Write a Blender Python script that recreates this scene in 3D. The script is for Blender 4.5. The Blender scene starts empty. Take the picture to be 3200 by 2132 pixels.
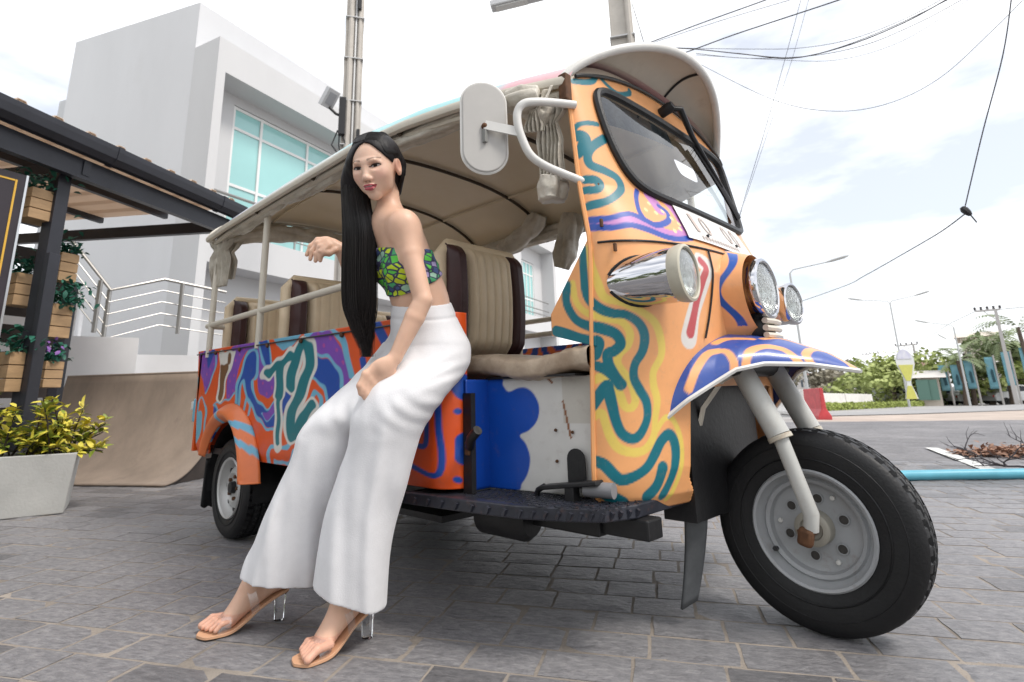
import bpy, bmesh, math, random
import numpy as np
from mathutils import Vector, Matrix
random.seed(7); RNG = np.random.default_rng(7)
SC = bpy.context.scene; COL = SC.collection
R_ = math.radians

# ---------------------------------------------------------------- camera
CAMPOS = Vector((0, 0, 0.65))
cam_d = bpy.data.cameras.new('camera'); cam = bpy.data.objects.new('camera', cam_d); COL.objects.link(cam)
cam_d.sensor_width = 36.0; cam_d.lens = 19.645; cam_d.shift_x = 0.0168; cam_d.shift_y = -0.0771
cam_d.clip_start = 0.05; cam_d.clip_end = 3000
def cam_axes(pitch=.235, roll=-.024, yaw=-.787):
    cp, sp = math.cos(pitch), math.sin(pitch)
    fwd = Vector((0, cp, sp)); right = Vector((1, 0, 0)); up = right.cross(fwd)
    cr, sr = math.cos(roll), math.sin(roll)
    r2 = cr*right + sr*up; u2 = -sr*right + cr*up
    rot = Matrix.Rotation(-yaw, 3, 'Z')
    return rot @ r2, rot @ u2, rot @ fwd
cr_, cu_, cf_ = cam_axes()
m = Matrix((cr_, cu_, -cf_)).transposed().to_4x4(); m.translation = CAMPOS; cam.matrix_world = m
SC.camera = cam
cam_d.dof.use_dof = True; cam_d.dof.focus_distance = 1.75; cam_d.dof.aperture_fstop = 5.0

# ---------------------------------------------------------------- light
SUN_DIR = Vector((0.80, 0.16, 1.12)).normalized()      # towards the sun
w = bpy.data.worlds.new('World'); SC.world = w; w.use_nodes = True
nt = w.node_tree; nt.nodes.clear()
def N(nt, t, **k):
    n = nt.nodes.new(t)
    for a, b in k.items(): setattr(n, a, b)
    return n
sky = N(nt, 'ShaderNodeTexSky', sky_type='NISHITA', sun_disc=False)
sky.sun_elevation = math.asin(SUN_DIR.z); sky.sun_rotation = math.atan2(SUN_DIR.x, SUN_DIR.y)
sky.air_density = 1.0; sky.dust_density = 2.5; sky.ozone_density = 1.0
tc = N(nt, 'ShaderNodeTexCoord'); mp = N(nt, 'ShaderNodeMapping'); mp.inputs['Scale'].default_value = (1.0, 1.0, 3.2)
mp.inputs['Rotation'].default_value = (0.25, 0.1, 0.6); mp.inputs['Location'].default_value = (7.7, .2, 1.1)
nz = N(nt, 'ShaderNodeTexNoise'); nz.inputs['Scale'].default_value = 1.8; nz.inputs['Detail'].default_value = 7; nz.inputs['Roughness'].default_value = .55
rp = N(nt, 'ShaderNodeValToRGB'); rp.color_ramp.elements[0].position = .37; rp.color_ramp.elements[1].position = .57
rp.color_ramp.elements[0].color = (.42, .42, .42, 1); rp.color_ramp.elements[1].color = (1, 1, 1, 1)
mx = N(nt, 'ShaderNodeMix', data_type='RGBA'); mx.inputs[7].default_value = (11.2, 11.3, 11.5, 1)
bg = N(nt, 'ShaderNodeBackground'); bg.inputs['Strength'].default_value = 0.088
ow = N(nt, 'ShaderNodeOutputWorld')
L = nt.links.new
L(tc.outputs['Generated'], mp.inputs[0]); L(mp.outputs[0], nz.inputs['Vector']); L(nz.outputs[0], rp.inputs[0])
L(rp.outputs[0], mx.inputs[0]); L(sky.outputs[0], mx.inputs[6]); L(mx.outputs[2], bg.inputs['Color']); L(bg.outputs[0], ow.inputs[0])
sl = bpy.data.lights.new('sun', 'SUN'); sl.energy = 1.5; sl.angle = R_(14); sl.color = (1, .955, .89)
so = bpy.data.objects.new('sun', sl); COL.objects.link(so); so.rotation_euler = (-SUN_DIR).to_track_quat('-Z', 'Y').to_euler(); so.location = (5, -5, 20)
vs = SC.view_settings; vs.view_transform = 'Standard'; vs.look = 'None'; vs.exposure = 0.74; vs.gamma = 1.0; vs.use_curve_mapping = False
SC.render.engine = 'CYCLES'
try:
    SC.cycles.max_bounces = 6; SC.cycles.diffuse_bounces = 3; SC.cycles.glossy_bounces = 3; SC.cycles.transparent_max_bounces = 12; SC.cycles.transmission_bounces = 8
except Exception: pass

# ---------------------------------------------------------------- materials
def mat(name, col=(.5, .5, .5), rough=.6, metal=0., var=0., vscale=8., col2=None, bump=0., bscale=60., spec=.5, coat=0., sss=0., trans=0., ior=1.45, attr=None, alpha=1., stretch=None, detail=5, dirt=0., dirtcol=(.12, .09, .06), sheen=0., emit=None):
    m = bpy.data.materials.new(name); m.use_nodes = True; t = m.node_tree; b = t.nodes['Principled BSDF']; l = t.links.new
    b.inputs['Roughness'].default_value = rough; b.inputs['Metallic'].default_value = metal
    b.inputs['Specular IOR Level'].default_value = spec; b.inputs['Coat Weight'].default_value = coat; b.inputs['Coat Roughness'].default_value = .12
    b.inputs['IOR'].default_value = ior
    if sss: b.inputs['Subsurface Weight'].default_value = sss; b.inputs['Subsurface Radius'].default_value = (.012, .005, .003); b.inputs['Subsurface Scale'].default_value = 1.0
    if trans: b.inputs['Transmission Weight'].default_value = trans
    if alpha < 1: b.inputs['Alpha'].default_value = alpha
    if sheen: b.inputs['Sheen Weight'].default_value = sheen
    if emit: b.inputs['Emission Color'].default_value = (*emit[:3], 1); b.inputs['Emission Strength'].default_value = emit[3]
    co = N(t, 'ShaderNodeTexCoord'); vec = co.outputs['Object']
    if stretch:
        mpn = N(t, 'ShaderNodeMapping'); mpn.inputs['Scale'].default_value = stretch; l(vec, mpn.inputs[0]); vec = mpn.outputs[0]
    base = None
    if attr:
        a = N(t, 'ShaderNodeAttribute', attribute_name=attr); base = a.outputs['Color']
    if var or col2:
        n = N(t, 'ShaderNodeTexNoise'); n.inputs['Scale'].default_value = vscale; n.inputs['Detail'].default_value = detail; n.inputs['Roughness'].default_value = .6; l(vec, n.inputs['Vector'])
        r = N(t, 'ShaderNodeValToRGB'); r.color_ramp.elements[0].position = .3; r.color_ramp.elements[1].position = .7; l(n.outputs[0], r.inputs[0])
        if base is None:
            c2 = col2 or tuple(min(1, c*(1+var)) for c in col); c1 = col if col2 else tuple(c*(1-var) for c in col)
            r.color_ramp.elements[0].color = (*c1, 1); r.color_ramp.elements[1].color = (*c2, 1); base = r.outputs[0]
        else:
            r.color_ramp.elements[0].color = (1-var,)*3+(1,); r.color_ramp.elements[1].color = (1, 1, 1, 1)
            mm = N(t, 'ShaderNodeMix', data_type='RGBA', blend_type='MULTIPLY'); mm.inputs[0].default_value = 1; l(base, mm.inputs[6]); l(r.outputs[0], mm.inputs[7]); base = mm.outputs[2]
    if dirt:
        n = N(t, 'ShaderNodeTexNoise'); n.inputs['Scale'].default_value = vscale*2.7; n.inputs['Detail'].default_value = 9; n.inputs['Roughness'].default_value = .72; l(vec, n.inputs['Vector'])
        r = N(t, 'ShaderNodeValToRGB'); r.color_ramp.elements[0].position = .56; r.color_ramp.elements[1].position = .78; r.color_ramp.elements[1].color = (dirt,)*3+(1,); r.color_ramp.elements[0].color = (0, 0, 0, 1); l(n.outputs[0], r.inputs[0])
        mm = N(t, 'ShaderNodeMix', data_type='RGBA'); mm.inputs[7].default_value = (*dirtcol, 1); l(r.outputs[0], mm.inputs[0])
        if base is None: mm.inputs[6].default_value = (*col, 1)
        else: l(base, mm.inputs[6])
        base = mm.outputs[2]
    if base is None: b.inputs['Base Color'].default_value = (*col, 1)
    else: l(base, b.inputs['Base Color'])
    if bump:
        n = N(t, 'ShaderNodeTexNoise'); n.inputs['Scale'].default_value = bscale; n.inputs['Detail'].default_value = 6; l(vec, n.inputs['Vector'])
        bp = N(t, 'ShaderNodeBump'); bp.inputs['Strength'].default_value = bump; bp.inputs['Distance'].default_value = .01; l(n.outputs[0], bp.inputs['Height']); l(bp.outputs[0], b.inputs['Normal'])
    return m

# ---------------------------------------------------------------- mesh helpers
class MB:
    def __init__(s): s.v = []; s.f = []
    def add(s, v, f):
        o = len(s.v); s.v.extend([tuple(map(float, p)) for p in v]); s.f.extend([tuple(i+o for i in q) for q in f]); return s
    def box(s, c, size, rot=None, taper=1.0):
        hx, hy, hz = size[0]/2, size[1]/2, size[2]/2
        v = [Vector((x*hx*(taper if z > 0 else 1), y*hy*(taper if z > 0 else 1), z*hz)) for z in (-1, 1) for x, y in ((-1, -1), (1, -1), (1, 1), (-1, 1))]
        if rot is not None: v = [rot @ p for p in v]
        return s.add([p+Vector(c) for p in v], [(3, 2, 1, 0), (4, 5, 6, 7), (0, 1, 5, 4), (1, 2, 6, 5), (2, 3, 7, 6), (3, 0, 4, 7)])
    def bar(s, a, b, w, h, up=(0, 0, 1)):          # rectangular bar from a to b
        a = Vector(a); b = Vector(b); d = (b-a).normalized(); u = Vector(up); sd = d.cross(u).normalized(); u = sd.cross(d).normalized()
        v = []
        for p in (a, b):
            for i, j in ((-1, -1), (1, -1), (1, 1), (-1, 1)): v.append(p+sd*(i*w/2)+u*(j*h/2))
        return s.add(v, [(3, 2, 1, 0), (4, 5, 6, 7), (0, 1, 5, 4), (1, 2, 6, 5), (2, 3, 7, 6), (3, 0, 4, 7)])
    def tube(s, path, r, n=10, caps=True, closed=False, flat=None):
        P = [Vector(p) for p in path]; k = len(P); rr = r if hasattr(r, '__len__') else [r]*k
        v = []; f = []; prev = None
        for i, p in enumerate(P):
            if closed: t = (P[(i+1) % k]-P[i-1])
            else: t = P[min(i+1, k-1)]-P[max(i-1, 0)]
            t.normalize()
            if prev is None:
                a = Vector((0, 0, 1)) if abs(t.z) < .9 else Vector((1, 0, 0)); u = t.cross(a).normalized()
            else:
                u = prev-t*prev.dot(t)
                if u.length < 1e-6: u = t.orthogonal()
                u.normalize()
            prev = u; w_ = t.cross(u)
            for j in range(n):
                an = 2*math.pi*j/n; x = math.cos(an)*rr[i]; y = math.sin(an)*rr[i]*(flat or 1)
                v.append(p+u*x+w_*y)
        for i in range(k if closed else k-1):
            for j in range(n):
                a = i*n+j; b2 = i*n+(j+1) % n; c = ((i+1) % k)*n+(j+1) % n; d = ((i+1) % k)*n+j; f.append((a, b2, c, d))
        if caps and not closed:
            f.append(tuple(range(n-1, -1, -1))); f.append(tuple((k-1)*n+j for j in range(n)))
        return s.add(v, f)
    def lathe(s, prof, o, axis, n=32, a0=0, a1=2*math.pi, up=None):   # prof: (distance along axis, radius)
        ax = Vector(axis).normalized(); u = (Vector(up) if up else (Vector((0, 0, 1)) if abs(ax.z) < .9 else Vector((1, 0, 0)))); u = (u-ax*u.dot(ax)).normalized(); w_ = ax.cross(u)
        full = abs(a1-a0-2*math.pi) < 1e-6; m_ = n if full else n+1; v = []; f = []
        for d, r in prof:
            for j in range(m_):
                an = a0+(a1-a0)*j/n; v.append(Vector(o)+ax*d+u*(math.cos(an)*r)+w_*(math.sin(an)*r))
        for i in range(len(prof)-1):
            for j in range(n):
                j2 = (j+1) % m_; f.append((i*m_+j, i*m_+j2, (i+1)*m_+j2, (i+1)*m_+j))
        return s.add(v, f)
    def prism(s, pts, o, ex, ey, ez, depth):         # polygon pts in (ex, ey), extruded along ez
        o = Vector(o); ex = Vector(ex); ey = Vector(ey); ez = Vector(ez); n = len(pts)
        v = [o+ex*p[0]+ey*p[1] for p in pts]+[o+ex*p[0]+ey*p[1]+ez*depth for p in pts]
        return s.add(v, [tuple(range(n-1, -1, -1)), tuple(range(n, 2*n))]+[(i, (i+1) % n, n+(i+1) % n, n+i) for i in range(n)])
    def grid(s, fn, nu, nv, close_u=False):          # fn(u, v) in 0..1
        v = [fn(i/nu, j/nv) for j in range(nv+1) for i in range(nu+(0 if close_u else 1))]
        c = nu if close_u else nu+1
        f = [(j*c+i, j*c+(i+1) % c, (j+1)*c+(i+1) % c, (j+1)*c+i) for j in range(nv) for i in range(nu)]
        return s.add(v, f)
    def ball(s, c, r, n=12, m_=8):
        rx, ry, rz = r if hasattr(r, '__len__') else (r, r, r)
        return s.grid(lambda u, v: (c[0]+rx*math.sin(math.pi*v)*math.cos(2*math.pi*u), c[1]+ry*math.sin(math.pi*v)*math.sin(2*math.pi*u), c[2]-rz*math.cos(math.pi*v)), n, m_, True)

WORLD = {}                                           # object -> world origin
def empty(name, loc, label, cat, group=None):
    o = bpy.data.objects.new(name, None); COL.objects.link(o); o.location = loc; o.empty_display_size = .1
    o['label'] = label; o['category'] = cat
    if group: o['group'] = group
    WORLD[o.name] = Vector(loc); return o
def obj(name, mb, mt, parent=None, smooth=True, bevel=0, solid=0, origin=None, auto=40, label=None, kind=None, subsurf=0):
    if isinstance(mb, MB): V, F = mb.v, mb.f
    else: V, F = mb
    wo = Vector(origin) if origin is not None else (WORLD[parent.name] if parent else Vector((0, 0, 0)))
    me = bpy.data.meshes.new(name); A = np.asarray(V, float)-np.array(wo); 
    me.from_pydata(A.tolist(), [], [tuple(map(int, q)) for q in F]); me.update()
    o = bpy.data.objects.new(name, me); COL.objects.link(o); me.materials.append(mt)
    if parent is not None: o.parent = parent; o.location = wo-WORLD[parent.name]
    else: o.location = wo
    WORLD[o.name] = wo
    if smooth:
        me.polygons.foreach_set('use_smooth', [True]*len(me.polygons))
        if auto: me.set_sharp_from_angle(angle=R_(auto))
    if solid:
        md = o.modifiers.new('s', 'SOLIDIFY'); md.thickness = solid; md.offset = 0
    if bevel:
        md = o.modifiers.new('b', 'BEVEL'); md.width = bevel; md.segments = 2; md.limit_method = 'ANGLE'; md.angle_limit = R_(40)
    if subsurf:
        md = o.modifiers.new('ss', 'SUBSURF'); md.levels = subsurf; md.render_levels = subsurf
    if label: o['label'] = label
    if kind: o['kind'] = kind
    return o
def tag(o, label, cat, group=None):
    o['label'] = label; o['category'] = cat
    if group: o['group'] = group
    return o
def copy_tree(o, parent=None):
    c = o.copy(); COL.objects.link(c); c.parent = parent
    if parent is not None: c.matrix_parent_inverse = o.matrix_parent_inverse.copy()
    WORLD[c.name] = WORLD[o.name].copy()
    for ch in list(o.children): copy_tree(ch, c)
    return c
def crom(P, n=8, closed=False):                      # Catmull-Rom through points of any dimension
    P = np.asarray(P, float); k = len(P); out = []
    if k < 3: 
        return np.array([P[0]+(P[-1]-P[0])*t for t in np.linspace(0, 1, n+1)])
    for i in range(k if closed else k-1):
        if closed: a, b, c, d = P[i-1], P[i], P[(i+1) % k], P[(i+2) % k]
        else: a = P[max(i-1, 0)]; b = P[i]; c = P[i+1]; d = P[min(i+2, k-1)]
        for t in np.arange(n)/n:
            out.append(.5*((2*b)+(c-a)*t+(2*a-5*b+4*c-d)*t*t+(3*b-a-3*c+d)*t**3))
    if not closed: out.append(P[-1])
    return np.array(out)
def seg_dist(P, A):                                  # distance of points P (N,k) to polyline A (M,k)
    best = np.full(len(P), 1e9)
    for i in range(len(A)-1):
        a = A[i]; d = A[i+1]-a; L2 = max(float(d@d), 1e-12)
        t = np.clip(((P-a)@d)/L2, 0, 1); q = P-a-t[:, None]*d; best = np.minimum(best, np.einsum('ij,ij->i', q, q))
    return np.sqrt(best)
def in_poly(P, A):
    x, y = P[:, 0], P[:, 1]; c = np.zeros(len(P), bool); n = len(A)
    for i in range(n):
        x0, y0 = A[i]; x1, y1 = A[i-1]
        if y0 == y1: continue
        k = ((y0 > y) != (y1 > y)) & (x < (x1-x0)*(y-y0)/(y1-y0)+x0); c ^= k
    return c
def poly_mask(P, A):
    k = in_poly(P, A).astype(float); lo = A.min(0)-.01; hi = A.max(0)+.01; i = np.where(((P >= lo) & (P <= hi)).all(1))[0]
    if len(i): d = seg_dist(P[i], np.vstack([A, A[:1]])); k[i] = np.clip(.5+np.where(k[i] > 0, d, -d)/.0035, 0, 1)
    return k[:, None]
def set_colors(o, rgb, name='paint'):
    at = o.data.color_attributes.new(name, 'FLOAT_COLOR', 'POINT')
    a = np.ones((len(o.data.vertices), 4), np.float32); a[:, :3] = rgb; at.data.foreach_set('color', a.ravel())
def vcoords(o):
    a = np.empty(len(o.data.vertices)*3); o.data.vertices.foreach_get('co', a); return a.reshape(-1, 3)
# ================================================================ the setting
FPX, PX0, PY0 = 1284.0, 1137.0, 602.5
def ray(px, py): return cr_*((px-PX0)/FPX)-cu_*((py-PY0)/FPX)+cf_
def at(px, py, d):                                   # point seen in that direction at horizontal distance d
    r = ray(px, py); return CAMPOS+r*(d/math.hypot(r.x, r.y))
def gz(x, y): return -.02-.019*min(max(0., y-8), 58)  # the lot falls gently away behind the vehicle
def gpt(px, py):
    r = ray(px, py); z = 0.
    for _ in range(30):
        p = CAMPOS+r*((z-CAMPOS.z)/r.z); z = gz(p.x, p.y)+.02
    return p

# --- ground sheet
M_asph = mat('asphalt', (.33, .32, .31), .9, var=.18, vscale=.35, bump=.5, bscale=35, detail=9, dirt=.55, dirtcol=(.36, .30, .27))
gx = np.concatenate([np.linspace(-400, -40, 10), np.linspace(-32, 40, 30), np.linspace(60, 400, 8)])
gy = np.concatenate([np.linspace(-200, -6, 8), np.linspace(0, 70, 36), np.linspace(90, 900, 10)])
gv = [(x, y, gz(x, y)) for y in gy for x in gx]; nx = len(gx)
gf = [(j*nx+i, j*nx+i+1, (j+1)*nx+i+1, (j+1)*nx+i) for j in range(len(gy)-1) for i in range(nx-1)]
o = obj('ground', (gv, gf), M_asph); o['kind'] = 'structure'

# --- paved yard: bed sheet, single pavers near the camera
PV = Vector((-.4936, .8697, 0)); PU = Vector((-.8697, -.4936, 0))
def paver_mat(name, sheet):
    m = bpy.data.materials.new(name); m.use_nodes = True; t = m.node_tree; b = t.nodes['Principled BSDF']; l = t.links.new
    geo = N(t, 'ShaderNodeNewGeometry'); mp = N(t, 'ShaderNodeMapping'); mp.inputs['Rotation'].default_value = (0, 0, -math.atan2(PU.y, PU.x)); l(geo.outputs['Position'], mp.inputs[0])
    def noise(s, d=6, r=.6, v=mp.outputs[0]):
        n = N(t, 'ShaderNodeTexNoise'); n.inputs['Scale'].default_value = s; n.inputs['Detail'].default_value = d; n.inputs['Roughness'].default_value = r; l(v, n.inputs['Vector']); return n.outputs[0]
    st = N(t, 'ShaderNodeMapping'); st.inputs['Scale'].default_value = (1.0, 2.1, 1); l(mp.outputs[0], st.inputs[0])
    r1 = N(t, 'ShaderNodeValToRGB'); e = r1.color_ramp.elements; e[0].position = .30; e[1].position = .72
    e[0].color = (.085, .086, .093, 1); e[1].color = (.265, .262, .268, 1); k = e.new(.5); k.color = (.160, .160, .170, 1)
    l(noise(26, 9, .78, st.outputs[0]), r1.inputs[0])
    big = N(t, 'ShaderNodeValToRGB'); big.color_ramp.elements[0].position = .3; big.color_ramp.elements[1].position = .7
    big.color_ramp.elements[0].color = (.88, .86, .85, 1); big.color_ramp.elements[1].color = (1.35, 1.30, 1.26, 1); l(noise(.7, 4), big.inputs[0])
    mu = N(t, 'ShaderNodeMix', data_type='RGBA', blend_type='MULTIPLY'); mu.inputs[0].default_value = 1; l(r1.outputs[0], mu.inputs[6]); l(big.outputs[0], mu.inputs[7])
    c = mu.outputs[2]
    if not sheet:
        oi = N(t, 'ShaderNodeNewGeometry'); hs = N(t, 'ShaderNodeHueSaturation'); ri = N(t, 'ShaderNodeMapRange'); ri.inputs['To Min'].default_value = .72; ri.inputs['To Max'].default_value = 1.24
        l(oi.outputs['Random Per Island'], ri.inputs['Value']); l(ri.outputs[0], hs.inputs['Value']); l(c, hs.inputs['Color']); c = hs.outputs[0]
        b.inputs['Roughness'].default_value = .45
    else:
        br = N(t, 'ShaderNodeTexBrick'); br.inputs['Scale'].default_value = 1; br.inputs['Brick Width'].default_value = .215; br.inputs['Row Height'].default_value = .148; br.inputs['Mortar Size'].default_value = .004; br.inputs['Mortar Smooth'].default_value = .3
        br.inputs['Color1'].default_value = (.85, .85, .85, 1); br.inputs['Color2'].default_value = (1.15, 1.15, 1.15, 1); br.inputs['Mortar'].default_value = (.72, .66, .60, 1); l(mp.outputs[0], br.inputs['Vector'])
        m2 = N(t, 'ShaderNodeMix', data_type='RGBA', blend_type='MULTIPLY'); m2.inputs[0].default_value = 1; l(c, m2.inputs[6]); l(br.outputs[0], m2.inputs[7]); c = m2.outputs[2]
        b.inputs['Roughness'].default_value = .7
    l(c, b.inputs['Base Color'])
    bp = N(t, 'ShaderNodeBump'); bp.inputs['Strength'].default_value = 1.0; bp.inputs['Distance'].default_value = .012; l(noise(22, 8, .70, st.outputs[0]), bp.inputs['Height']); l(bp.outputs[0], b.inputs['Normal'])
    return m
M_pav = paver_mat('slate_paver', False); M_bed = paver_mat('slate_sheet', True)
M_joint = mat('joint_sand', (.27, .235, .20), .95, var=.35, vscale=2.2, bump=.4, bscale=150, dirt=.85, dirtcol=(.07, .065, .06))
def pvw(u, v, z=0): return PU*u+PV*v+Vector((0, 0, z))
o = obj('pavement', MB().add([pvw(-9, -4, -.009), pvw(13, -4, -.009), pvw(13, 13, -.009), pvw(-9, 13, -.009)], [(3, 2, 1, 0)]), M_bed); o['kind'] = 'structure'; pavement = o
o = obj('joint_bed', MB().add([pvw(-3.2, .4, -.0042), pvw(5.6, .4, -.0042), pvw(5.6, 6.0, -.0042), pvw(-3.2, 6.0, -.0042)], [(3, 2, 1, 0)]), M_joint, pavement)
NV = 12; PL = [.165+.0075*i for i in range(NV)]; pmesh = []
for i in range(NV):
    a, bw = PL[i]/2-.0048, .148/2-.0048; V = []; n1, n2 = 5, 4
    for j in range(n2+1):
        for k in range(n1+1):
            e = (k in (0, n1)) or (j in (0, n2)); x = -a+2*a*k/n1; y = -bw+2*bw*j/n2
            if e: x += random.uniform(-.0016, .0016); y += random.uniform(-.0016, .0016)
            V.append((x, y, -.0028 if e else random.uniform(-.0018, .0022)))
    c = n1+1; F = [(j*c+k, j*c+k+1, (j+1)*c+k+1, (j+1)*c+k) for j in range(n2) for k in range(n1)]
    ring = [k for k in range(c)]+[j*c+n1 for j in range(1, n2+1)]+[n2*c+k for k in range(n1-1, -1, -1)]+[j*c for j in range(n2-1, 0, -1)]
    o0 = len(V); V += [(V[q][0]*1.004, V[q][1]*1.004, -.02) for q in ring]
    F += [(ring[q], o0+q, o0+(q+1) % len(ring), ring[(q+1) % len(ring)]) for q in range(len(ring))]
    F = [f[::-1] for f in F]
    pmesh.append((V, F))
cands = []
vrow = 1.493-.148*7
while vrow < 5.95:
    u = -3.2+random.uniform(0, .2); vc = vrow+.074
    while u < 5.5:
        i = random.randrange(NV); uc = u+PL[i]/2; u += PL[i]
        p = pvw(uc, vc); d = p-CAMPOS; q = d.dot(cf_)
        inside = False
        if q > .2:
            ix = PX0+FPX*d.dot(cr_)/q; iy = PY0-FPX*d.dot(cu_)/q; inside = 0 < ix < 2353 and iy < 1560
        cands.append((q**3 if inside else 1e6+abs(q), i, p, random.uniform(-.012, .012)))
    vrow += .148
cands.sort(key=lambda c: c[0]); pm = []
for V, F in pmesh:
    me = bpy.data.meshes.new('paver'); me.from_pydata(V, [], F); me.update(); me.materials.append(M_pav); me.polygons.foreach_set('use_smooth', [True]*len(me.polygons)); me.set_sharp_from_angle(angle=R_(50)); pm.append(me)
base_rot = math.atan2(PU.y, PU.x); sv, sf = [], []
for k, (q, i, p, a) in enumerate(cands):
    zz = random.uniform(-.0015, .0008)
    if k < 300:
        o = bpy.data.objects.new('paver', pm[i]); COL.objects.link(o); o.parent = pavement; o.location = (p.x, p.y, zz); o.rotation_euler = (random.uniform(-.006, .006), random.uniform(-.006, .006), base_rot+a)
    else:
        V, F = pmesh[i]; ca, sa = math.cos(base_rot+a), math.sin(base_rot+a); b0 = len(sv)
        sv += [(p.x+x*ca-y*sa, p.y+x*sa+y*ca, z+zz) for x, y, z in V]; sf += [tuple(t+b0 for t in f) for f in F]
o = obj('pavers', (sv, sf), M_pav, pavement, auto=50); o['kind'] = 'stuff'

# --- painted line, kerb bands on the lot
M_line = mat('road_paint', (.62, .62, .60), .8, var=.3, vscale=5, dirt=.8, dirtcol=(.25, .24, .23))
a, b = gpt(2140, 1030), gpt(2285, 1085)
dr = (b-a).normalized(); sd = Vector((-dr.y, dr.x, 0))*.055
o = obj('parking_line', MB().add([a-sd+Vector((0, 0, .006)), b-sd+Vector((0, 0, .006)), b+sd+Vector((0, 0, .006)), a+sd+Vector((0, 0, .006))], [(0, 1, 2, 3)]), M_line); o['kind'] = 'structure'
M_sand = mat('sand_verge', (.42, .35, .30), .95, var=.22, vscale=1.2, bump=.4, bscale=20)
def strip(pts_px, name, mt, dz, mb=None):
    P = [gpt(*p) for p in pts_px]; P = [Vector((p.x, p.y, gz(p.x, p.y)+dz)) for p in P]
    o = obj(name, MB().add(P, [tuple(range(len(P)))]), mt); o['kind'] = 'structure'; return o
strip([(1800, 985), (1905, 958), (2110, 953), (2353, 944), (2400, 947), (2400, 968), (2100, 985), (1900, 992)], 'verge', M_sand, .03)
M_road = mat('road', (.30, .295, .295), .9, var=.1, vscale=1, bump=.3, bscale=30)
strip([(1885, 951), (2100, 943), (2353, 929), (2420, 926), (2420, 941), (2353, 943), (2100, 952), (1890, 957)], 'road', M_road, .035)

# --- grass verge with clipped hedge on the far side of the road
M_leafL = mat('hedge_leaf', (.26, .31, .07), .7, var=.4, vscale=9, bump=.3)
hp = [gpt(x, y) for x, y in ((1880, 945), (1960, 941), (2040, 937), (2100, 934), (2180, 930), (2270, 925), (2353, 919), (2440, 913))]
hv, hf = [], []
for i in range(len(hp)-1):
    a, b = hp[i], hp[i+1]; n = 60
    for k in range(900):
        t = random.random(); c = a.lerp(b, t); d = random.uniform(0, 1.0); h = random.uniform(0, .38)*(1-.3*abs(d-.5))
        away = Vector((c.x, c.y, 0)).normalized(); p = c+away*d+Vector((0, 0, h+.0)); s = random.uniform(.05, .12)
        u = Vector((random.uniform(-1, 1), random.uniform(-1, 1), random.uniform(-.4, 1))).normalized(); v = u.orthogonal().normalized(); o0 = len(hv)
        hv += [p-u*s, p+v*s*.6, p+u*s, p-v*s*.6]; hf.append((o0, o0+1, o0+2, o0+3))
o = obj('hedge', (hv, hf), M_leafL, smooth=False); tag(o, 'low clipped green hedge strip along the far side of the road', 'hedge'); o['kind'] = 'stuff'

# ================================================================ white building
M_white = mat('white_render', (.61, .615, .63), .85, var=.05, vscale=.5, bump=.25, bscale=90, dirt=.16, dirtcol=(.42, .41, .40), stretch=(1, 1, .35))
M_white2 = mat('white_render_front', (.58, .58, .585), .85, var=.04, vscale=.5, bump=.2, bscale=90, dirt=.12, dirtcol=(.46, .45, .43), stretch=(1, 1, .35))
M_glass = mat('tinted_glass', (.33, .61, .60), .06, spec=.8, var=.06, vscale=.6)
M_alu = mat('white_aluminium', (.78, .78, .77), .45)
M_steel = mat('stainless_steel', (.36, .35, .335), .4, metal=.9)
BP = Vector((-9.607, 2.775, 0)); BD = Vector((-.3005, .9538, 0)); BL = Vector((-.9538, -.3005, 0)); BSD = Vector((-.90, -.436, 0)); UP = Vector((0, 0, 1))
bld = empty('white_building', (-10.5, 4.5, 0), 'large white modern building with turquoise windows behind the tuk-tuk', 'building')
def bq(t, s, z): return BP+BD*t+BL*s+UP*z            # along the front, back from the front, up
def bbox(mb, t0, t1, s0, s1, z0, z1):
    P = [bq(t, s, z) for z in (z0, z1) for t, s in ((t0, s0), (t1, s0), (t1, s1), (t0, s1))]
    mb.add(P, [(3, 2, 1, 0), (4, 5, 6, 7), (0, 1, 5, 4), (1, 2, 6, 5), (2, 3, 7, 6), (3, 0, 4, 7)]); return mb
# main volume with its slanted side wall
Pm = bq(0.002, .7, 0); Pl = Pm+BSD*3.35; Pr = bq(16.0, .7, 0); Pb = Pr+BL*6; Plb = Pl+BD*9
w = MB(); Z = 8.008
w.add([Pm, Pr, Pb, Plb, Pl]+[p+UP*Z for p in (Pm, Pr, Pb, Plb, Pl)], [(9, 8, 7, 6, 5)]+[((i+1) % 5, i, 5+i, 5+(i+1) % 5) for i in range(5)]); 
obj('wall', w, M_white, bld, smooth=False)
# lower volume stepping down behind the side wall
Pl2 = Pl+BD*.3; w = MB(); z = 6.95; a = Pl2; b = Pl2+BSD*.75; c = b+BD*6; d = a+BD*6
w.add([a, b, c, d]+[p+UP*z for p in (a, b, c, d)], [(4, 5, 6, 7), (0, 1, 5, 4), (1, 2, 6, 5), (2, 3, 7, 6), (3, 0, 4, 7)]); obj('lower_wall', w, M_white, bld, smooth=False)
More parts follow.
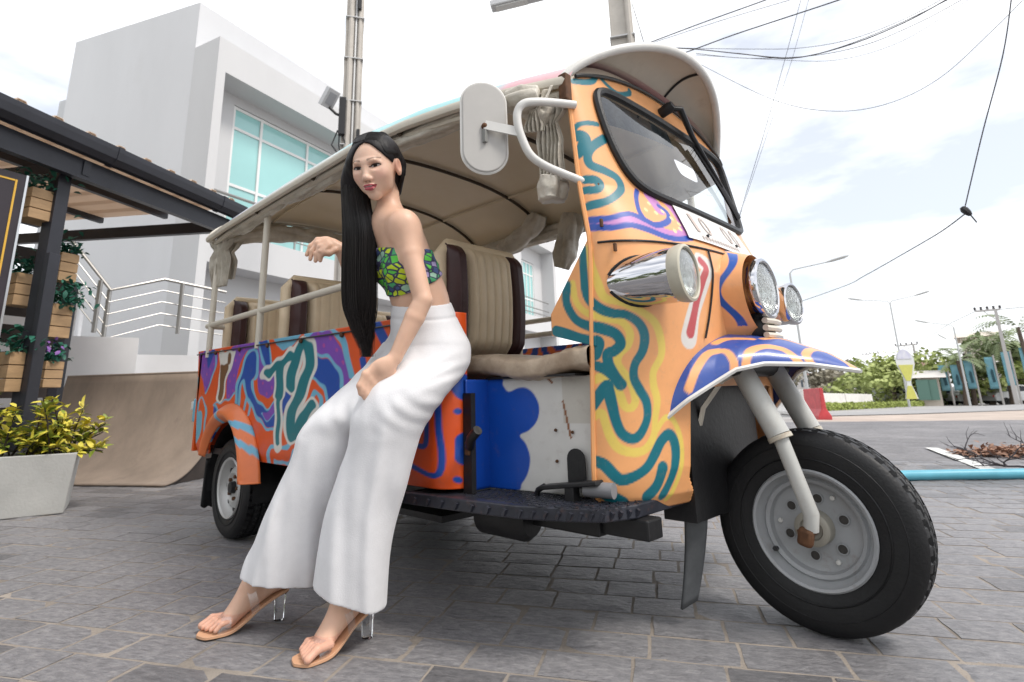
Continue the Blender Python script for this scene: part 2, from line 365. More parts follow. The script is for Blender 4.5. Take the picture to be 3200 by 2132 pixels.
# projecting frame round the recessed windows
fr = MB(); bbox(fr, 0, .17, 0, .7, 0, 7.03); bbox(fr, .17, 15.9, 0, .7, 6.40, 7.03); bbox(fr, 15.6, 15.9, 0, .7, 0, 6.40); bbox(fr, .17, 15.6, 0.02, .7, 2.92, 3.52); bbox(fr, 6.4, 12.6, .05, .7, 0, 6.40)
obj('front_frame', fr, M_white2, bld, smooth=False)
rw = MB(); bbox(rw, .17, .80, .55, .699, 3.52, 6.40); bbox(rw, .80, 6.4, .55, .699, 6.22, 6.40); bbox(rw, .17, 6.4, .60, .699, 0, 2.92); obj('recessed_wall', rw, M_white2, bld, smooth=False); rw = MB(); bbox(rw, 12.6, 13.5, .55, .699, 3.52, 6.4); bbox(rw, 14.8, 15.6, .55, .699, 3.52, 6.4); bbox(rw, 13.5, 14.8, .55, .699, 5.82, 6.4); obj('recessed_wall', rw, M_white2, bld, smooth=False)
def window(t0, t1, z0, z1, mull, trans, s=.60):
    wf = MB(); f = .055
    for t in [t0+f/2]+mull+[t1-f/2]: bbox(wf, t-f/2, t+f/2, s-.03, s+.04, z0, z1)
    for zt in [z0+f/2]+trans+[z1-f/2]: bbox(wf, t0, t1, s-.022, s+.035, zt-f/2, zt+f/2)
    win = obj('window', wf, M_alu, bld, smooth=False); 
    ts = [t0]+mull+[t1]; zs = [z0]+trans+[z1]
    for i in range(len(ts)-1):
        for j in range(len(zs)-1):
            g = MB(); bbox(g, ts[i]+f*.4, ts[i+1]-f*.4, s+.0, s+.012, zs[j]+f*.4, zs[j+1]-f*.4); obj('pane', g, M_glass, win, smooth=False)
window(.80, 6.4, 3.53, 6.21, [1.47, 2.69, 3.91, 5.13], [4.62, 5.77])
window(13.5, 14.8, 3.53, 5.8, [13.82, 14.15, 14.48], [4.3, 5.3])
# balcony rail in front of the windows
rl = MB(); rl.tube([bq(.18, .25, 4.27), bq(6.3, .25, 4.27)], .03, 8); obj('balcony_rail', rl, M_steel, bld)
for zz in (3.75, 4.0):
    rl = MB(); rl.tube([bq(.18, .25, zz), bq(6.3, .25, zz)], .014, 6); obj('balcony_rail', rl, M_steel, bld)
for t in (2.2, 4.3):
    rl = MB(); rl.tube([bq(t, .25, 3.5), bq(t, .25, 4.27)], .022, 8); obj('rail_post', rl, M_steel, bld)
rl = MB()
for zz in (3.9, 4.25, 3.72): rl.tube([bq(12.7, .25, zz), bq(15.5, .25, zz)], .022, 6)
obj('balcony_rail', rl, M_steel, bld)

# terrace, steps and steel handrail in front of the side wall
M_step = mat('white_painted_concrete', (.66, .66, .67), .85, var=.06, vscale=2)
ter = empty('terrace_steps', (-8, 1.6, 0), 'raised white concrete terrace steps beside the white building', 'steps')
TD = (at(430, 660, 8)-at(255, 667, 8)); TD.z = 0; TD.normalize(); TN = Vector((-TD.y, TD.x, 0))
if TN.dot(Vector((-8, 1.6, 0))) < 0: TN = -TN
def tb(mb, o, a0, a1, b0, b1, z0, z1):
    P = [o+TD*a+TN*b_+UP*z for z in (z0, z1) for a, b_ in ((a0, b0), (a1, b0), (a1, b1), (a0, b1))]
    mb.add(P, [(3, 2, 1, 0), (4, 5, 6, 7), (0, 1, 5, 4), (1, 2, 6, 5), (2, 3, 7, 6), (3, 0, 4, 7)]); return mb
T0 = at(250, 780, 8); T0.z = 0
obj('terrace_block', tb(MB(), T0, -1.3, .30, -.10, .9, 0, 1.42), M_step, ter, smooth=False)
obj('terrace_block', tb(MB(), T0, -1.3, -.34, -.02, .85, 1.42, 1.78), M_step, ter, smooth=False)
obj('terrace_block', tb(MB(), T0, .30, 1.02, .12, .9, 0, 1.24), M_step, ter, smooth=False)
obj('terrace_block', tb(MB(), T0, 1.02, 2.6, .5, .9, 0, 1.30), M_step, ter, smooth=False)
hr = empty('stair_handrail', (-8, 1.4, 1.2), 'stainless steel stair handrail with thin horizontal bars on the white terrace', 'handrail')
e0, e1, e2, e3 = at(140, 520, 8.2), at(255, 667, 8), at(378, 642, 8.1), at(520, 672, 8.3)
obj('top_rail', MB().tube([e0, e1, e2, e3], .021, 8), M_steel, hr)
for k in range(1, 5):
    dz = Vector((0, 0, -.145*k)); obj('bar', MB().tube([e0+dz, e1+dz, e2+dz, e3+dz], .008, 6), M_steel, hr)
for px, py, h in ((232, 645, .62), (252, 667, .62), (420, 652, .64)):
    t = at(px, py, 8.02); obj('post', MB().tube([t+Vector((0, 0, -h)), t], .026, 8), M_steel, hr)
# ================================================================ left side: ramp, planters, pergola
M_ply = mat('ramp_plywood', (.245, .195, .155), .75, var=.22, vscale=3, stretch=(1, 1, .35), bump=.15, bscale=40, dirt=.45, dirtcol=(.13, .10, .085))
M_dark = mat('dark_steel', (.018, .019, .026), .38, spec=.5, var=.2, vscale=5)
M_darkw = mat('dark_stained_wood', (.035, .026, .022), .7, var=.3, vscale=6)
rB = Vector((-5.28, 1.45, 0)); rW = Vector((.832, .555, 0)); rN = Vector((-.555, .832, 0))
ramp = empty('skate_ramp', (-6, 1.3, 0), 'brown plywood skateboard quarter pipe ramp on the yard', 'ramp')
def rprof(t): a = t*1.28; return 1.0*math.sin(a)*.80, .012+.93*(1-math.cos(a))/(1-math.cos(1.28))   # depth, height
sf_ = MB(); sf_.grid(lambda u, v: rB-rW*(1.95*u)+rN*rprof(v)[0]+UP*rprof(v)[1], 8, 20)
obj('riding_surface', sf_, M_ply, ramp, solid=.016)
pts = [rprof(k/16) for k in range(17)]+[(1.05, .9), (1.05, 0.003)]
for s_ in (0.02, 1.90):
    obj('side_panel', MB().prism([(a, max(.003, b-.014)) for a, b in pts], rB-rW*s_, rN, UP, -rW, .03), M_darkw, ramp, smooth=False)
obj('deck', MB().prism([(rprof(1)[0]+.01, .84), (1.25, .84), (1.25, .9), (rprof(1)[0]+.01, .9)], rB, rN, UP, -rW, 1.95), M_ply, ramp, smooth=False)
obj('coping', MB().tube([rB+rN*rprof(1)[0]+UP*.945, rB-rW*1.95+rN*rprof(1)[0]+UP*.945], .012, 8), M_ply, ramp)

M_conc = mat('grey_concrete', (.42, .42, .40), .8, var=.12, vscale=3, bump=.2, bscale=60, dirt=.25, dirtcol=(.26, .22, .17))
M_soil = mat('soil', (.03, .022, .016), .95, bump=.5)
M_croton = mat('croton_leaf', (.44, .42, .03), .45, col2=(.76, .63, .12), vscale=14, spec=.4)
M_croton2 = mat('green_leaf', (.12, .19, .02), .45, col2=(.30, .33, .05), vscale=14)
def leaf_mesh(pts, size, asp=.4, droop=.25, rnd=random):
    V, F = [], []
    for p, d in pts:
        s = size*rnd.uniform(.65, 1.25); d = Vector(d).normalized(); sd = d.cross(Vector((rnd.uniform(-.5, .5), rnd.uniform(-.5, .5), 1))).normalized(); nm = sd.cross(d).normalized()
        b = len(V); w = s*asp
        V += [p, p+d*s*.35+sd*w*.5+nm*w*.18, p+d*s*.75+sd*w*.38-nm*s*droop*.25+nm*w*.1, p+d*s-nm*s*droop*.6, p+d*s*.75-sd*w*.38-nm*s*droop*.25+nm*w*.1, p+d*s*.35-sd*w*.5+nm*w*.18, p+d*s*.38, p+d*s*.76-nm*s*droop*.25]
        F += [(b, b+1, b+6), (b+1, b+2, b+7, b+6), (b+2, b+3, b+7), (b+3, b+4, b+7), (b+4, b+5, b+6, b+7), (b+5, b, b+6)]
    return V, F
pa, pb = Vector((-4.578, .707, 0)), Vector((-4.644, .413, 0)); pd = (pb-pa).normalized(); pn = Vector((pd.y, -pd.x, 0))
if pn.x > 0: pn = -pn
pl = empty('concrete_planter', (-4.8, .3, 0), 'grey tapered concrete planter box with yellow-green shrub at the left edge', 'planter')
def pc(a, b, z, e): return pa+pd*(a-e if a < .5 else a+e)+pn*(b-e if b < .2 else b+e)+UP*z
def taperbox(z0, z1, e0, e1, ins=0):
    lo = [pc(a, b, z0, e0-ins) for a, b in ((0, 0), (.95, 0), (.95, .36), (0, .36))]; hi = [pc(a, b, z1, e1-ins) for a, b in ((0, 0), (.95, 0), (.95, .36), (0, .36))]
    return lo, hi
lo, hi = taperbox(0, .36, 0, .03); hi2 = [p for p in taperbox(0, .36, 0, .03, .025)[1]]; lo2 = [p-UP*.05 for p in hi2]
obj('box', MB().add(lo+hi+hi2+lo2, [(0, 1, 5, 4), (1, 2, 6, 5), (2, 3, 7, 6), (3, 0, 4, 7)]+[(4+i, 4+(i+1) % 4, 8+(i+1) % 4, 8+i) for i in range(4)]+[(8+i, 8+(i+1) % 4, 12+(i+1) % 4, 12+i) for i in range(4)]+[(3, 2, 1, 0)]), M_conc, pl, smooth=False, bevel=.006)
obj('soil', MB().add([p for p in lo2], [(0, 1, 2, 3)]), M_soil, pl, smooth=False)
sh = empty('croton_shrub', tuple(pc(.3, .18, .31, 0)), 'bushy yellow-green variegated shrub growing in the concrete planter', 'shrub')
stems = MB(); L1, L2 = [], []
for k in range(46):
    b0 = pc(random.uniform(.02, .9), random.uniform(.06, .3), .31, 0); out = Vector((random.uniform(-.5, .5), random.uniform(-.5, .5), 0))
    if k < 22: b0 = pc(random.uniform(.02, .45), random.uniform(.03, .3), .31, 0)
    h = random.uniform(.16, .40); tip = b0+out*.36+UP*h
    if random.random() < .3: tip = b0+(pd*-1*random.uniform(.05, .22)+pn*random.uniform(-.2, .05))+UP*random.uniform(.02, .22)
    stems.tube([b0, b0.lerp(tip, .5)+UP*.03, tip], [.006, .005, .003], 5)
    for q in range(24):
        t = random.uniform(.3, 1.03); p = b0.lerp(tip, t)+UP*.02; d = Vector((random.uniform(-1, 1), random.uniform(-1, 1), random.uniform(-.35, .8)))
        (L1 if (q % 3 and t > .45) else L2).append((p, d))
obj('stem', stems, M_soil, sh); obj('leaves', leaf_mesh(L1, .075, .42), M_croton, sh, kind='stuff'); obj('inner_leaves', leaf_mesh(L2, .075, .42), M_croton2, sh, kind='stuff')

# black advertising banner at the left edge
M_ban = mat('black_banner', (.022, .016, .022), .5, var=.5, vscale=2.5)
M_gold = mat('gold_print', (.62, .36, .04), .45)
M_teal = mat('teal_print', (.05, .35, .33), .5, col2=(.35, .12, .2), vscale=2)
M_alum = mat('banner_aluminium', (.55, .56, .57), .35, metal=1)
bt = at(60, 404, 5.0); bb = Vector((bt.x, bt.y, 0)); ban = empty('standing_banner', tuple(bb), 'tall black roll-up banner with gold border line at the left edge', 'banner')
bdv = Vector((.30, -.95, 0)).normalized(); bnv = Vector((.95, .30, 0)); H = bt.z
obj('fabric', MB().box(bb+bdv*.4+UP*(H/2+.02), (.8, .012, H-.04), Matrix((bdv, bnv, UP)).transposed()), M_ban, ban, smooth=False)
obj('edge_rail', MB().box(bb+bdv*-.008+UP*(H/2), (.014, .02, H), Matrix((bdv, bnv, UP)).transposed()), M_alum, ban, smooth=False)
g = MB(); g.box(bb+bdv*.052+bnv*.008+UP*(H/2), (.012, .004, H-.10), Matrix((bdv, bnv, UP)).transposed()); g.box(bb+bdv*.41+bnv*.008+UP*(H-.056), (.70, .004, .012), Matrix((bdv, bnv, UP)).transposed()); obj('gold_border', g, M_gold, ban, smooth=False)
obj('printed_foot', MB().box(bb+bdv*.4+bnv*.0075+UP*.45, (.78, .004, .5), Matrix((bdv, bnv, UP)).transposed()), M_teal, ban, smooth=False)

# pergola
M_sheet = mat('brown_roof_sheet', (.58, .47, .38), .55, vscale=2, col2=(.68, .57, .47))
_t = M_sheet.node_tree; _b = _t.nodes['Principled BSDF']; _tl = N(_t, 'ShaderNodeBsdfTranslucent'); _tl.inputs[0].default_value = (.84, .70, .57, 1); _mx = N(_t, 'ShaderNodeMixShader'); _mx.inputs[0].default_value = .38
_t.links.new(_b.outputs[0], _mx.inputs[1]); _t.links.new(_tl.outputs[0], _mx.inputs[2]); _t.links.new(_mx.outputs[0], _t.nodes['Material Output'].inputs[0])
G = Vector((.512, -.859, 0)); E = Vector((-.859, -.512, 0)); C0 = Vector((-5.91, 2.048, 2.60))
per = empty('pergola', (-5.26, .487, 0), 'black steel pergola with brown corrugated roof and gutter', 'pergola')
def gut(u, v):                                       # half-round gutter profile with lips
    P = [(.0, .07), (.012, .07), (.0, .055), (.02, -.035), (.07, -.06), (.12, -.035), (.14, .07)]
    return P
gp = [(-.015, .075), (-.03, .07), (-.028, .03), (-.016, -.03), (.03, -.065), (.09, -.065), (.12, -.02), (.125, .075), (.11, .075), (.105, -.015), (.08, -.05), (.035, -.05), (0, -.022), (-.012, .06)]
obj('gutter', MB().prism(gp, C0+E*-.06+G*-.05, -E*-1, UP, G, 3.9), M_dark, per, smooth=False, bevel=.004)
for t in (.25, 1.45, 2.65): obj('gutter_joint', MB().prism([(a*1.06+(-.003 if a < 0 else .004), b*1.06) for a, b in gp[:8]], C0+E*-.06+G*t, E, UP, G, .05), M_dark, per, smooth=False)
obj('front_beam', MB().bar(C0+E*.10+G*-.05+UP*-.15, C0+E*.10+G*3.85+UP*-.15, .06, .16), M_dark, per, smooth=False)
obj('end_beam', MB().bar(C0+E*.06+UP*-.14, C0+E*4.2+UP*.05, .06, .12), M_dark, per, smooth=False)
obj('rafter', MB().bar(C0+E*.06+G*1.62+UP*-.14, C0+E*4.2+G*1.62+UP*.05, .06, .12), M_dark, per, smooth=False)
for d in (.95, 1.85, 2.8): obj('purlin', MB().bar(C0+E*d+G*-.03+UP*(.03+.045*d), C0+E*d+G*3.8+UP*(.03+.045*d), .05, .06), M_dark, per, smooth=False)
def rib(x):
    k = (x % .26)/.26; return .032*max(0, min(1, (k-.58)/.08, (.94-k)/.08))
xs = sorted(set([q*.26+a for q in range(15) for a in (0, .15, .172, .224, .244)])); 
shv = [C0+G*(x-.05)+E*(-.05+4.3*j)+UP*(.075+.045*4.3*j+rib(x)) for j in (0, 1) for x in xs]; n = len(xs)
obj('roof_sheet', MB().add(shv, [(i, i+1, n+i+1, n+i) for i in range(n-1)]), M_sheet, per, smooth=False, solid=.006)
pbp = Vector((-5.26, .487, 0)); rotp = Matrix((G, -E, UP)).transposed()
obj('post', MB().box(pbp+UP*1.22, (.10, .10, 2.44), rotp), M_dark, per, smooth=False, bevel=.004)
obj('post', MB().box(pbp+G*.02-E*.075+UP*.88, (.085, .05, 1.76), rotp), M_dark, per, smooth=False, bevel=.004)
q = at(150, 730, 6.0); obj('post', MB().box(Vector((q.x, q.y, .85)), (.09, .09, 1.7), rotp), M_dark, per, smooth=False, bevel=.004)

# plant rack with wooden boxes
M_box = mat('pine_box', (.40, .26, .14), .7, var=.15, vscale=9, stretch=(1, 1, 4), bump=.1)
M_fern = mat('dark_fern', (.012, .075, .05), .5, col2=(.03, .16, .11), vscale=15)
M_fl = mat('violet_flower', (.22, .10, .35), .6)
rk = empty('plant_rack', tuple(Vector((-5.6, .45, 0))), 'dark wooden slatted rack behind the pergola post', 'rack')
ra, rb = at(20, 700, 5.75), at(150, 700, 5.95); ra.z = rb.z = 0; rd = (rb-ra).normalized(); ra = ra-rd*.6
for k in range(9):
    zz = .16+.21*k; obj('slat', MB().bar(ra+UP*zz, rb+rd*.02+UP*zz, .02, .14), M_darkw, rk, smooth=False)
for t in (0.0, 1.0): obj('upright', MB().box(ra.lerp(rb, t)+UP*1.0, (.06, .06, 2.0)), M_dark, rk, smooth=False)
boxes = [(81, 511, 5.3, .21, .24, 'small pine box of dark green ivy highest on the rack'), (142, 649, 5.75, .14, .24, 'small pine plant box right of the post, upper one'), (40, 705, 5.5, .14, .25, 'small pine plant box beside the black banner, middle height'),
         (122, 778, 5.65, .15, .27, 'small pine box with drooping leaves right of the post, middle one'), (25, 902, 5.3, .17, .28, 'small pine plant box beside the banner, lowest one'), (107, 892, 5.5, .13, .2, 'small pine box with violet flowers right of the post, lowest')]
for i, (px, py, d, wd, hh, lab) in enumerate(boxes):
    c = at(px, py, d); t = empty('plant_box', tuple(c), lab, 'plant box', 'pine plant boxes on the rack')
    rr = Matrix((rd, Vector((rd.y, -rd.x, 0)), UP)).transposed(); nsl = 3
    for k in range(nsl):
        h1 = hh/nsl; obj('board', MB().box(c+UP*(h1*(k+.5)), (wd, wd*.9, h1-.006), rr), M_box, t, smooth=False, bevel=.003)
    lf = []
    for k in range(110):
        p = c+UP*hh+Vector((random.gauss(0, wd*.38), random.gauss(0, wd*.38), abs(random.gauss(0, .07)))); lf.append((p, (random.uniform(-1, 1), random.uniform(-1, 1), random.uniform(-.6, .8))))
    if i == 3: lf += [(c+UP*hh+Vector((random.gauss(.08, .06), random.gauss(.08, .06), random.uniform(-.02, .2))), (random.uniform(-1, 1), random.uniform(-1, 1), random.uniform(-1, .4))) for k in range(90)]
    obj('foliage', leaf_mesh(lf, .06, .5), M_fern, t, kind='stuff')
    if i == 5: obj('flower', leaf_mesh([(c+UP*(hh+.09)+Vector((random.gauss(0, .04), random.gauss(0, .04), random.gauss(0, .03))), (random.uniform(-1, 1), random.uniform(-1, 1), 1)) for k in range(26)], .04, .7), M_fl, t, kind='stuff')
c = at(20, 430, 5.4); o = obj('hanging_ivy', leaf_mesh([(c+Vector((random.gauss(0, .1), random.gauss(0, .16), random.gauss(0, .06))), (random.uniform(-1, 1), random.uniform(-1, 1), random.uniform(-.6, .8))) for k in range(150)], .06, .5), M_fern, origin=c); tag(o, 'dark green ivy hanging under the pergola roof above the banner', 'plant')

# ================================================================ utility poles and wires
M_pole = mat('pole_concrete', (.50, .465, .42), .85, var=.12, vscale=3, bump=.2, dirt=.3, dirtcol=(.25, .22, .2))
M_black = mat('black_rubber', (.012, .012, .014), .5)
M_gal = mat('galvanised', (.52, .52, .52), .5, metal=.6)
M_wire = mat('cable', (.05, .045, .05), .6)
def utility_pole(px, py, d, wb, wt, H, label):
    c = at(px, py, d); c.z = 0; t = empty('utility_pole', tuple(c), label, 'pole', 'concrete utility poles behind the vehicle')
    v = Vector((c.x, c.y, 0)).normalized(); s = Vector((-v.y, v.x, 0)); rr = Matrix((s, v, UP)).transposed()
    obj('shaft', MB().box(c+UP*H/2, (wb, wb, H), rr, taper=wt/wb), M_pole, t, smooth=False, bevel=.012)
    return t, c, s, v
t, c, s, v = utility_pole(812, 150, 8.4, .33, .26, 9.0, 'concrete utility pole with floodlight beside the white building')
for k, (off, r) in enumerate(((-.055, .045), (.085, .03), (.02, .018))):
    obj('conduit', MB().tube([c-v*.19+s*-off+UP*1, c-v*.15+s*-off+UP*8.8], r, 8), M_pole if k < 2 else M_gal, t)
for k in range(9): obj('strap', MB().box(c+UP*(2.2+.75*k), (.325-.005*k, .42, .012), Matrix((s, v, UP)).transposed()), M_gal, t, smooth=False)
q = at(786, 268, 8.2); obj('cable_box', MB().box(q, (.10, .1, .62), Matrix((s, v, UP)).transposed()), M_black, t, smooth=False)
for k in range(3): 
    q0 = at(784-4*k, 300, 8.2); obj('hanging_cable', MB().tube([q0, q0+UP*-.25+s*.08*(k-1), q0+UP*-.5-s*.05*k, q0+UP*-.9], .012, 6), M_black, t)
for q_, w_ in ((at(828, 5, 8.2), .03), (at(822, 320, 8.2), .02)): obj('clamp', MB().box(q_, (.05, .08, .3), Matrix((s, v, UP)).transposed()), M_black, t, smooth=False)
fl = at(757, 226, 8.1); tfl = empty('floodlight', tuple(fl), 'grey square floodlight clamped to the utility pole', 'floodlight')
fn = (CAMPOS-fl).normalized(); fx = fn.cross(UP).normalized(); fu = fx.cross(fn); rr = (Matrix((fx, fu, fn)).transposed()) @ Matrix.Rotation(R_(24), 3, 'Z') @ Matrix.Rotation(R_(-35), 3, 'Y')
obj('housing', MB().box(fl, (.22, .30, .09), rr), mat('light_grey_paint', (.50, .51, .52), .5), tfl, smooth=False, bevel=.008)
obj('lens', MB().box(fl+rr @ Vector((0, 0, .049)), (.13, .19, .008), rr), mat('dull_glass', (.32, .33, .35), .2), tfl, smooth=False)
obj('bracket', MB().tube([fl+rr @ Vector((0, -.1, -.05)), at(772, 262, 8.15), at(783, 266, 8.2)], .022, 6), M_black, tfl)
t, c, s, v = utility_pole(1428, 60, 6.4, .30, .26, 8.0, 'concrete utility pole rising behind the front of the roof')
obj('cover_plate', MB().box(c-v*.155+UP*2.6+s*.03, (.13, .02, 3.2), Matrix((s, v, UP)).transposed()), M_gal, t, smooth=False)
obj('conduit', MB().tube([c-v*.17-s*.09+UP*1, c-v*.15-s*.09+UP*7.8], .035, 8), M_pole, t)
for k in range(6): obj('strap', MB().box(c+UP*(1.9+.6*k), (.30, .37, .014), Matrix((s, v, UP)).transposed()), M_gal, t, smooth=False)
# luminaire on an arm, cut by the top edge of the view
la, lb = at(1128, 16, 6.6), at(1250, -14, 6.5); tl = empty('street_light', tuple(la), 'grey street light head at the top edge left of the pole', 'street light')
obj('head', MB().bar(la, lb, .16, .10), M_gal, tl, smooth=False, bevel=.02); obj('arm', MB().tube([lb, at(1380, -60, 6.4)], .035, 8), M_gal, tl); obj('lens', MB().bar(la.lerp(lb, .1)+UP*-.055, la.lerp(lb, .7)+UP*-.055, .11, .02), mat('lamp_glass', (.6, .6, .58), .2), tl, smooth=False)
def z7(x, y): return (1900+x/1.742)/1.36, y/1.742/1.36
def wire(pts, d, r, label, n=6, zoom=True):
    P = []
    dd = d if hasattr(d, '__len__') else [d]*len(pts)
    for p, q in zip(pts, dd): a = z7(*p) if zoom else p; P.append(at(a[0], a[1], q))
    P = crom([tuple(p) for p in P], n); o = obj('overhead_wire', MB().tube([tuple(p) for p in P], r, 5), M_wire, origin=P[0]); tag(o, label, 'wire', 'overhead wires'); return o
wire([(100, 285), (170, 255), (500, 130), (860, 0), (1150, -110)], [6.4, 6.3, 6, 5.8, 5.5], .006, 'upper black wire running from the front pole to the top edge')
wire([(110, 280), (300, 215), (640, 105), (1010, -5)], [6.4, 6.3, 6.1, 5.8], .003, 'thin wire just below the upper black wire')
wire([(100, 350), (360, 305), (700, 185), (1260, 0), (1500, -90)], [6.4, 6.3, 6.1, 5.8, 5.5], .0065, 'second thick black wire from the roof to the top edge')
wire([(300, 262), (470, 268), (750, 297), (1000, 318), (1300, 250), (1600, 130), (1840, 0), (2000, -100)], 6.6, .006, 'thickest sagging cable of the bundle right of the roof')
wire([(300, 258), (500, 264), (800, 268), (1050, 262), (1320, 215), (1600, 110), (1830, -10)], 6.7, .003, 'highest thin sagging wire of the bundle right of the roof')
wire([(700, 290), (1000, 315), (1250, 262), (1560, 140), (1850, 0)], 6.8, .004, 'thin wire twisted along the sagging cable bundle')
wire([(480, 292), (760, 318), (1100, 305), (1400, 245), (1700, 120), (1925, 0)], 6.7, .0035, 'sagging wire just below the cable bundle')
wire([(480, 300), (900, 325), (1250, 327), (1600, 225), (1960, 0)], 6.8, .0025, 'lowest thin sagging wire of the bundle right of the roof')
wire([(500, 350), (890, 540), (1200, 605), (1500, 572), (1800, 430), (2100, 160), (2250, 10), (2330, -70)], 7, .0032, 'single thin wire in a deep sag across the sky')
wire([(2198, -20), (2150, 300), (2040, 720), (1942, 1135)], [6, 6.1, 6.3, 6.5], .005, 'drop wire hanging down to the black connector at right')
wire([(1950, 1160), (1830, 1250), (1690, 1335), (1400, 1500), (1260, 1568), (900, 1690), (560, 1790)], [6.5, 7, 8, 10, 12, 16, 22], .006, 'thin wire sagging left from the black connector')
wire([(1050, 0), (970, 300), (840, 760), (690, 1260), (640, 1450)], 9, .004, 'left of two thin wires falling steeply behind the windscreen')
wire([(1092, 0), (1000, 330), (870, 720), (700, 1230)], 9.1, .003, 'right of two thin wires falling steeply behind the windscreen')
wire([(130, 20), (165, 130), (200, 250)], 6.3, .005, 'short wire beside the front utility pole')
ca, cb = at(*z7(1925, 1130), 6.5), at(*z7(1975, 1172), 6.5)
cn = empty('wire_connector', tuple(ca), 'small black cable connector hanging in the sky at right', 'connector')
obj('body', MB().tube([ca, ca.lerp(cb, .3), ca.lerp(cb, .7), cb], [.018, .032, .028, .016], 8), M_black, cn); obj('tail', MB().tube([cb, at(*z7(2008, 1212), 6.5)], .006, 5), M_black, cn)

# ================================================================ right side, near: pipe, leaf litter, dead branch
M_pipe = mat('blue_pvc', (.10, .36, .46), .4, var=.1)
P = [gpt(2010, 1112), gpt(2080, 1105), gpt(2200, 1103), gpt(2353, 1101), gpt(2500, 1098)]
o = obj('blue_pipe', MB().tube([p+UP*.035 for p in P], .035, 12), M_pipe, origin=P[0]); tag(o, 'long blue plastic pipe lying on the paving at right', 'pipe')
M_dry = mat('dry_leaf', (.22, .12, .08), .9, col2=(.40, .24, .17), vscale=20)
lf = []
for k in range(900):
    t = random.random(); c = gpt(2215+190*t, 1046-1*t); c = c+Vector((random.gauss(0, .16*(.3+t)), random.gauss(0, .14*(.3+t)), random.uniform(0, .02+.06*t))); lf.append((c, (random.uniform(-1, 1), random.uniform(-1, 1), random.uniform(-.2, .5))))
o = obj('leaf_litter', leaf_mesh(lf, .06, .45), M_dry); tag(o, 'heap of brown dry leaves swept together on the ground at right', 'leaf litter'); o['kind'] = 'stuff'
br = MB(); b0 = gpt(2350, 1080)
def twig(p, d, L, r, depth):
    pts = [p]; 
    for k in range(5):
        d = (d+Vector((random.uniform(-.35, .35), random.uniform(-.35, .35), random.uniform(-.3, .25)))).normalized(); q = pts[-1]+d*L/5
        if q.z < .01: q.z = .01
        pts.append(q)
    br.tube(pts, [r*(1-.14*k) for k in range(6)], 5)
    if depth:
        for k in (2, 3, 4): twig(pts[k], (d+Vector((random.uniform(-1, 1), random.uniform(-1, 1), random.uniform(-.2, .9)))).normalized(), L*.6, r*.6, depth-1)
for k in range(4): twig(b0+Vector((random.uniform(-.1, .2), random.uniform(-.1, .2), .02)), Vector((random.uniform(-1, .3), random.uniform(-1, .4), random.uniform(.1, .7))).normalized(), .34, .009, 2)
o = obj('dead_branch', br, M_wire, origin=b0); tag(o, 'tangle of bare dark twigs on the ground at the right edge', 'branch')

# barriers
M_bw = mat('barrier_white', (.70, .68, .65), .7, var=.1, vscale=4, dirt=.4, dirtcol=(.35, .3, .27)); M_br = mat('barrier_red', (.52, .06, .07), .6, var=.2, vscale=5, dirt=.5, dirtcol=(.6, .35, .3))
def barrier(p0, p1, h, mt, lab):
    a, b = gpt(*p0), gpt(*p1); a = Vector((a.x, a.y, gz(a.x, a.y)+.02)); b = Vector((b.x, b.y, gz(b.x, b.y)+.02)); d = (b-a); Lb = d.length; d.normalize(); n = Vector((-d.y, d.x, 0)); n = n if n.dot(a) > 0 else -n
    k = h/.8; prof = [(-.02, 0), (.30, 0), (.30, .1), (.2, .28), (.18, .8*k), (.10, .8*k), (.08, .28), (-.02, .1)]
    t = empty('road_barrier', tuple(a), lab, 'barrier', 'road barriers behind the front wheel'); obj('body', MB().prism(prof, a, n, UP, d, Lb), mt, t, smooth=False, bevel=.015)
    for f in (.2, .8): obj('foot', MB().box(a+d*Lb*f+n*.14+UP*.03, (.1, .1, .05)), mt, t, smooth=False)
    return t
barrier((1790, 950), (1843, 958), .85, M_bw, 'white concrete road barrier left of the red one')
barrier((1846, 962), (1884, 966), .82, M_br, 'red road barrier beyond the front wheel')
barrier((1880, 943), (1950, 939), .9, M_bw, 'white road barrier just right of the red one')
barrier((1952, 939), (2012, 936), .9, M_bw, 'white road barrier farthest right in the row')
# ================================================================ right side, far
M_lampg = mat('lamp_pole_grey', (.45, .46, .46), .5); M_fpole = mat('far_concrete', (.46, .44, .42), .9)
def ground_under(p): return Vector((p.x, p.y, gz(p.x, p.y)+.02))
def street_lamp(top, arms, d, lab, h_extra=0):
    t0 = at(*top, d); b = ground_under(t0); t = empty('street_lamp', tuple(b), lab, 'street lamp', 'street lamps along the road')
    obj('pole', MB().tube([b, t0], [.075, .045], 8), M_lampg, t)
    for a in arms:
        e = at(*a, d); obj('arm', MB().tube([t0, t0.lerp(e, .1)+UP*.12, e], .03, 6), M_lampg, t); dr = (e-t0).normalized(); obj('lamp_head', MB().tube([e, e+dr*.25, e+dr*.75, e+dr*.95], [.06, .14, .15, .05], 8, flat=.5), M_lampg, t)
street_lamp((1815, 628), [(1898, 603)], 30, 'single-arm street lamp just right of the headlights')
street_lamp((2045, 697), [(1983, 690), (2100, 680)], 48, 'double-arm street lamp above the green tree')
street_lamp((2191, 752), [(2135, 742)], 56, 'single-arm street lamp in front of the palms')
street_lamp((2212, 800), [(2176, 780)], 75, 'smaller far street lamp behind the banners')
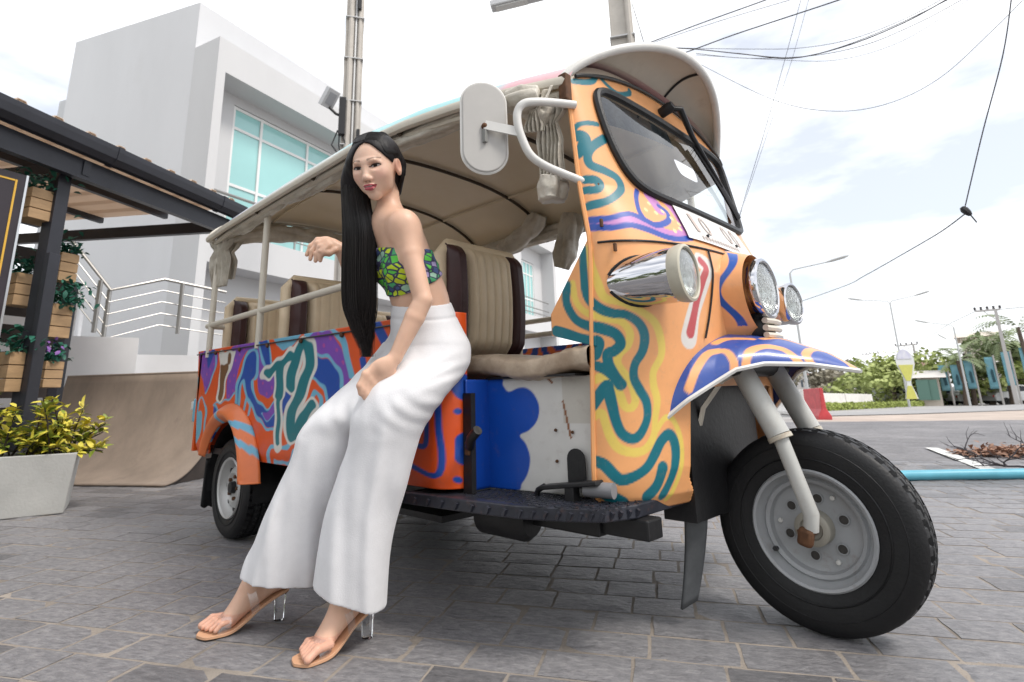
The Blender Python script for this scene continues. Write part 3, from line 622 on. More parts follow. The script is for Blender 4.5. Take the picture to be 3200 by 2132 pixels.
def line_pole(top, d, wdt, lab):
    t0 = at(*top, d); b = ground_under(t0); t = empty('line_pole', tuple(b), lab, 'utility pole', 'power line poles far at right')
    obj('shaft', MB().box(b.lerp(t0, .5), (.26, .26, (t0-b).z), None, taper=.7), M_fpole, t, smooth=False)
    a0, a1 = at(top[0]-wdt, top[1]+4, d), at(top[0]+wdt*.25, top[1]-1, d); obj('crossarm', MB().bar(a0, a1, .12, .14), M_fpole, t, smooth=False)
    for k in range(5):
        q = a0.lerp(a1, k/4+.0); obj('insulator', MB().lathe([(0, .05), (.06, .1), (.12, .06), (.2, .1), (.27, .03)], q+UP*.06, UP, 8), M_wire, t)
    obj('brace', MB().tube([a0.lerp(a1, .3), t0.lerp(b, .12)], .03, 5), M_fpole, t)
line_pole((2287, 712), 58, 46, 'tall power line pole in front of the palms')
line_pole((2098, 792), 85, 40, 'power line pole above the green tree, middle one')
line_pole((2010, 812), 120, 28, 'farthest small power line pole above the trees')
o = obj('power_line', MB().tube([at(2240, 716, 58), at(2180, 745, 66), at(2106, 793, 85)], .02, 4), M_wire); tag(o, 'power line between the two right poles', 'wire')
o = obj('power_line', MB().tube([at(2300, 711, 58), at(2353, 706, 50), at(2460, 690, 40)], .02, 4), M_wire); tag(o, 'power line leaving the tall pole at the right edge', 'wire')

# teal banner flags
M_flag = mat('teal_flag', (.10, .27, .33), .6, col2=(.20, .40, .46), vscale=1.6); M_flagd = mat('flag_print', (.02, .07, .09), .6)
flags = [((2155, 841), (2172, 898)), ((2184, 840), (2205, 897)), ((2214, 830), (2238, 893)), ((2262, 822), (2282, 893)), ((2300, 810), (2322, 885)), ((2342, 800), (2364, 875))]
for i, (tp, bt) in enumerate(flags):
    d = 60; t0 = at(tp[0]+19, tp[1]-6, d); b = ground_under(t0); od = ['leftmost', 'second', 'third', 'fourth', 'fifth', 'rightmost'][i]
    t = empty('banner_flag', tuple(b), f'{od} of the teal banner flags on posts behind the hedge', 'banner', 'teal banner flags')
    obj('post', MB().tube([b, t0], [.08, .06], 6), M_fpole, t); a = at(*tp, d); w_ = Vector((t0.x-a.x, t0.y-a.y, 0)); hgt = (bt[1]-tp[1])/FPX*(a-CAMPOS).dot(cf_)*1.0
    top = t0+UP*-.15; sdv = -w_.normalized(); fw = w_.length
    f = MB(); f.grid(lambda u, v: top+sdv*(.05+fw*u)+UP*(-hgt*v)+Vector((sdv.y, -sdv.x, 0))*.05*math.sin(v*5+u*3), 6, 10); fo = obj('cloth', f, M_flag, t, solid=.01)
    nf = (CAMPOS-top); nf.z = 0; nf.normalize()
    obj('print', MB().prism([(.3*fw, -.78*hgt), (.62*fw, -.80*hgt), (.7*fw, -.5*hgt), (.55*fw, -.36*hgt), (.35*fw, -.42*hgt)], top+nf*.09, sdv, UP, nf, .01), M_flagd, t, smooth=False)

# trees
M_bark = mat('bark', (.12, .09, .07), .9, var=.3)
def crown(c, rad, n, size, lobes, seed):
    rs = random.Random(seed); V, F = [], []
    cl = [(Vector((rs.gauss(0, .5)*rad[0], rs.gauss(0, .5)*rad[1], rs.gauss(0, .42)*rad[2])), rs.uniform(.28, .5)) for _ in range(lobes)]
    for _ in range(n):
        o_, r_ = rs.choice(cl); d = Vector((rs.gauss(0, 1), rs.gauss(0, 1), rs.gauss(0, 1))).normalized(); k = rs.uniform(.5, 1.05)
        p = c+o_+Vector((d.x*rad[0]*r_*k, d.y*rad[1]*r_*k, d.z*rad[2]*r_*k)); s = size*rs.uniform(.5, 1.3); u = Vector((rs.uniform(-1, 1), rs.uniform(-1, 1), rs.uniform(-.6, .6))).normalized(); v = u.cross(d+Vector((.01, .3, .2))).normalized(); b = len(V)
        V += [p-u*s, p+v*s*.6, p+u*s, p-v*s*.6]; F.append((b, b+1, b+2, b+3))
    return V, F
def tree(px, py, d, rad, lab, mt, seed, n=1800, size=.3, lobes=16, grp='trees beyond the road'):
    c = at(px, py, d); b = ground_under(c); t = empty('tree', tuple(b), lab, 'tree', grp)
    tr = MB(); tr.tube([b, b.lerp(c, .5)+Vector((.1, .1, 0)), c], [.22, .16, .08], 8); rs = random.Random(seed)
    for k in range(6):
        e = c+Vector((rs.uniform(-.6, .6)*rad[0], rs.uniform(-.6, .6)*rad[1], rs.uniform(-.2, .6)*rad[2])); tr.tube([b.lerp(c, .45), b.lerp(c, .7).lerp(e, .5), e], [.1, .06, .03], 6)
    obj('trunk', tr, M_bark, t); obj('crown', crown(c, rad, n, size, lobes, seed), mt, t, smooth=False, kind='stuff')
M_tree1 = mat('tree_bright', (.27, .33, .10), .6, col2=(.43, .48, .17), vscale=.5); M_tree2 = mat('tree_mid', (.16, .21, .10), .6, col2=(.29, .34, .17), vscale=.5); M_tree3 = mat('tree_hazy', (.22, .20, .14), .8, col2=(.34, .31, .24), vscale=.5)  # foliage tones paled, painting distance haze into the colour
tree(2045, 862, 62, (3.6, 3.6, 2.4), 'bright green spreading tree left of the yellow cone sign', M_tree1, 1, 2600, .26, 22)
tree(2108, 872, 66, (2.4, 2.4, 2.0), 'dark green tree behind the yellow cone sign', M_tree2, 2, 1300, .26)
tree(1988, 875, 66, (2.4, 2.4, 1.9), 'bright green tree nearest the fender tip', M_tree1, 3, 1200, .26)
tree(1935, 880, 80, (3.2, 3.2, 1.7), 'pale hazy tree above the white barriers', M_tree3, 4, 1500, .3)
tree(1880, 872, 85, (3.4, 3.4, 2.0), 'pale hazy tree behind the front fork', M_tree3, 5, 1500, .3)
tree(2268, 865, 64, (2.6, 2.6, 1.6), 'green shrubby tree among the teal flags', M_tree1, 6, 1500, .26)
tree(2330, 820, 66, (3.0, 3.0, 2.2), 'dark green tree under the palm at the right edge', M_tree2, 7, 2000, .3)
def palm(px, py, d, lab, seed, L=2.6):
    rs = random.Random(seed); c = at(px, py, d); b = ground_under(c); t = empty('palm_tree', tuple(b), lab, 'palm', 'palms at right')
    obj('trunk', MB().tube([b, b.lerp(c, .5)+Vector((.15, 0, 0)), c], [.2, .15, .13], 8), M_bark, t); V, F = [], []
    for k in range(16):
        an = rs.uniform(0, 6.28); el = rs.uniform(-.1, 1.2); d0 = Vector((math.cos(an)*math.cos(el), math.sin(an)*math.cos(el), math.sin(el))); p = c.copy(); pts = [p.copy()]; dd = d0.copy()
        for q in range(12):
            p = p+dd*L/12; dd = (dd+Vector((0, 0, -.13))).normalized(); pts.append(p.copy())
            sd = dd.cross(UP).normalized(); 
            for sg in (-1, 1):
                ln = .65*math.sin((q+1.5)/13.5*3.0)*L/2.6; tip = p+sd*sg*ln*.8+dd*ln*.5+UP*-.25*ln; b_ = len(V); V.extend([p, p+dd*.16, tip]); F.append((b_, b_+1, b_+2))
    obj('fronds', (V, F), M_tree2, t, smooth=False, kind='stuff')
palm(2338, 752, 60, 'tall palm at the right edge', 11, 3.0); palm(2215, 812, 62, 'short palm between the street lamp and the flags', 12, 2.2); palm(2296, 790, 63, 'palm beside the tall power line pole', 13, 2.6); palm(2200, 830, 60, 'low feathery palm left of the flags', 14, 2.0)

# ice-cream cone sign, slim hourglass shape seen edge on
M_cone = mat('cone_yellow', (.52, .51, .12), .5, var=.08); M_swirl = mat('sign_white', (.66, .66, .68), .5, col2=(.45, .45, .6), vscale=3); M_rim = mat('sign_rim', (.62, .63, .62), .5)
s0, s1 = at(2096, 917, 46), at(2072, 803, 46); sg = empty('cone_sign', tuple(s0), 'tall hourglass ice-cream sign in yellow and white', 'sign')
ax = s1-s0; lx = cr_.copy(); lx.z = 0; lx.normalize(); nn = (CAMPOS-s0); nn.z = 0; nn.normalize()
half = [(0, .62), (.12, .48), (.26, .24), (.31, .2), (.36, .24), (.5, .55), (.68, .85), (.80, .88), (.90, .72), (.97, .4), (1, .05)]
def sgpoly(f0, f1, k): 
    P = [(f, w_) for f, w_ in half if f0 <= f <= f1]; Z = ax.z; return [(w_*k*.70, f*Z) for f, w_ in P]+[(-w_*k*.70, f*Z) for f, w_ in reversed(P)]
obj('panel', MB().prism(sgpoly(0, 1, 1.0), s0, lx, UP, nn, .25), M_rim, sg, smooth=False)
obj('cone', MB().prism(sgpoly(0, .26, .82), s0+nn*.26, lx, UP, nn, .03), M_cone, sg, smooth=False); obj('cone', MB().prism(sgpoly(.36, .72, .82), s0+nn*.26, lx, UP, nn, .03), M_cone, sg, smooth=False); obj('swirl', MB().prism(sgpoly(.72, 1, .8), s0+nn*.26, lx, UP, nn, .03), M_swirl, sg, smooth=False)

# cars parked behind the hedge
M_cw = mat('car_white', (.72, .73, .74), .25, coat=.6); M_cd = mat('car_glass', (.03, .035, .045), .08); M_tyre0 = mat('car_tyre', (.02, .02, .02), .8); M_cg = mat('car_grey', (.10, .10, .12), .25, coat=.6); M_cr = mat('tail_red', (.5, .02, .02), .3)
def car(px, py, d, yaw, mt, lab, suv=False):
    c = gpt(px, py); c = at(px, py, d); c = ground_under(c); t = empty('parked_car', tuple(c), lab, 'car', 'cars parked behind the hedge')
    u = Vector((math.cos(yaw), math.sin(yaw), 0)); n = Vector((-u.y, u.x, 0)); k = 1.12 if suv else 1.0
    lowp = [(-2.1, .35), (-2.15, .75), (-2.0, .9*k), (-1.2, .95*k), (1.0, .95*k), (1.95, .82), (2.15, .6), (2.15, .32)]
    gh = [(-1.75, .93*k), (-1.35, 1.42*k), (-.3, 1.48*k), (.35, 1.42*k), (1.1, .93*k)]
    obj('body', MB().prism(lowp, c-n*.85, u, UP, n, 1.7), mt, t, smooth=False, bevel=.06); obj('cabin', MB().prism(gh, c-n*.74, u, UP, n, 1.48), mt, t, smooth=False, bevel=.06)
    for sgn in (-1, 1):
        for q in ([(-1.5, .98*k), (-1.25, 1.34*k), (-.32, 1.38*k), (-.32, .98*k)], [(-.24, .98*k), (-.24, 1.38*k), (.3, 1.34*k), (.85, .98*k)]): obj('side_window', MB().prism(q, c+n*sgn*.742-(n*.006 if sgn > 0 else n*-.006), u, UP, n*sgn, .012), M_cd, t, smooth=False)
    for x in (-1.35, 1.35):
        for sgn in (-1, 1): obj('wheel', MB().lathe([(-.1, .05), (-.1, .31), (.1, .31), (.1, .05)], c+u*x+n*sgn*.78+UP*.31, n, 16), M_tyre0, t)
    obj('windscreen', MB().prism([(.45, 1.38*k), (1.1, .98*k), (1.12, .99*k), (.47, 1.4*k)], c-n*.62, u, UP, n, 1.24), M_cd, t, smooth=False)
    for sgn in (-1, 1): obj('tail_light', MB().box(c+u*-2.12+n*sgn*.65+UP*.75, (.08, .25, .16)), M_cr, t, smooth=False); obj('headlight', MB().box(c+u*2.08+n*sgn*.62+UP*.68, (.12, .3, .14)), M_rim, t, smooth=False)
car(2050, 905, 66, .9, M_cw, 'white car right behind the row of white barriers', True); car(2085, 905, 70, .6, M_cg, 'dark car just left of the cone sign'); car(2135, 910, 66, .75, M_cw, 'silver-white car right of the cone sign')
car(2243, 905, 66, .72, M_cw, 'long white car in front of the middle teal flags', True); car(2330, 902, 65, .7, M_cw, 'white car at the right edge behind the hedge', True); car(2185, 908, 67, .7, M_cw, 'white car partly hidden behind the hedge below the left flags')

# low buildings far behind
M_w3 = mat('far_wall', (.58, .55, .52), .9); M_r3 = mat('far_roof', (.30, .17, .15), .9); M_cream = mat('cream_wall', (.62, .55, .47), .9); M_grn = mat('green_shutter', (.12, .22, .18), .7); M_win = mat('far_glass', (.09, .11, .13), .2)
def house(px0, px1, pyt, pyb, d, wall, roof, lab, rh=.25, nwin=4, dep=8):
    a, b = at(px0, pyb, d), at(px1, pyb, d); a.z = b.z = gz(a.x, a.y)-.3; zt = at((px0+px1)/2, pyt, d).z; u = (b-a); Lh = u.length; u.normalize(); n = Vector((-u.y, u.x, 0)); n = n if n.dot(a) > 0 else -n; hh = zt-a.z
    t = empty('house', tuple(a), lab, 'building', 'low buildings far at right')
    obj('wall', MB().prism([(0, 0), (Lh, 0), (Lh, hh), (0, hh)], a, u, UP, n, dep), wall, t, smooth=False)
    obj('roof', MB().prism([(-.6, 0), (dep+.6, 0), (dep/2, rh*dep*.5)], a+UP*hh-u*.5, n, UP, u, Lh+1), roof, t, smooth=False)
    for k in range(nwin):
        x = Lh*(k+.5)/nwin; w_ = min(1.2, Lh/nwin*.5); wo = obj('window', MB().prism([(x-w_/2, hh*.45), (x+w_/2, hh*.45), (x+w_/2, hh*.8), (x-w_/2, hh*.8)], a-n*.06, u, UP, n, .08), wall, t, smooth=False); obj('pane', MB().prism([(x-w_/2+.1, hh*.47), (x+w_/2-.1, hh*.47), (x+w_/2-.1, hh*.78), (x-w_/2+.1, hh*.78)], a-n*.075, u, UP, n, .02), M_win, wo, smooth=False)
house(2060, 2140, 850, 900, 110, M_w3, M_r3, 'long far building with reddish roof behind the green tree', .3, 6, 10)
house(2075, 2165, 838, 900, 150, M_w3, M_w3, 'far grey building showing above the reddish roof', .12, 8, 10)
house(2115, 2165, 868, 912, 58, M_cream, M_w3, 'small kiosk with pale sloping roof and green shutters', .3, 0, 4)
for px in (2122, 2142):
    c = at(px, 896, 57.6); o = obj('shutter_panel', MB().box(c, (.8, .1, 1.6)), M_grn, smooth=False, origin=c); tag(o, 'green shutter of the kiosk, ' + ('left one' if px == 2122 else 'right one'), 'shutter')
house(2232, 2320, 772, 900, 78, M_cream, M_cream, 'big cream house with low roof behind the palms', .16, 3, 10)
house(1905, 1965, 868, 905, 130, M_w3, M_w3, 'pale far building above the white barriers', .1, 6, 8); house(1780, 1900, 862, 905, 140, M_w3, M_r3, 'far row house seen between the fork legs', .1, 8, 8)
house(2300, 2400, 830, 900, 72, M_w3, M_w3, 'grey building behind the rightmost teal flags', .1, 3, 8)

# unseen tree belt added behind the photographer to darken reflections in the chrome
rs_ = random.Random(5); tv_, tf_ = [], []
for k in range(26):
    an = R_(-175+k*6.2); d = 22+rs_.uniform(-3, 6); c = Vector((d*math.cos(an), d*math.sin(an), rs_.uniform(2.2, 4.2))); V_, F_ = crown(c, (2.8, 2.8, rs_.uniform(2.4, 4.2)), 420, .5, 10, 100+k); b_ = len(tv_); tv_ += V_; tf_ += [tuple(i+b_ for i in f) for f in F_]
o = obj('unseen_tree_belt', (tv_, tf_), M_tree2, smooth=False); tag(o, 'unseen dark green belt of trees added behind the camera for the chrome', 'trees'); o['kind'] = 'stuff'
# painted artwork: stroke centre lines and outlines on the body panels (metres)
COWL_ART = [('y', 0.019, [[-0.903, 1.28, 1.054], [-0.898, 1.281, 1.0], [-0.883, 1.285, 0.945], [-0.868, 1.292, 0.907], [-0.831, 1.322, 0.889], [-0.799, 1.368, 0.864], [-0.783, 1.403, 0.834], [-0.781, 1.42, 0.786], [-0.785, 1.419, 0.745], [-0.799, 1.396, 0.705], [-0.802, 1.396, 0.667], [-0.801, 1.406, 0.628], [-0.808, 1.4, 0.58], [-0.814, 1.396, 0.538], [-0.828, 1.374, 0.505], [-0.846, 1.343, 0.497], [-0.87, 1.312, 0.509], [-0.885, 1.297, 0.538], [-0.894, 1.29, 0.574], [-0.901, 1.286, 0.598], [-0.924, 1.28, 0.588]]), ('y', 0.0191, [[-0.966, 1.285, 0.959], [-0.957, 1.285, 0.908], [-0.927, 1.285, 0.873], [-0.872, 1.292, 0.852], [-0.839, 1.318, 0.84], [-0.825, 1.335, 0.81], [-0.831, 1.331, 0.776], [-0.849, 1.314, 0.752], [-0.854, 1.311, 0.727], [-0.844, 1.324, 0.701], [-0.834, 1.34, 0.667], [-0.832, 1.347, 0.628], [-0.84, 1.337, 0.61], [-0.851, 1.323, 0.616], [-0.857, 1.314, 0.645], [-0.87, 1.301, 0.679], [-0.889, 1.288, 0.693], [-0.917, 1.281, 0.685]]), ('y', 0.0145, [[-0.814, 1.396, 0.538], [-0.802, 1.419, 0.57], [-0.795, 1.436, 0.582], [-0.789, 1.458, 0.576], [-0.786, 1.483, 0.534], [-0.79, 1.492, 0.479], [-0.8, 1.486, 0.429], [-0.816, 1.469, 0.386], [-0.83, 1.46, 0.368]]), ('t', 0.0235, [[-0.924, 1.285, 1.055], [-0.925, 1.285, 0.99], [-0.92, 1.285, 0.919], [-0.889, 1.284, 0.883], [-0.855, 1.302, 0.864], [-0.827, 1.328, 0.858], [-0.808, 1.358, 0.834], [-0.802, 1.371, 0.8], [-0.809, 1.366, 0.76], [-0.824, 1.347, 0.725], [-0.829, 1.344, 0.691], [-0.823, 1.358, 0.657], [-0.816, 1.375, 0.624], [-0.819, 1.377, 0.582], [-0.832, 1.36, 0.544], [-0.846, 1.34, 0.532], [-0.861, 1.318, 0.546], [-0.87, 1.307, 0.578], [-0.875, 1.3, 0.62], [-0.88, 1.295, 0.659], [-0.882, 1.293, 0.669], [-0.902, 1.285, 0.647], [-0.922, 1.28, 0.618]]), ('t', 0.0239, [[-0.987, 1.285, 0.957], [-0.991, 1.285, 0.908], [-0.966, 1.285, 0.862], [-0.931, 1.285, 0.838], [-0.879, 1.289, 0.822], [-0.852, 1.308, 0.806], [-0.844, 1.317, 0.78], [-0.857, 1.307, 0.762], [-0.873, 1.295, 0.752], [-0.873, 1.296, 0.727], [-0.861, 1.307, 0.693], [-0.852, 1.318, 0.673]]), ('t', 0.0233, [[-0.911, 1.281, 0.725], [-0.883, 1.291, 0.713], [-0.864, 1.304, 0.693], [-0.854, 1.315, 0.671]]), ('t', 0.0265, [[-1.037, 1.285, 0.831], [-0.984, 1.285, 0.811], [-0.917, 1.28, 0.79], [-0.896, 1.284, 0.784], [-0.905, 1.282, 0.754]]), ('t', 0.0252, [[-0.932, 1.28, 0.477], [-0.906, 1.288, 0.467], [-0.885, 1.303, 0.441], [-0.872, 1.32, 0.429], [-0.848, 1.351, 0.439], [-0.83, 1.379, 0.459], [-0.817, 1.4, 0.491], [-0.807, 1.419, 0.522], [-0.797, 1.443, 0.538], [-0.793, 1.462, 0.52], [-0.796, 1.469, 0.481], [-0.807, 1.459, 0.429], [-0.828, 1.437, 0.38]]), ('t', 0.0328, [[-0.812, 1.423, 0.451], [-0.826, 1.413, 0.411], [-0.843, 1.391, 0.384]]), ('t', 0.0324, [[-0.941, 1.286, 0.407], [-0.914, 1.298, 0.394], [-0.89, 1.33, 0.37]]), ('w', 0.051, [[-0.722, 1.588, 1.03], [-0.716, 1.626, 1.018], [-0.72, 1.598, 0.975], [-0.73, 1.569, 0.917], [-0.739, 1.542, 0.862], [-0.749, 1.525, 0.798]]), ('r', 0.0267, [[-0.722, 1.592, 1.03], [-0.716, 1.613, 1.01], [-0.721, 1.592, 0.973], [-0.73, 1.565, 0.917], [-0.739, 1.546, 0.862], [-0.747, 1.53, 0.814]]), ('t', 0.0206, [[-0.932, 1.295, 1.605], [-0.922, 1.34, 1.615], [-0.919, 1.385, 1.637], [-0.923, 1.412, 1.669]]), ('t', 0.0186, [[-0.922, 1.431, 1.673], [-0.915, 1.462, 1.651], [-0.91, 1.519, 1.639], [-0.913, 1.592, 1.669], [-0.917, 1.609, 1.689]]), ('t', 0.0147, [[-0.933, 1.28, 1.429], [-0.92, 1.288, 1.447], [-0.905, 1.316, 1.458], [-0.893, 1.352, 1.462]]), ('t', 0.0319, [[-0.927, 1.281, 1.411], [-0.908, 1.297, 1.405], [-0.906, 1.296, 1.383], [-0.914, 1.286, 1.361], [-0.925, 1.281, 1.349]]), ('t', 0.0229, [[-0.881, 1.368, 1.413], [-0.892, 1.318, 1.375], [-0.899, 1.299, 1.341], [-0.892, 1.304, 1.312], [-0.869, 1.343, 1.296], [-0.853, 1.377, 1.278], [-0.844, 1.382, 1.244], [-0.846, 1.349, 1.211], [-0.862, 1.313, 1.189], [-0.898, 1.283, 1.179]]), ('t', 0.0207, [[-0.905, 1.286, 1.264], [-0.883, 1.308, 1.262], [-0.874, 1.317, 1.246], [-0.88, 1.304, 1.23], [-0.905, 1.284, 1.23]]), ('p', 0.0288, [[-0.892, 1.282, 1.121], [-0.84, 1.318, 1.121], [-0.813, 1.365, 1.135], [-0.788, 1.416, 1.127], [-0.768, 1.455, 1.105], [-0.751, 1.515, 1.098], [-0.75, 1.565, 1.121], [-0.769, 1.583, 1.165], [-0.794, 1.575, 1.217], [-0.812, 1.544, 1.248], [-0.822, 1.492, 1.258]]), ('p', 0.0442, [[-0.814, 1.492, 1.236], [-0.794, 1.503, 1.195]]), ('b', 0.0161, [[-0.894, 1.283, 1.135], [-0.85, 1.312, 1.137], [-0.817, 1.371, 1.155], [-0.795, 1.412, 1.141], [-0.777, 1.451, 1.127], [-0.773, 1.515, 1.153], [-0.785, 1.536, 1.187], [-0.797, 1.511, 1.205]]), ('b', 0.0162, [[-0.795, 1.412, 1.141], [-0.808, 1.409, 1.173], [-0.821, 1.423, 1.217], [-0.828, 1.443, 1.246]]), ('b', 0.0159, [[-0.889, 1.283, 1.113], [-0.841, 1.313, 1.107], [-0.811, 1.358, 1.117], [-0.785, 1.406, 1.107], [-0.76, 1.465, 1.09], [-0.746, 1.523, 1.09], [-0.741, 1.588, 1.105]]), ('l', 0.0107, [[-0.806, 1.467, 1.207], [-0.805, 1.469, 1.205]]), ('l', 0.0109, [[-0.807, 1.523, 1.232], [-0.806, 1.525, 1.23]]), ('l', 0.0111, [[-0.804, 1.563, 1.236], [-0.803, 1.563, 1.234]]), ('l', 0.0106, [[-0.791, 1.476, 1.175], [-0.79, 1.478, 1.173]]), ('l', 0.0108, [[-0.789, 1.513, 1.187], [-0.788, 1.515, 1.185]]), ('l', 0.0108, [[-0.765, 1.563, 1.151], [-0.763, 1.565, 1.149]]), ('l', 0.0107, [[-0.757, 1.552, 1.131], [-0.755, 1.554, 1.129]]), ('l', 0.0105, [[-0.757, 1.519, 1.119], [-0.756, 1.519, 1.117]]), ('l', 0.0105, [[-0.802, 1.438, 1.179], [-0.801, 1.44, 1.177]]), ('l', 0.0108, [[-0.775, 1.54, 1.167], [-0.774, 1.542, 1.165]])]
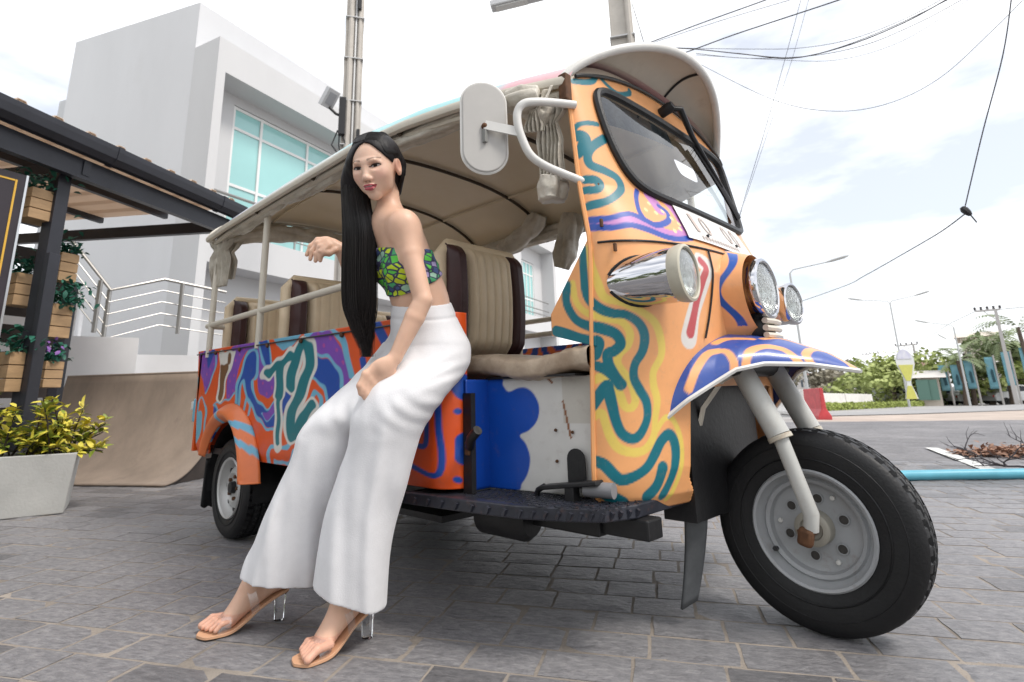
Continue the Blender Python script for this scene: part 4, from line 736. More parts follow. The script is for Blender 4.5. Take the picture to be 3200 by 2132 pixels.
TUB_ART = [('poly', 'V', 1, [[-3.567, 0.936], [-3.29, 0.925], [-3.298, 0.822], [-3.375, 0.75], [-3.411, 0.706], [-3.488, 0.771], [-3.55, 0.86]]), ('line', 'L', 0.0071, [[-3.309, 0.927], [-3.3, 0.83], [-3.363, 0.75], [-3.411, 0.706]]), ('poly', 'B', 1, [[-3.489, 0.937], [-3.326, 0.93], [-3.362, 0.884], [-3.408, 0.844], [-3.45, 0.889]]), ('poly', 'V', 1, [[-3.059, 0.941], [-2.726, 0.933], [-2.669, 0.856], [-2.59, 0.795], [-2.505, 0.771], [-2.508, 0.69], [-2.627, 0.669], [-2.706, 0.723], [-2.756, 0.847], [-2.84, 0.897], [-2.929, 0.858], [-2.975, 0.791], [-2.985, 0.701], [-3.092, 0.668], [-3.102, 0.758], [-3.064, 0.866]]), ('poly', 'B', 1, [[-2.949, 0.604], [-2.959, 0.723], [-2.901, 0.818], [-2.841, 0.886], [-2.782, 0.889], [-2.737, 0.846], [-2.736, 0.788], [-2.766, 0.757], [-2.792, 0.747], [-2.763, 0.696], [-2.683, 0.646], [-2.594, 0.621], [-2.517, 0.644], [-2.446, 0.689], [-2.383, 0.72], [-2.359, 0.656], [-2.416, 0.592], [-2.5, 0.537], [-2.564, 0.542], [-2.662, 0.577], [-2.79, 0.646], [-2.887, 0.75], [-2.925, 0.699], [-2.925, 0.611]]), ('line', 'L', 0.0113, [[-2.957, 0.604], [-2.964, 0.723], [-2.905, 0.822], [-2.843, 0.894], [-2.779, 0.895], [-2.729, 0.849], [-2.726, 0.784], [-2.755, 0.749]]), ('line', 'L', 0.0113, [[-2.924, 0.604], [-2.923, 0.692], [-2.892, 0.75], [-2.812, 0.661], [-2.669, 0.57], [-2.562, 0.532], [-2.483, 0.531], [-2.401, 0.586], [-2.337, 0.655]]), ('line', 'L', 0.0099, [[-2.782, 0.747], [-2.744, 0.688], [-2.665, 0.642], [-2.59, 0.618], [-2.501, 0.644], [-2.375, 0.72]]), ('line', 'L', 0.0099, [[-2.639, 0.591], [-2.569, 0.571], [-2.495, 0.605]]), ('poly', 'V', 1, [[-2.639, 0.591], [-2.576, 0.611], [-2.485, 0.644], [-2.495, 0.605], [-2.569, 0.571]]), ('poly', 'B', 0, [[-2.745, 0.936], [-2.622, 0.935], [-2.585, 0.844], [-2.531, 0.782], [-2.625, 0.8], [-2.688, 0.865]]), ('line', 'L', 0.0085, [[-2.745, 0.936], [-2.686, 0.857], [-2.615, 0.793], [-2.522, 0.775]]), ('line', 'L', 0.0071, [[-2.622, 0.935], [-2.585, 0.844], [-2.541, 0.793]]), ('poly', 'C', 1, [[-2.577, 0.936], [-2.421, 0.94], [-2.274, 0.937], [-2.327, 0.906], [-2.389, 0.875], [-2.474, 0.878], [-2.541, 0.9]]), ('poly', 'V', 1, [[-2.23, 0.917], [-2.138, 0.926], [-2.048, 0.913], [-1.96, 0.851], [-1.903, 0.778], [-1.882, 0.716], [-1.947, 0.695], [-1.981, 0.759], [-2.057, 0.814], [-2.181, 0.843]]), ('line', 'L', 0.0213, [[-2.244, 0.922], [-2.152, 0.934], [-2.05, 0.928], [-1.956, 0.88], [-1.9, 0.806], [-1.868, 0.737]]), ('poly', 'B', 1, [[-2.179, 0.821], [-2.063, 0.808], [-1.975, 0.759], [-1.941, 0.69], [-1.989, 0.651], [-2.034, 0.629], [-2.045, 0.686], [-2.111, 0.727], [-2.183, 0.738]]), ('line', 'L', 0.0128, [[-2.187, 0.834], [-2.064, 0.82], [-1.964, 0.764], [-1.93, 0.689]]), ('line', 'L', 0.0113, [[-2.196, 0.736], [-2.117, 0.724], [-2.058, 0.69], [-2.041, 0.634]]), ('line', 'C', 0.0156, [[-2.173, 0.653], [-2.132, 0.682], [-2.091, 0.658], [-2.099, 0.612]]), ('poly', 'B', 1, [[-3.261, 0.635], [-3.199, 0.587], [-3.192, 0.525], [-3.239, 0.466], [-3.338, 0.471], [-3.329, 0.523], [-3.279, 0.571]]), ('line', 'L', 0.0099, [[-3.263, 0.642], [-3.194, 0.595], [-3.181, 0.518], [-3.237, 0.459], [-3.356, 0.466]]), ('line', 'L', 0.0085, [[-3.263, 0.642], [-3.09, 0.661], [-2.993, 0.689]]), ('poly', 'C', 1, [[-3.62, 0.58], [-3.469, 0.602], [-3.425, 0.553], [-3.471, 0.438], [-3.548, 0.452]]), ('line', 'L', 0.0085, [[-3.392, 0.465], [-3.378, 0.586], [-3.421, 0.652], [-3.479, 0.677], [-3.523, 0.653], [-3.521, 0.602]]), ('line', 'L', 0.0071, [[-3.596, 0.81], [-3.554, 0.756], [-3.57, 0.722]]), ('line', 'L', 0.0085, [[-3.086, 0.554], [-2.932, 0.596], [-2.85, 0.575]]), ('line', 'L', 0.0085, [[-2.853, 0.589], [-2.846, 0.647], [-2.823, 0.672], [-2.79, 0.646], [-2.788, 0.59]]), ('line', 'O', 0.0156, [[-3.337, 0.7], [-3.299, 0.781], [-3.233, 0.884], [-3.224, 0.941]]), ('line', 'O', 0.0213, [[-2.598, 0.944], [-2.557, 0.898], [-2.535, 0.861]]), ('poly', 'W', 1, [[-3.252, 0.914], [-3.14, 0.915], [-3.025, 0.911], [-3.036, 0.864], [-3.113, 0.758], [-3.138, 0.665], [-3.24, 0.662], [-3.224, 0.802]]), ('poly', 'R', 1, [[-3.223, 0.843], [-3.134, 0.846], [-3.106, 0.821], [-3.139, 0.759], [-3.158, 0.673], [-3.213, 0.67], [-3.206, 0.777]]), ('poly', 'R', 1, [[-3.113, 0.893], [-3.07, 0.894], [-3.081, 0.851], [-3.121, 0.837]]), ('line', 'L', 0.0142, [[-2.541, 0.356], [-2.546, 0.435], [-2.472, 0.461], [-2.396, 0.452], [-2.335, 0.479], [-2.312, 0.519]]), ('line', 'L', 0.0142, [[-2.47, 0.352], [-2.478, 0.401], [-2.387, 0.391], [-2.326, 0.419], [-2.296, 0.448]]), ('line', 'W', 0.0596, [[-2.62, 0.772], [-2.349, 0.852]]), ('line', 'W', 0.0468, [[-2.474, 0.803], [-2.471, 0.67]]), ('line', 'W', 0.034, [[-2.473, 0.683], [-2.45, 0.456]]), ('line', 'W', 0.0596, [[-2.366, 0.707], [-2.351, 0.777], [-2.312, 0.846], [-2.261, 0.884], [-2.21, 0.858], [-2.2, 0.795], [-2.235, 0.728], [-2.289, 0.661], [-2.336, 0.593], [-2.344, 0.543], [-2.303, 0.504], [-2.267, 0.545], [-2.224, 0.581], [-2.171, 0.629]]), ('line', 'T', 0.0354, [[-2.603, 0.774], [-2.37, 0.842]]), ('line', 'T', 0.0312, [[-2.474, 0.803], [-2.471, 0.67]]), ('line', 'T', 0.0156, [[-2.473, 0.683], [-2.453, 0.477]]), ('line', 'T', 0.0369, [[-2.366, 0.707], [-2.351, 0.777], [-2.312, 0.846], [-2.261, 0.884], [-2.21, 0.858], [-2.2, 0.795], [-2.235, 0.728], [-2.289, 0.661], [-2.336, 0.593], [-2.344, 0.543], [-2.303, 0.504], [-2.267, 0.545], [-2.224, 0.581], [-2.171, 0.629]]), ('line', 'B', 0.0153, [[-1.373, 0.642], [-1.367, 0.568], [-1.367, 0.429], [-1.512, 0.451]]), ('line', 'B', 0.0153, [[-1.417, 0.596], [-1.423, 0.511], [-1.475, 0.508]]), ('line', 'B', 0.0184, [[-1.307, 0.607], [-1.307, 0.607]]), ('line', 'B', 0.0184, [[-1.313, 0.412], [-1.311, 0.41]]), ('line', 'B', 0.046, [[-1.281, 0.522], [-1.283, 0.475]]), ('line', 'B', 0.0575, [[-1.294, 0.692], [-1.276, 0.667]]), ('line', 'B', 0.0312, [[-1.713, 0.913], [-1.667, 0.86], [-1.623, 0.809]]), ('line', 'B', 0.0213, [[-1.792, 0.789], [-1.768, 0.723]])]
BOX_BLUE = [[-1.455, 0.717], [-1.279, 0.708], [-1.264, 0.683], [-1.243, 0.662], [-1.206, 0.672], [-1.175, 0.671], [-1.147, 0.65], [-1.132, 0.615], [-1.141, 0.576], [-1.172, 0.547], [-1.205, 0.532], [-1.184, 0.508], [-1.171, 0.47], [-1.18, 0.428], [-1.204, 0.395], [-1.235, 0.372], [-1.462, 0.351]]
FENDER_ART = [[[-0.747, 1.483, 0.655], [-0.736, 1.52, 0.709], [-0.721, 1.577, 0.753], [-0.687, 1.607, 0.757], [-0.661, 1.593, 0.728], [-0.659, 1.586, 0.705]], [[-0.637, 1.612, 0.717], [-0.632, 1.642, 0.754], [-0.607, 1.689, 0.768], [-0.569, 1.719, 0.758], [-0.538, 1.718, 0.73], [-0.53, 1.721, 0.716]], [[-0.508, 1.742, 0.715], [-0.52, 1.751, 0.742], [-0.514, 1.813, 0.757], [-0.483, 1.838, 0.744], [-0.447, 1.837, 0.719], [-0.425, 1.83, 0.698]], [[-0.723, 1.628, 0.783], [-0.704, 1.678, 0.797], [-0.649, 1.716, 0.794]], [[-0.628, 1.743, 0.794], [-0.595, 1.815, 0.794], [-0.53, 1.83, 0.766]]]
NOSE_ART = [(1.622, 1.035), (1.649, 1.017), (1.704, 1.002), (1.661, 0.968), (1.602, 0.938), (1.599, 0.906), (1.636, 0.882), (1.671, 0.869)]
# ================================================================ the tuk-tuk
YC = 1.83
tuk = empty('tuk_tuk', (-2.0, YC, 0), 'three-wheeled tuk-tuk painted with orange, blue and purple swirls', 'tuk-tuk')
PAL = dict(t=(.002, .155, .20), y=(.80, .60, .13), w=(.72, .70, .66), r=(.50, .07, .08), p=(.52, .22, .50), b=(.02, .07, .38), l=(.86, .74, .35), O=(.72, .085, .008), V=(.20, .065, .42), B=(.006, .065, .36), L=(.16, .44, .62), C=(.15, .42, .58), W=(.70, .68, .63), R=(.16, .075, .03), T=(.006, .17, .20))
PEACH = (.86, .40, .16)
def coarse(P, s, k=0):                               # cheap smooth variation
    return np.sin(P[:, 0]*s+k)*np.sin(P[:, 1]*s*1.3+k*2)*np.sin(P[:, 2]*s*.9+1)
M_paint = mat('painted_body', attr='paint', rough=.36, var=.10, vscale=14, coat=.25, bump=.07, bscale=14, dirt=.30, dirtcol=(.34, .24, .17))
M_paintm = mat('painted_side', attr='paint', rough=.42, var=.12, vscale=9, coat=.15, bump=.08, bscale=12, dirt=.28, dirtcol=(.20, .12, .08))
M_cream = mat('cream_enamel', (.62, .57, .48), .42, var=.08, vscale=5, dirt=.3, dirtcol=(.25, .14, .07), coat=.1)
M_wht = mat('white_enamel', (.66, .65, .62), .4, var=.06, vscale=6, dirt=.25, dirtcol=(.28, .17, .09))
M_chr = mat('chrome', (.60, .60, .62), .06, metal=1.)
M_blk = mat('black_paint', (.012, .012, .013), .45, var=.3, vscale=20, bump=.1)
M_rub = mat('tyre_rubber', (.0085, .0085, .0095), .52, var=.35, vscale=6, bump=.15, bscale=120, dirt=.14, dirtcol=(.05, .048, .045))
M_rimg = mat('rim_grey', (.36, .37, .38), .42, var=.08, vscale=8, dirt=.55, dirtcol=(.16, .075, .03), coat=.2)
M_rust = mat('rust', (.10, .045, .02), .8, var=.4, vscale=30)
M_lens = mat('lamp_lens', (.80, .83, .82), .03, trans=.85, ior=1.45, bump=.25, bscale=70)
M_refl = mat('lamp_reflector', (.85, .86, .85), .16, metal=1., bump=.3, bscale=40)
M_ws = bpy.data.materials.new('windscreen_glass'); M_ws.use_nodes = True; _t = M_ws.node_tree; _t.nodes.clear()
_g = N(_t, 'ShaderNodeBsdfGlossy'); _g.inputs['Roughness'].default_value = .02; _tr = N(_t, 'ShaderNodeBsdfTransparent'); _tr.inputs[0].default_value = (.80, .86, .86, 1); _fr = N(_t, 'ShaderNodeFresnel'); _fr.inputs[0].default_value = 1.9; _mx = N(_t, 'ShaderNodeMixShader'); _o = N(_t, 'ShaderNodeOutputMaterial')
_t.links.new(_fr.outputs[0], _mx.inputs[0]); _t.links.new(_tr.outputs[0], _mx.inputs[1]); _t.links.new(_g.outputs[0], _mx.inputs[2]); _t.links.new(_mx.outputs[0], _o.inputs[0])
M_lin = mat('roof_lining', (.76, .64, .45), .5, vscale=3, col2=(.82, .71, .54), coat=.2)
M_tarp = mat('rolled_tarp', (.42, .38, .31), .35, col2=(.68, .64, .56), vscale=9, bump=.9, bscale=22, dirt=.5, spec=.6, dirtcol=(.10, .085, .06))
M_vinb = mat('beige_vinyl', (.76, .61, .42), .5, var=.08, vscale=6, bump=.1, bscale=90); M_vinm = mat('maroon_vinyl', (.055, .022, .022), .42, var=.15, vscale=6, bump=.1, bscale=90)

# --- front cowl -------------------------------------------------------------
def cowl_arr(th, z):
    b = .55*(1-.05*np.clip((.45-z)/.09, 0, 1)**2); s = b*np.sin(th*np.pi/2)
    xr = np.interp(z, [.36, 1.07, 1.25, 1.62, 2.0], [-.945, -.905, -.925, -.945, -.99])
    xf = np.interp(z, [.34, .38, .45, .62, .85, 1.0, 1.07, 1.12, 1.25, 1.62, 1.78, 2.0], [-.82, -.785, -.765, -.745, -.72, -.705, -.715, -.735, -.80, -.90, -.935, -.965])
    k = np.clip(1-np.abs(s/b)**2.5, 0, 1)**.5
    return np.stack([xr+(xf-xr)*k, YC+s, z+0*s], -1)
def cowl(s, z): return Vector(cowl_arr(np.array(math.asin(max(-1, min(1, s/.55)))*2/math.pi), np.array(float(z))))
def cowl_top(s): return 1.61+.115*np.clip(1-np.abs(s/.55)**2, 0, 1)
WS_half = [(0, 1.612), (.2, 1.612), (.36, 1.61), (.425, 1.60), (.455, 1.57), (.458, 1.5), (.44, 1.38), (.40, 1.29), (.33, 1.25), (.2, 1.235), (0, 1.23)]
ws_out = crom(WS_half+[(-s, z) for s, z in WS_half[-2:0:-1]], 5, closed=True)
def paint_strokes(P, base, art, dims=(0, 1, 2)):
    rgb = np.tile(np.array(base), (len(P), 1)); Q = P[:, list(dims)]
    for col, wd, pts in art:
        A = crom(np.array(pts)[:, list(dims)] if len(pts[0]) == 3 else np.array(pts), 6); lo = A.min(0)-wd; hi = A.max(0)+wd; idx = np.where(((Q >= lo) & (Q <= hi)).all(1))[0]
        if len(idx) == 0: continue
        d = seg_dist(Q[idx], A); w2 = wd*.5*1.2*(1+.10*np.sin(Q[idx][:, 0]*55)+.08*np.sin(Q[idx][:, -1]*41)); k = np.clip((w2-d)/.003+.5, 0, 1)[:, None]; rgb[idx] = rgb[idx]*(1-k)+np.array(PAL[col])*k
    return rgb
nu, nv = 400, 320
ths = np.linspace(-1, 1, nu+1); vv = np.linspace(0, 1, nv+1); TH, VV = np.meshgrid(ths, vv); SS = .55*np.sin(TH*np.pi/2); ZT = cowl_top(SS); ZZ = .345+(ZT-.345)*VV
CP = cowl_arr(TH, ZZ).reshape(-1, 3); S1 = (CP[:, 1]-YC); Z1 = CP[:, 2]
cut = in_poly(np.stack([S1, Z1], 1), ws_out) | ((np.abs(S1) < .30-.05*np.clip((.42-Z1)/.07, 0, 1)) & (Z1 < .66)) | ((np.abs(S1) > .545) & (Z1 < .37))
idx = np.arange((nu+1)*(nv+1)).reshape(nv+1, nu+1); q = np.stack([idx[:-1, :-1], idx[:-1, 1:], idx[1:, 1:], idx[1:, :-1]], -1).reshape(-1, 4); q = q[~(cut[q].sum(1) >= 2)]
used = np.unique(q); mp_ = -np.ones(len(CP), int); mp_[used] = np.arange(len(used)); CPu = CP[used]
cowl_o = obj('front_cowl', (CPu, mp_[q]), M_paint, tuk, auto=0, solid=.012); cowl_o.modifiers['s'].offset = -1
set_colors(cowl_o, paint_strokes(CPu, PEACH, COWL_ART))
# wing panel folded back from the cowl edge
def wingp(u, v): x = -.900-.152*u; zb = .775+.043*u; zt = 1.085-.205*u; return Vector((x, 1.283, zb+(zt-zb)*v))
wg = MB().grid(wingp, 34, 70); wo_ = obj('knee_wing', wg, M_paint, tuk, auto=0, solid=.010); set_colors(wo_, paint_strokes(np.array(wg.v), PEACH, COWL_ART))
# bottom lip, seams
obj('rear_edge_bead', MB().tube([cowl(-.549, z)+Vector((-.004, -.002, 0)) for z in np.linspace(.38, 1.6, 30)], .007, 6), mat('peach_bead', PEACH, .4), tuk)
obj('waist_seam', MB().tube([cowl(s, 1.078-.012*abs(s)/.5)+Vector((.002, -.002, 0)) for s in np.linspace(-.545, .545, 60)], .0035, 5), M_blk, tuk)
for sg in (-1, 1): obj('nose_seam', MB().tube([cowl(sg*(.185+.05*(1-t)**2), .80+.27*t)+Vector((.004, -.001, 0)) for t in np.linspace(0, 1, 14)], .003, 5), M_blk, tuk)
for s_, z_ in ((-.52, 1.045), (-.535, 1.12)): obj('hinge', MB().box(cowl(s_, z_)+Vector((.006, -.008, 0)), (.008, .010, .024)), M_rust, tuk, smooth=False, bevel=.002)
# windscreen: rubber frame, glass, sun strip
wpath = [cowl(s, z)+Vector((.006, 0, 0)) for s, z in ws_out]
fr_o = obj('windscreen_frame', MB().tube(wpath, .0135, 8, closed=True), M_blk, tuk)
c0 = cowl(0, 1.42); gl = MB(); rings = 6
for k in range(rings+1):
    f = k/rings
    for s, z in ws_out: gl.v.append(tuple(cowl(s*f*.995, 1.42+(z-1.42)*f)+Vector((.003, 0, 0))))
n = len(ws_out)
gl.f = [(k*n+i, k*n+(i+1) % n, (k+1)*n+(i+1) % n, (k+1)*n+i) for k in range(1, rings) for i in range(n)]+[(i+n, (i+1) % n+n, 0) for i in range(n)]
obj('windscreen', gl, M_ws, tuk)
stp = MB().grid(lambda u, v: cowl(-.43+.42*u, 1.592-.115*v*(1-.35*u))+Vector((-.006, 0, 0)), 14, 6); obj('sun_strip', stp, mat('dotted_strip', (.07, .08, .09), .8, var=.5, vscale=60), tuk)
# black backing inside the cowl, added so the space behind the fender looks dark
obj('dark_backing', MB().box((-.945, YC, .70), (.02, .95, .70)), M_blk, tuk, smooth=False)
obj('dark_wheel_backing', MB().box((-.86, YC, .52), (.10, .50, .46)), M_blk, tuk, smooth=False)
# white sign panel on the nose under the glass
pp = [(-.245, 1.222), (-.265, 1.10), (.10, 1.095), (.22, 1.12), (.215, 1.215), (0, 1.215)]
def surfpoly(pts, off, nm, mt, parent, n=14):
    P = crom(pts, 1, closed=True) if False else np.array(pts); cx = P.mean(0); V = []; 
    dens = []
    for i in range(len(P)):
        for t in np.arange(6)/6: dens.append(P[i]*(1-t)+P[(i+1) % len(P)]*t)
    dens = np.array(dens); m_ = len(dens); mb = MB()
    for k in range(5):
        for p in dens: q_ = cx+(p-cx)*k/4; mb.v.append(tuple(cowl(q_[0], q_[1])+Vector((off, 0, off*.3))))
    mb.f = [(k*m_+i, k*m_+(i+1) % m_, (k+1)*m_+(i+1) % m_, (k+1)*m_+i) for k in range(4) for i in range(m_)]
    return obj(nm, mb, mt, parent)
sign = surfpoly(pp, .006, 'sign_panel', mat('sign_white_enamel', (.72, .71, .69), .5, dirt=.15), tuk)
M_faint = mat('faded_print', (.50, .42, .38), .6)
def text_on_cowl(txt, s0, z0, size, width):
    cu = bpy.data.curves.new('t', 'FONT'); cu.body = txt; cu.size = 1; cu.resolution_u = 3; to = bpy.data.objects.new('t', cu); COL.objects.link(to); dg = bpy.context.evaluated_depsgraph_get(); me = bpy.data.meshes.new_from_object(to.evaluated_get(dg)); bpy.data.objects.remove(to); bpy.data.curves.remove(cu)
    A = np.empty(len(me.vertices)*3); me.vertices.foreach_get('co', A); A = A.reshape(-1, 3); A[:, 0] -= A[:, 0].min(); sc = width/A[:, 0].max()
    V = [cowl(s0+a[0]*sc, z0+a[1]*size)+Vector((.0085, 0, .002)) for a in A]; F = [tuple(p.vertices) for p in me.polygons]; bpy.data.meshes.remove(me); return V, F
for ch, s0_ in (('1', -.19), ('0', -.13), ('0', .03), ('0', .10)): obj('plate_lettering', text_on_cowl(ch, s0_, 1.135, .10, .045 if ch == '0' else .02), M_faint, sign, smooth=False)
obj('plate_small_print', text_on_cowl('IIIIIIIIIIIIII', -.18, 1.108, .022, .26), M_faint, sign, smooth=False, kind='stuff')
for s_, z_ in ((-.14, 1.128), (.08, 1.132)): obj('bolt', MB().lathe([(0, .006), (.006, .005), (.007, 0)], cowl(s_, z_)+Vector((.006, 0, 0)), (1, 0, .2), 8), M_blk, sign)
# nose and head lamps
NZ = .955
nose_pts = MB(); 
def nosep(u, v):
    a = 2*math.pi*u; r0 = .165; r1 = .112; x = -.76+.112*v; r = r0+(r1-r0)*v**.8; st = 1.0+(.55*max(0, -math.sin(a)))*(1-v*.75); return Vector((x, YC-.02*v+math.cos(a)*r, NZ+math.sin(a)*r*st))
nose_pts.grid(nosep, 260, 60, True); no_ = obj('nose', nose_pts, M_paint, tuk)
NP = np.array(nose_pts.v); rgb = np.tile(np.array(PEACH), (len(NP), 1)); d = np.abs(NP[:, 0]-(-.700+.022*np.sin((NP[:, 2]-.80)/.27*9.0))); k = np.clip((.012-d)/.003+.5, 0, 1)[:, None]*((NP[:, 1] < YC-.06) & (NP[:, 2] < 1.085) & (NP[:, 2] > .84))[:, None]; rgb = rgb*(1-k)+np.array((.015, .09, .42))*k; rgb[(seg_dist(NP[:, 1:], np.array([(YC-.2, NZ+.155), (YC+.2, NZ+.155)])) < .02)] = (.35, .4, .6); set_colors(no_, rgb)
def head_lamp(c, ax, r, tail, name, ring_m):
    ax = Vector(ax).normalized(); c = Vector(c)
    if tail:
        prof = [(-tail, .002), (-tail*.985, r*.22), (-tail*.94, r*.42), (-tail*.85, r*.62), (-tail*.7, r*.79), (-tail*.5, r*.91), (-tail*.28, r*.98), (-.02, r*1.0), (.0, r*.98)]
    else: prof = [(-.075, r*1.0), (-.02, r*1.03), (0, r*1.0)]
    b = obj(name, MB().lathe(prof, c, ax, 40), M_chr, tuk)
    obj('bezel', MB().lathe([(-.005, r*.99), (.004, r*1.03), (.018, r*1.06), (.028, r*1.04), (.031, r*.95), (.028, r*.90), (.01, r*.88)], c, ax, 40), ring_m, b)
    obj('reflector', MB().lathe([(.02, r*.89), (.0, r*.75), (-.03, r*.45), (-.045, .012), (-.045, 0)], c, ax, 32), M_refl, b)
    obj('lens', MB().lathe([(.022, r*.905), (.03, r*.7), (.036, r*.4), (.039, 0.0001), (.030, .0001), (.024, r*.5), (.014, r*.87)], c, ax, 32), M_lens, b)
    obj('bulb', MB().ball(c+ax*-.01, .012), M_refl, b)
    return b
head_lamp((-.685, 1.372, .953), (1, .10, .02), .074, .27, 'headlamp', mat('bezel_cream', (.50, .47, .38), .4, dirt=.3))
head_lamp((-.70, 2.225, .955), (1, -.10, .02), .074, .27, 'headlamp', M_chr)
head_lamp((-.645, YC-.02, NZ), (1, 0, .02), .092, 0, 'centre_headlamp', M_chr)
for sg in (-1, 1):
    lc = Vector((-.685, 1.372, .953)) if sg < 0 else Vector((-.70, 2.225, .955)); la_ = Vector((1, -.10*sg, .02)).normalized(); lu = (UP-la_*la_.z).normalized(); lw = la_.cross(lu); up_, dn_ = [], []
    for dd, rr_ in zip(np.linspace(-.27, -.01, 26), np.interp(np.linspace(-.27, -.01, 26), [-.27, -.266, -.254, -.23, -.189, -.135, -.076, -.02, 0], np.array([.03, .22, .42, .62, .79, .91, .98, 1.0, .98])*.0745)):
        prev = None
        for a in np.linspace(0, 2*math.pi, 181):
            p = lc+la_*dd+lu*(math.cos(a)*rr_)+lw*(math.sin(a)*rr_); s_ = p.y-YC; ins_ = abs(s_) > .548 or p.x < cowl(s_, p.z).x
            if prev is not None and ins_ != prev: (up_ if p.z > lc.z+la_.z*dd else dn_).append(p.copy())
            prev = ins_
    for L_ in (up_, dn_):
        L_.sort(key=lambda p: p.x)
        if len(L_) > 3: obj('lamp_gasket', MB().tube(L_, .0045, 6), M_blk, tuk)
# slotted horn grille under the nose
hb = obj('horn_grille', MB().lathe([(-.05, .05), (0, .058), (.02, .05), (.028, .03)], (-.655, YC-.0, .832), (1, 0, 0), 28), M_blk, tuk)
for dz in (-.022, .0, .022): obj('grille_bar', MB().tube([(-.625, YC-.058, .832+dz), (-.618, YC, .832+dz), (-.625, YC+.058, .832+dz)], .0095, 8), M_cream, hb)
# --- front fender
def fen(u, v):                                       # u along, v across -1..1
    x=-.80+.384*u;hw=float(np.interp(x,[-.80,-.75,-.70,-.655,-.60,-.51,-.43,-.416],[.40,.37,.30,.255,.19,.105,.022,.003]));ze=float(np.interp(x,[-.80,-.75,-.70,-.655,-.60,-.51,-.416],[.58,.625,.67,.705,.72,.715,.694]));zc=float(np.interp(x,[-.80,-.72,-.60,-.487,-.416],[.832,.826,.797,.747,.697]));v2=2*v-1
    y = hw*math.sin(v2*math.pi/2); z = ze+(max(zc, ze+.002)-ze)*max(0, math.cos(v2*math.pi/2))
    return Vector((x, YC+.015+y, z))
fm = MB().grid(fen, 130, 110); fo = obj('front_fender', fm, M_paint, tuk, auto=0, solid=.006)
FPv = np.array(fm.v); rgb = np.tile(np.array((.035, .085, .36)), (len(FPv), 1)); Fq = FPv[:, [0, 2]].copy()
for A in FENDER_ART:
    d = seg_dist(FPv, crom(np.array(A), 6)); k = np.clip((.0115-d)/.003+.5, 0, 1)[:, None]; rgb = rgb*(1-k)+np.array(PEACH)*k
set_colors(fo, rgb)
for e in (0, 1): obj('fender_trim', MB().tube([fen(u, e)+Vector((0, -.002 if e == 0 else .002, 0)) for u in np.linspace(0, 1, 30)], .007, 6), M_wht, fo)
obj('rear_rib', MB().tube([fen(0, v) for v in np.linspace(0, 1, 20)], .008, 6), mat('rib_blue', (.02, .05, .26), .4), fo)
obj('fender_stay', MB().tube([(-.84, 1.66, .33), (-.835, 1.66, .48), (-.80, 1.67, .60), (-.74, 1.69, .68), (-.68, 1.71, .71)], .016, 6, flat=.35), M_cream, tuk)
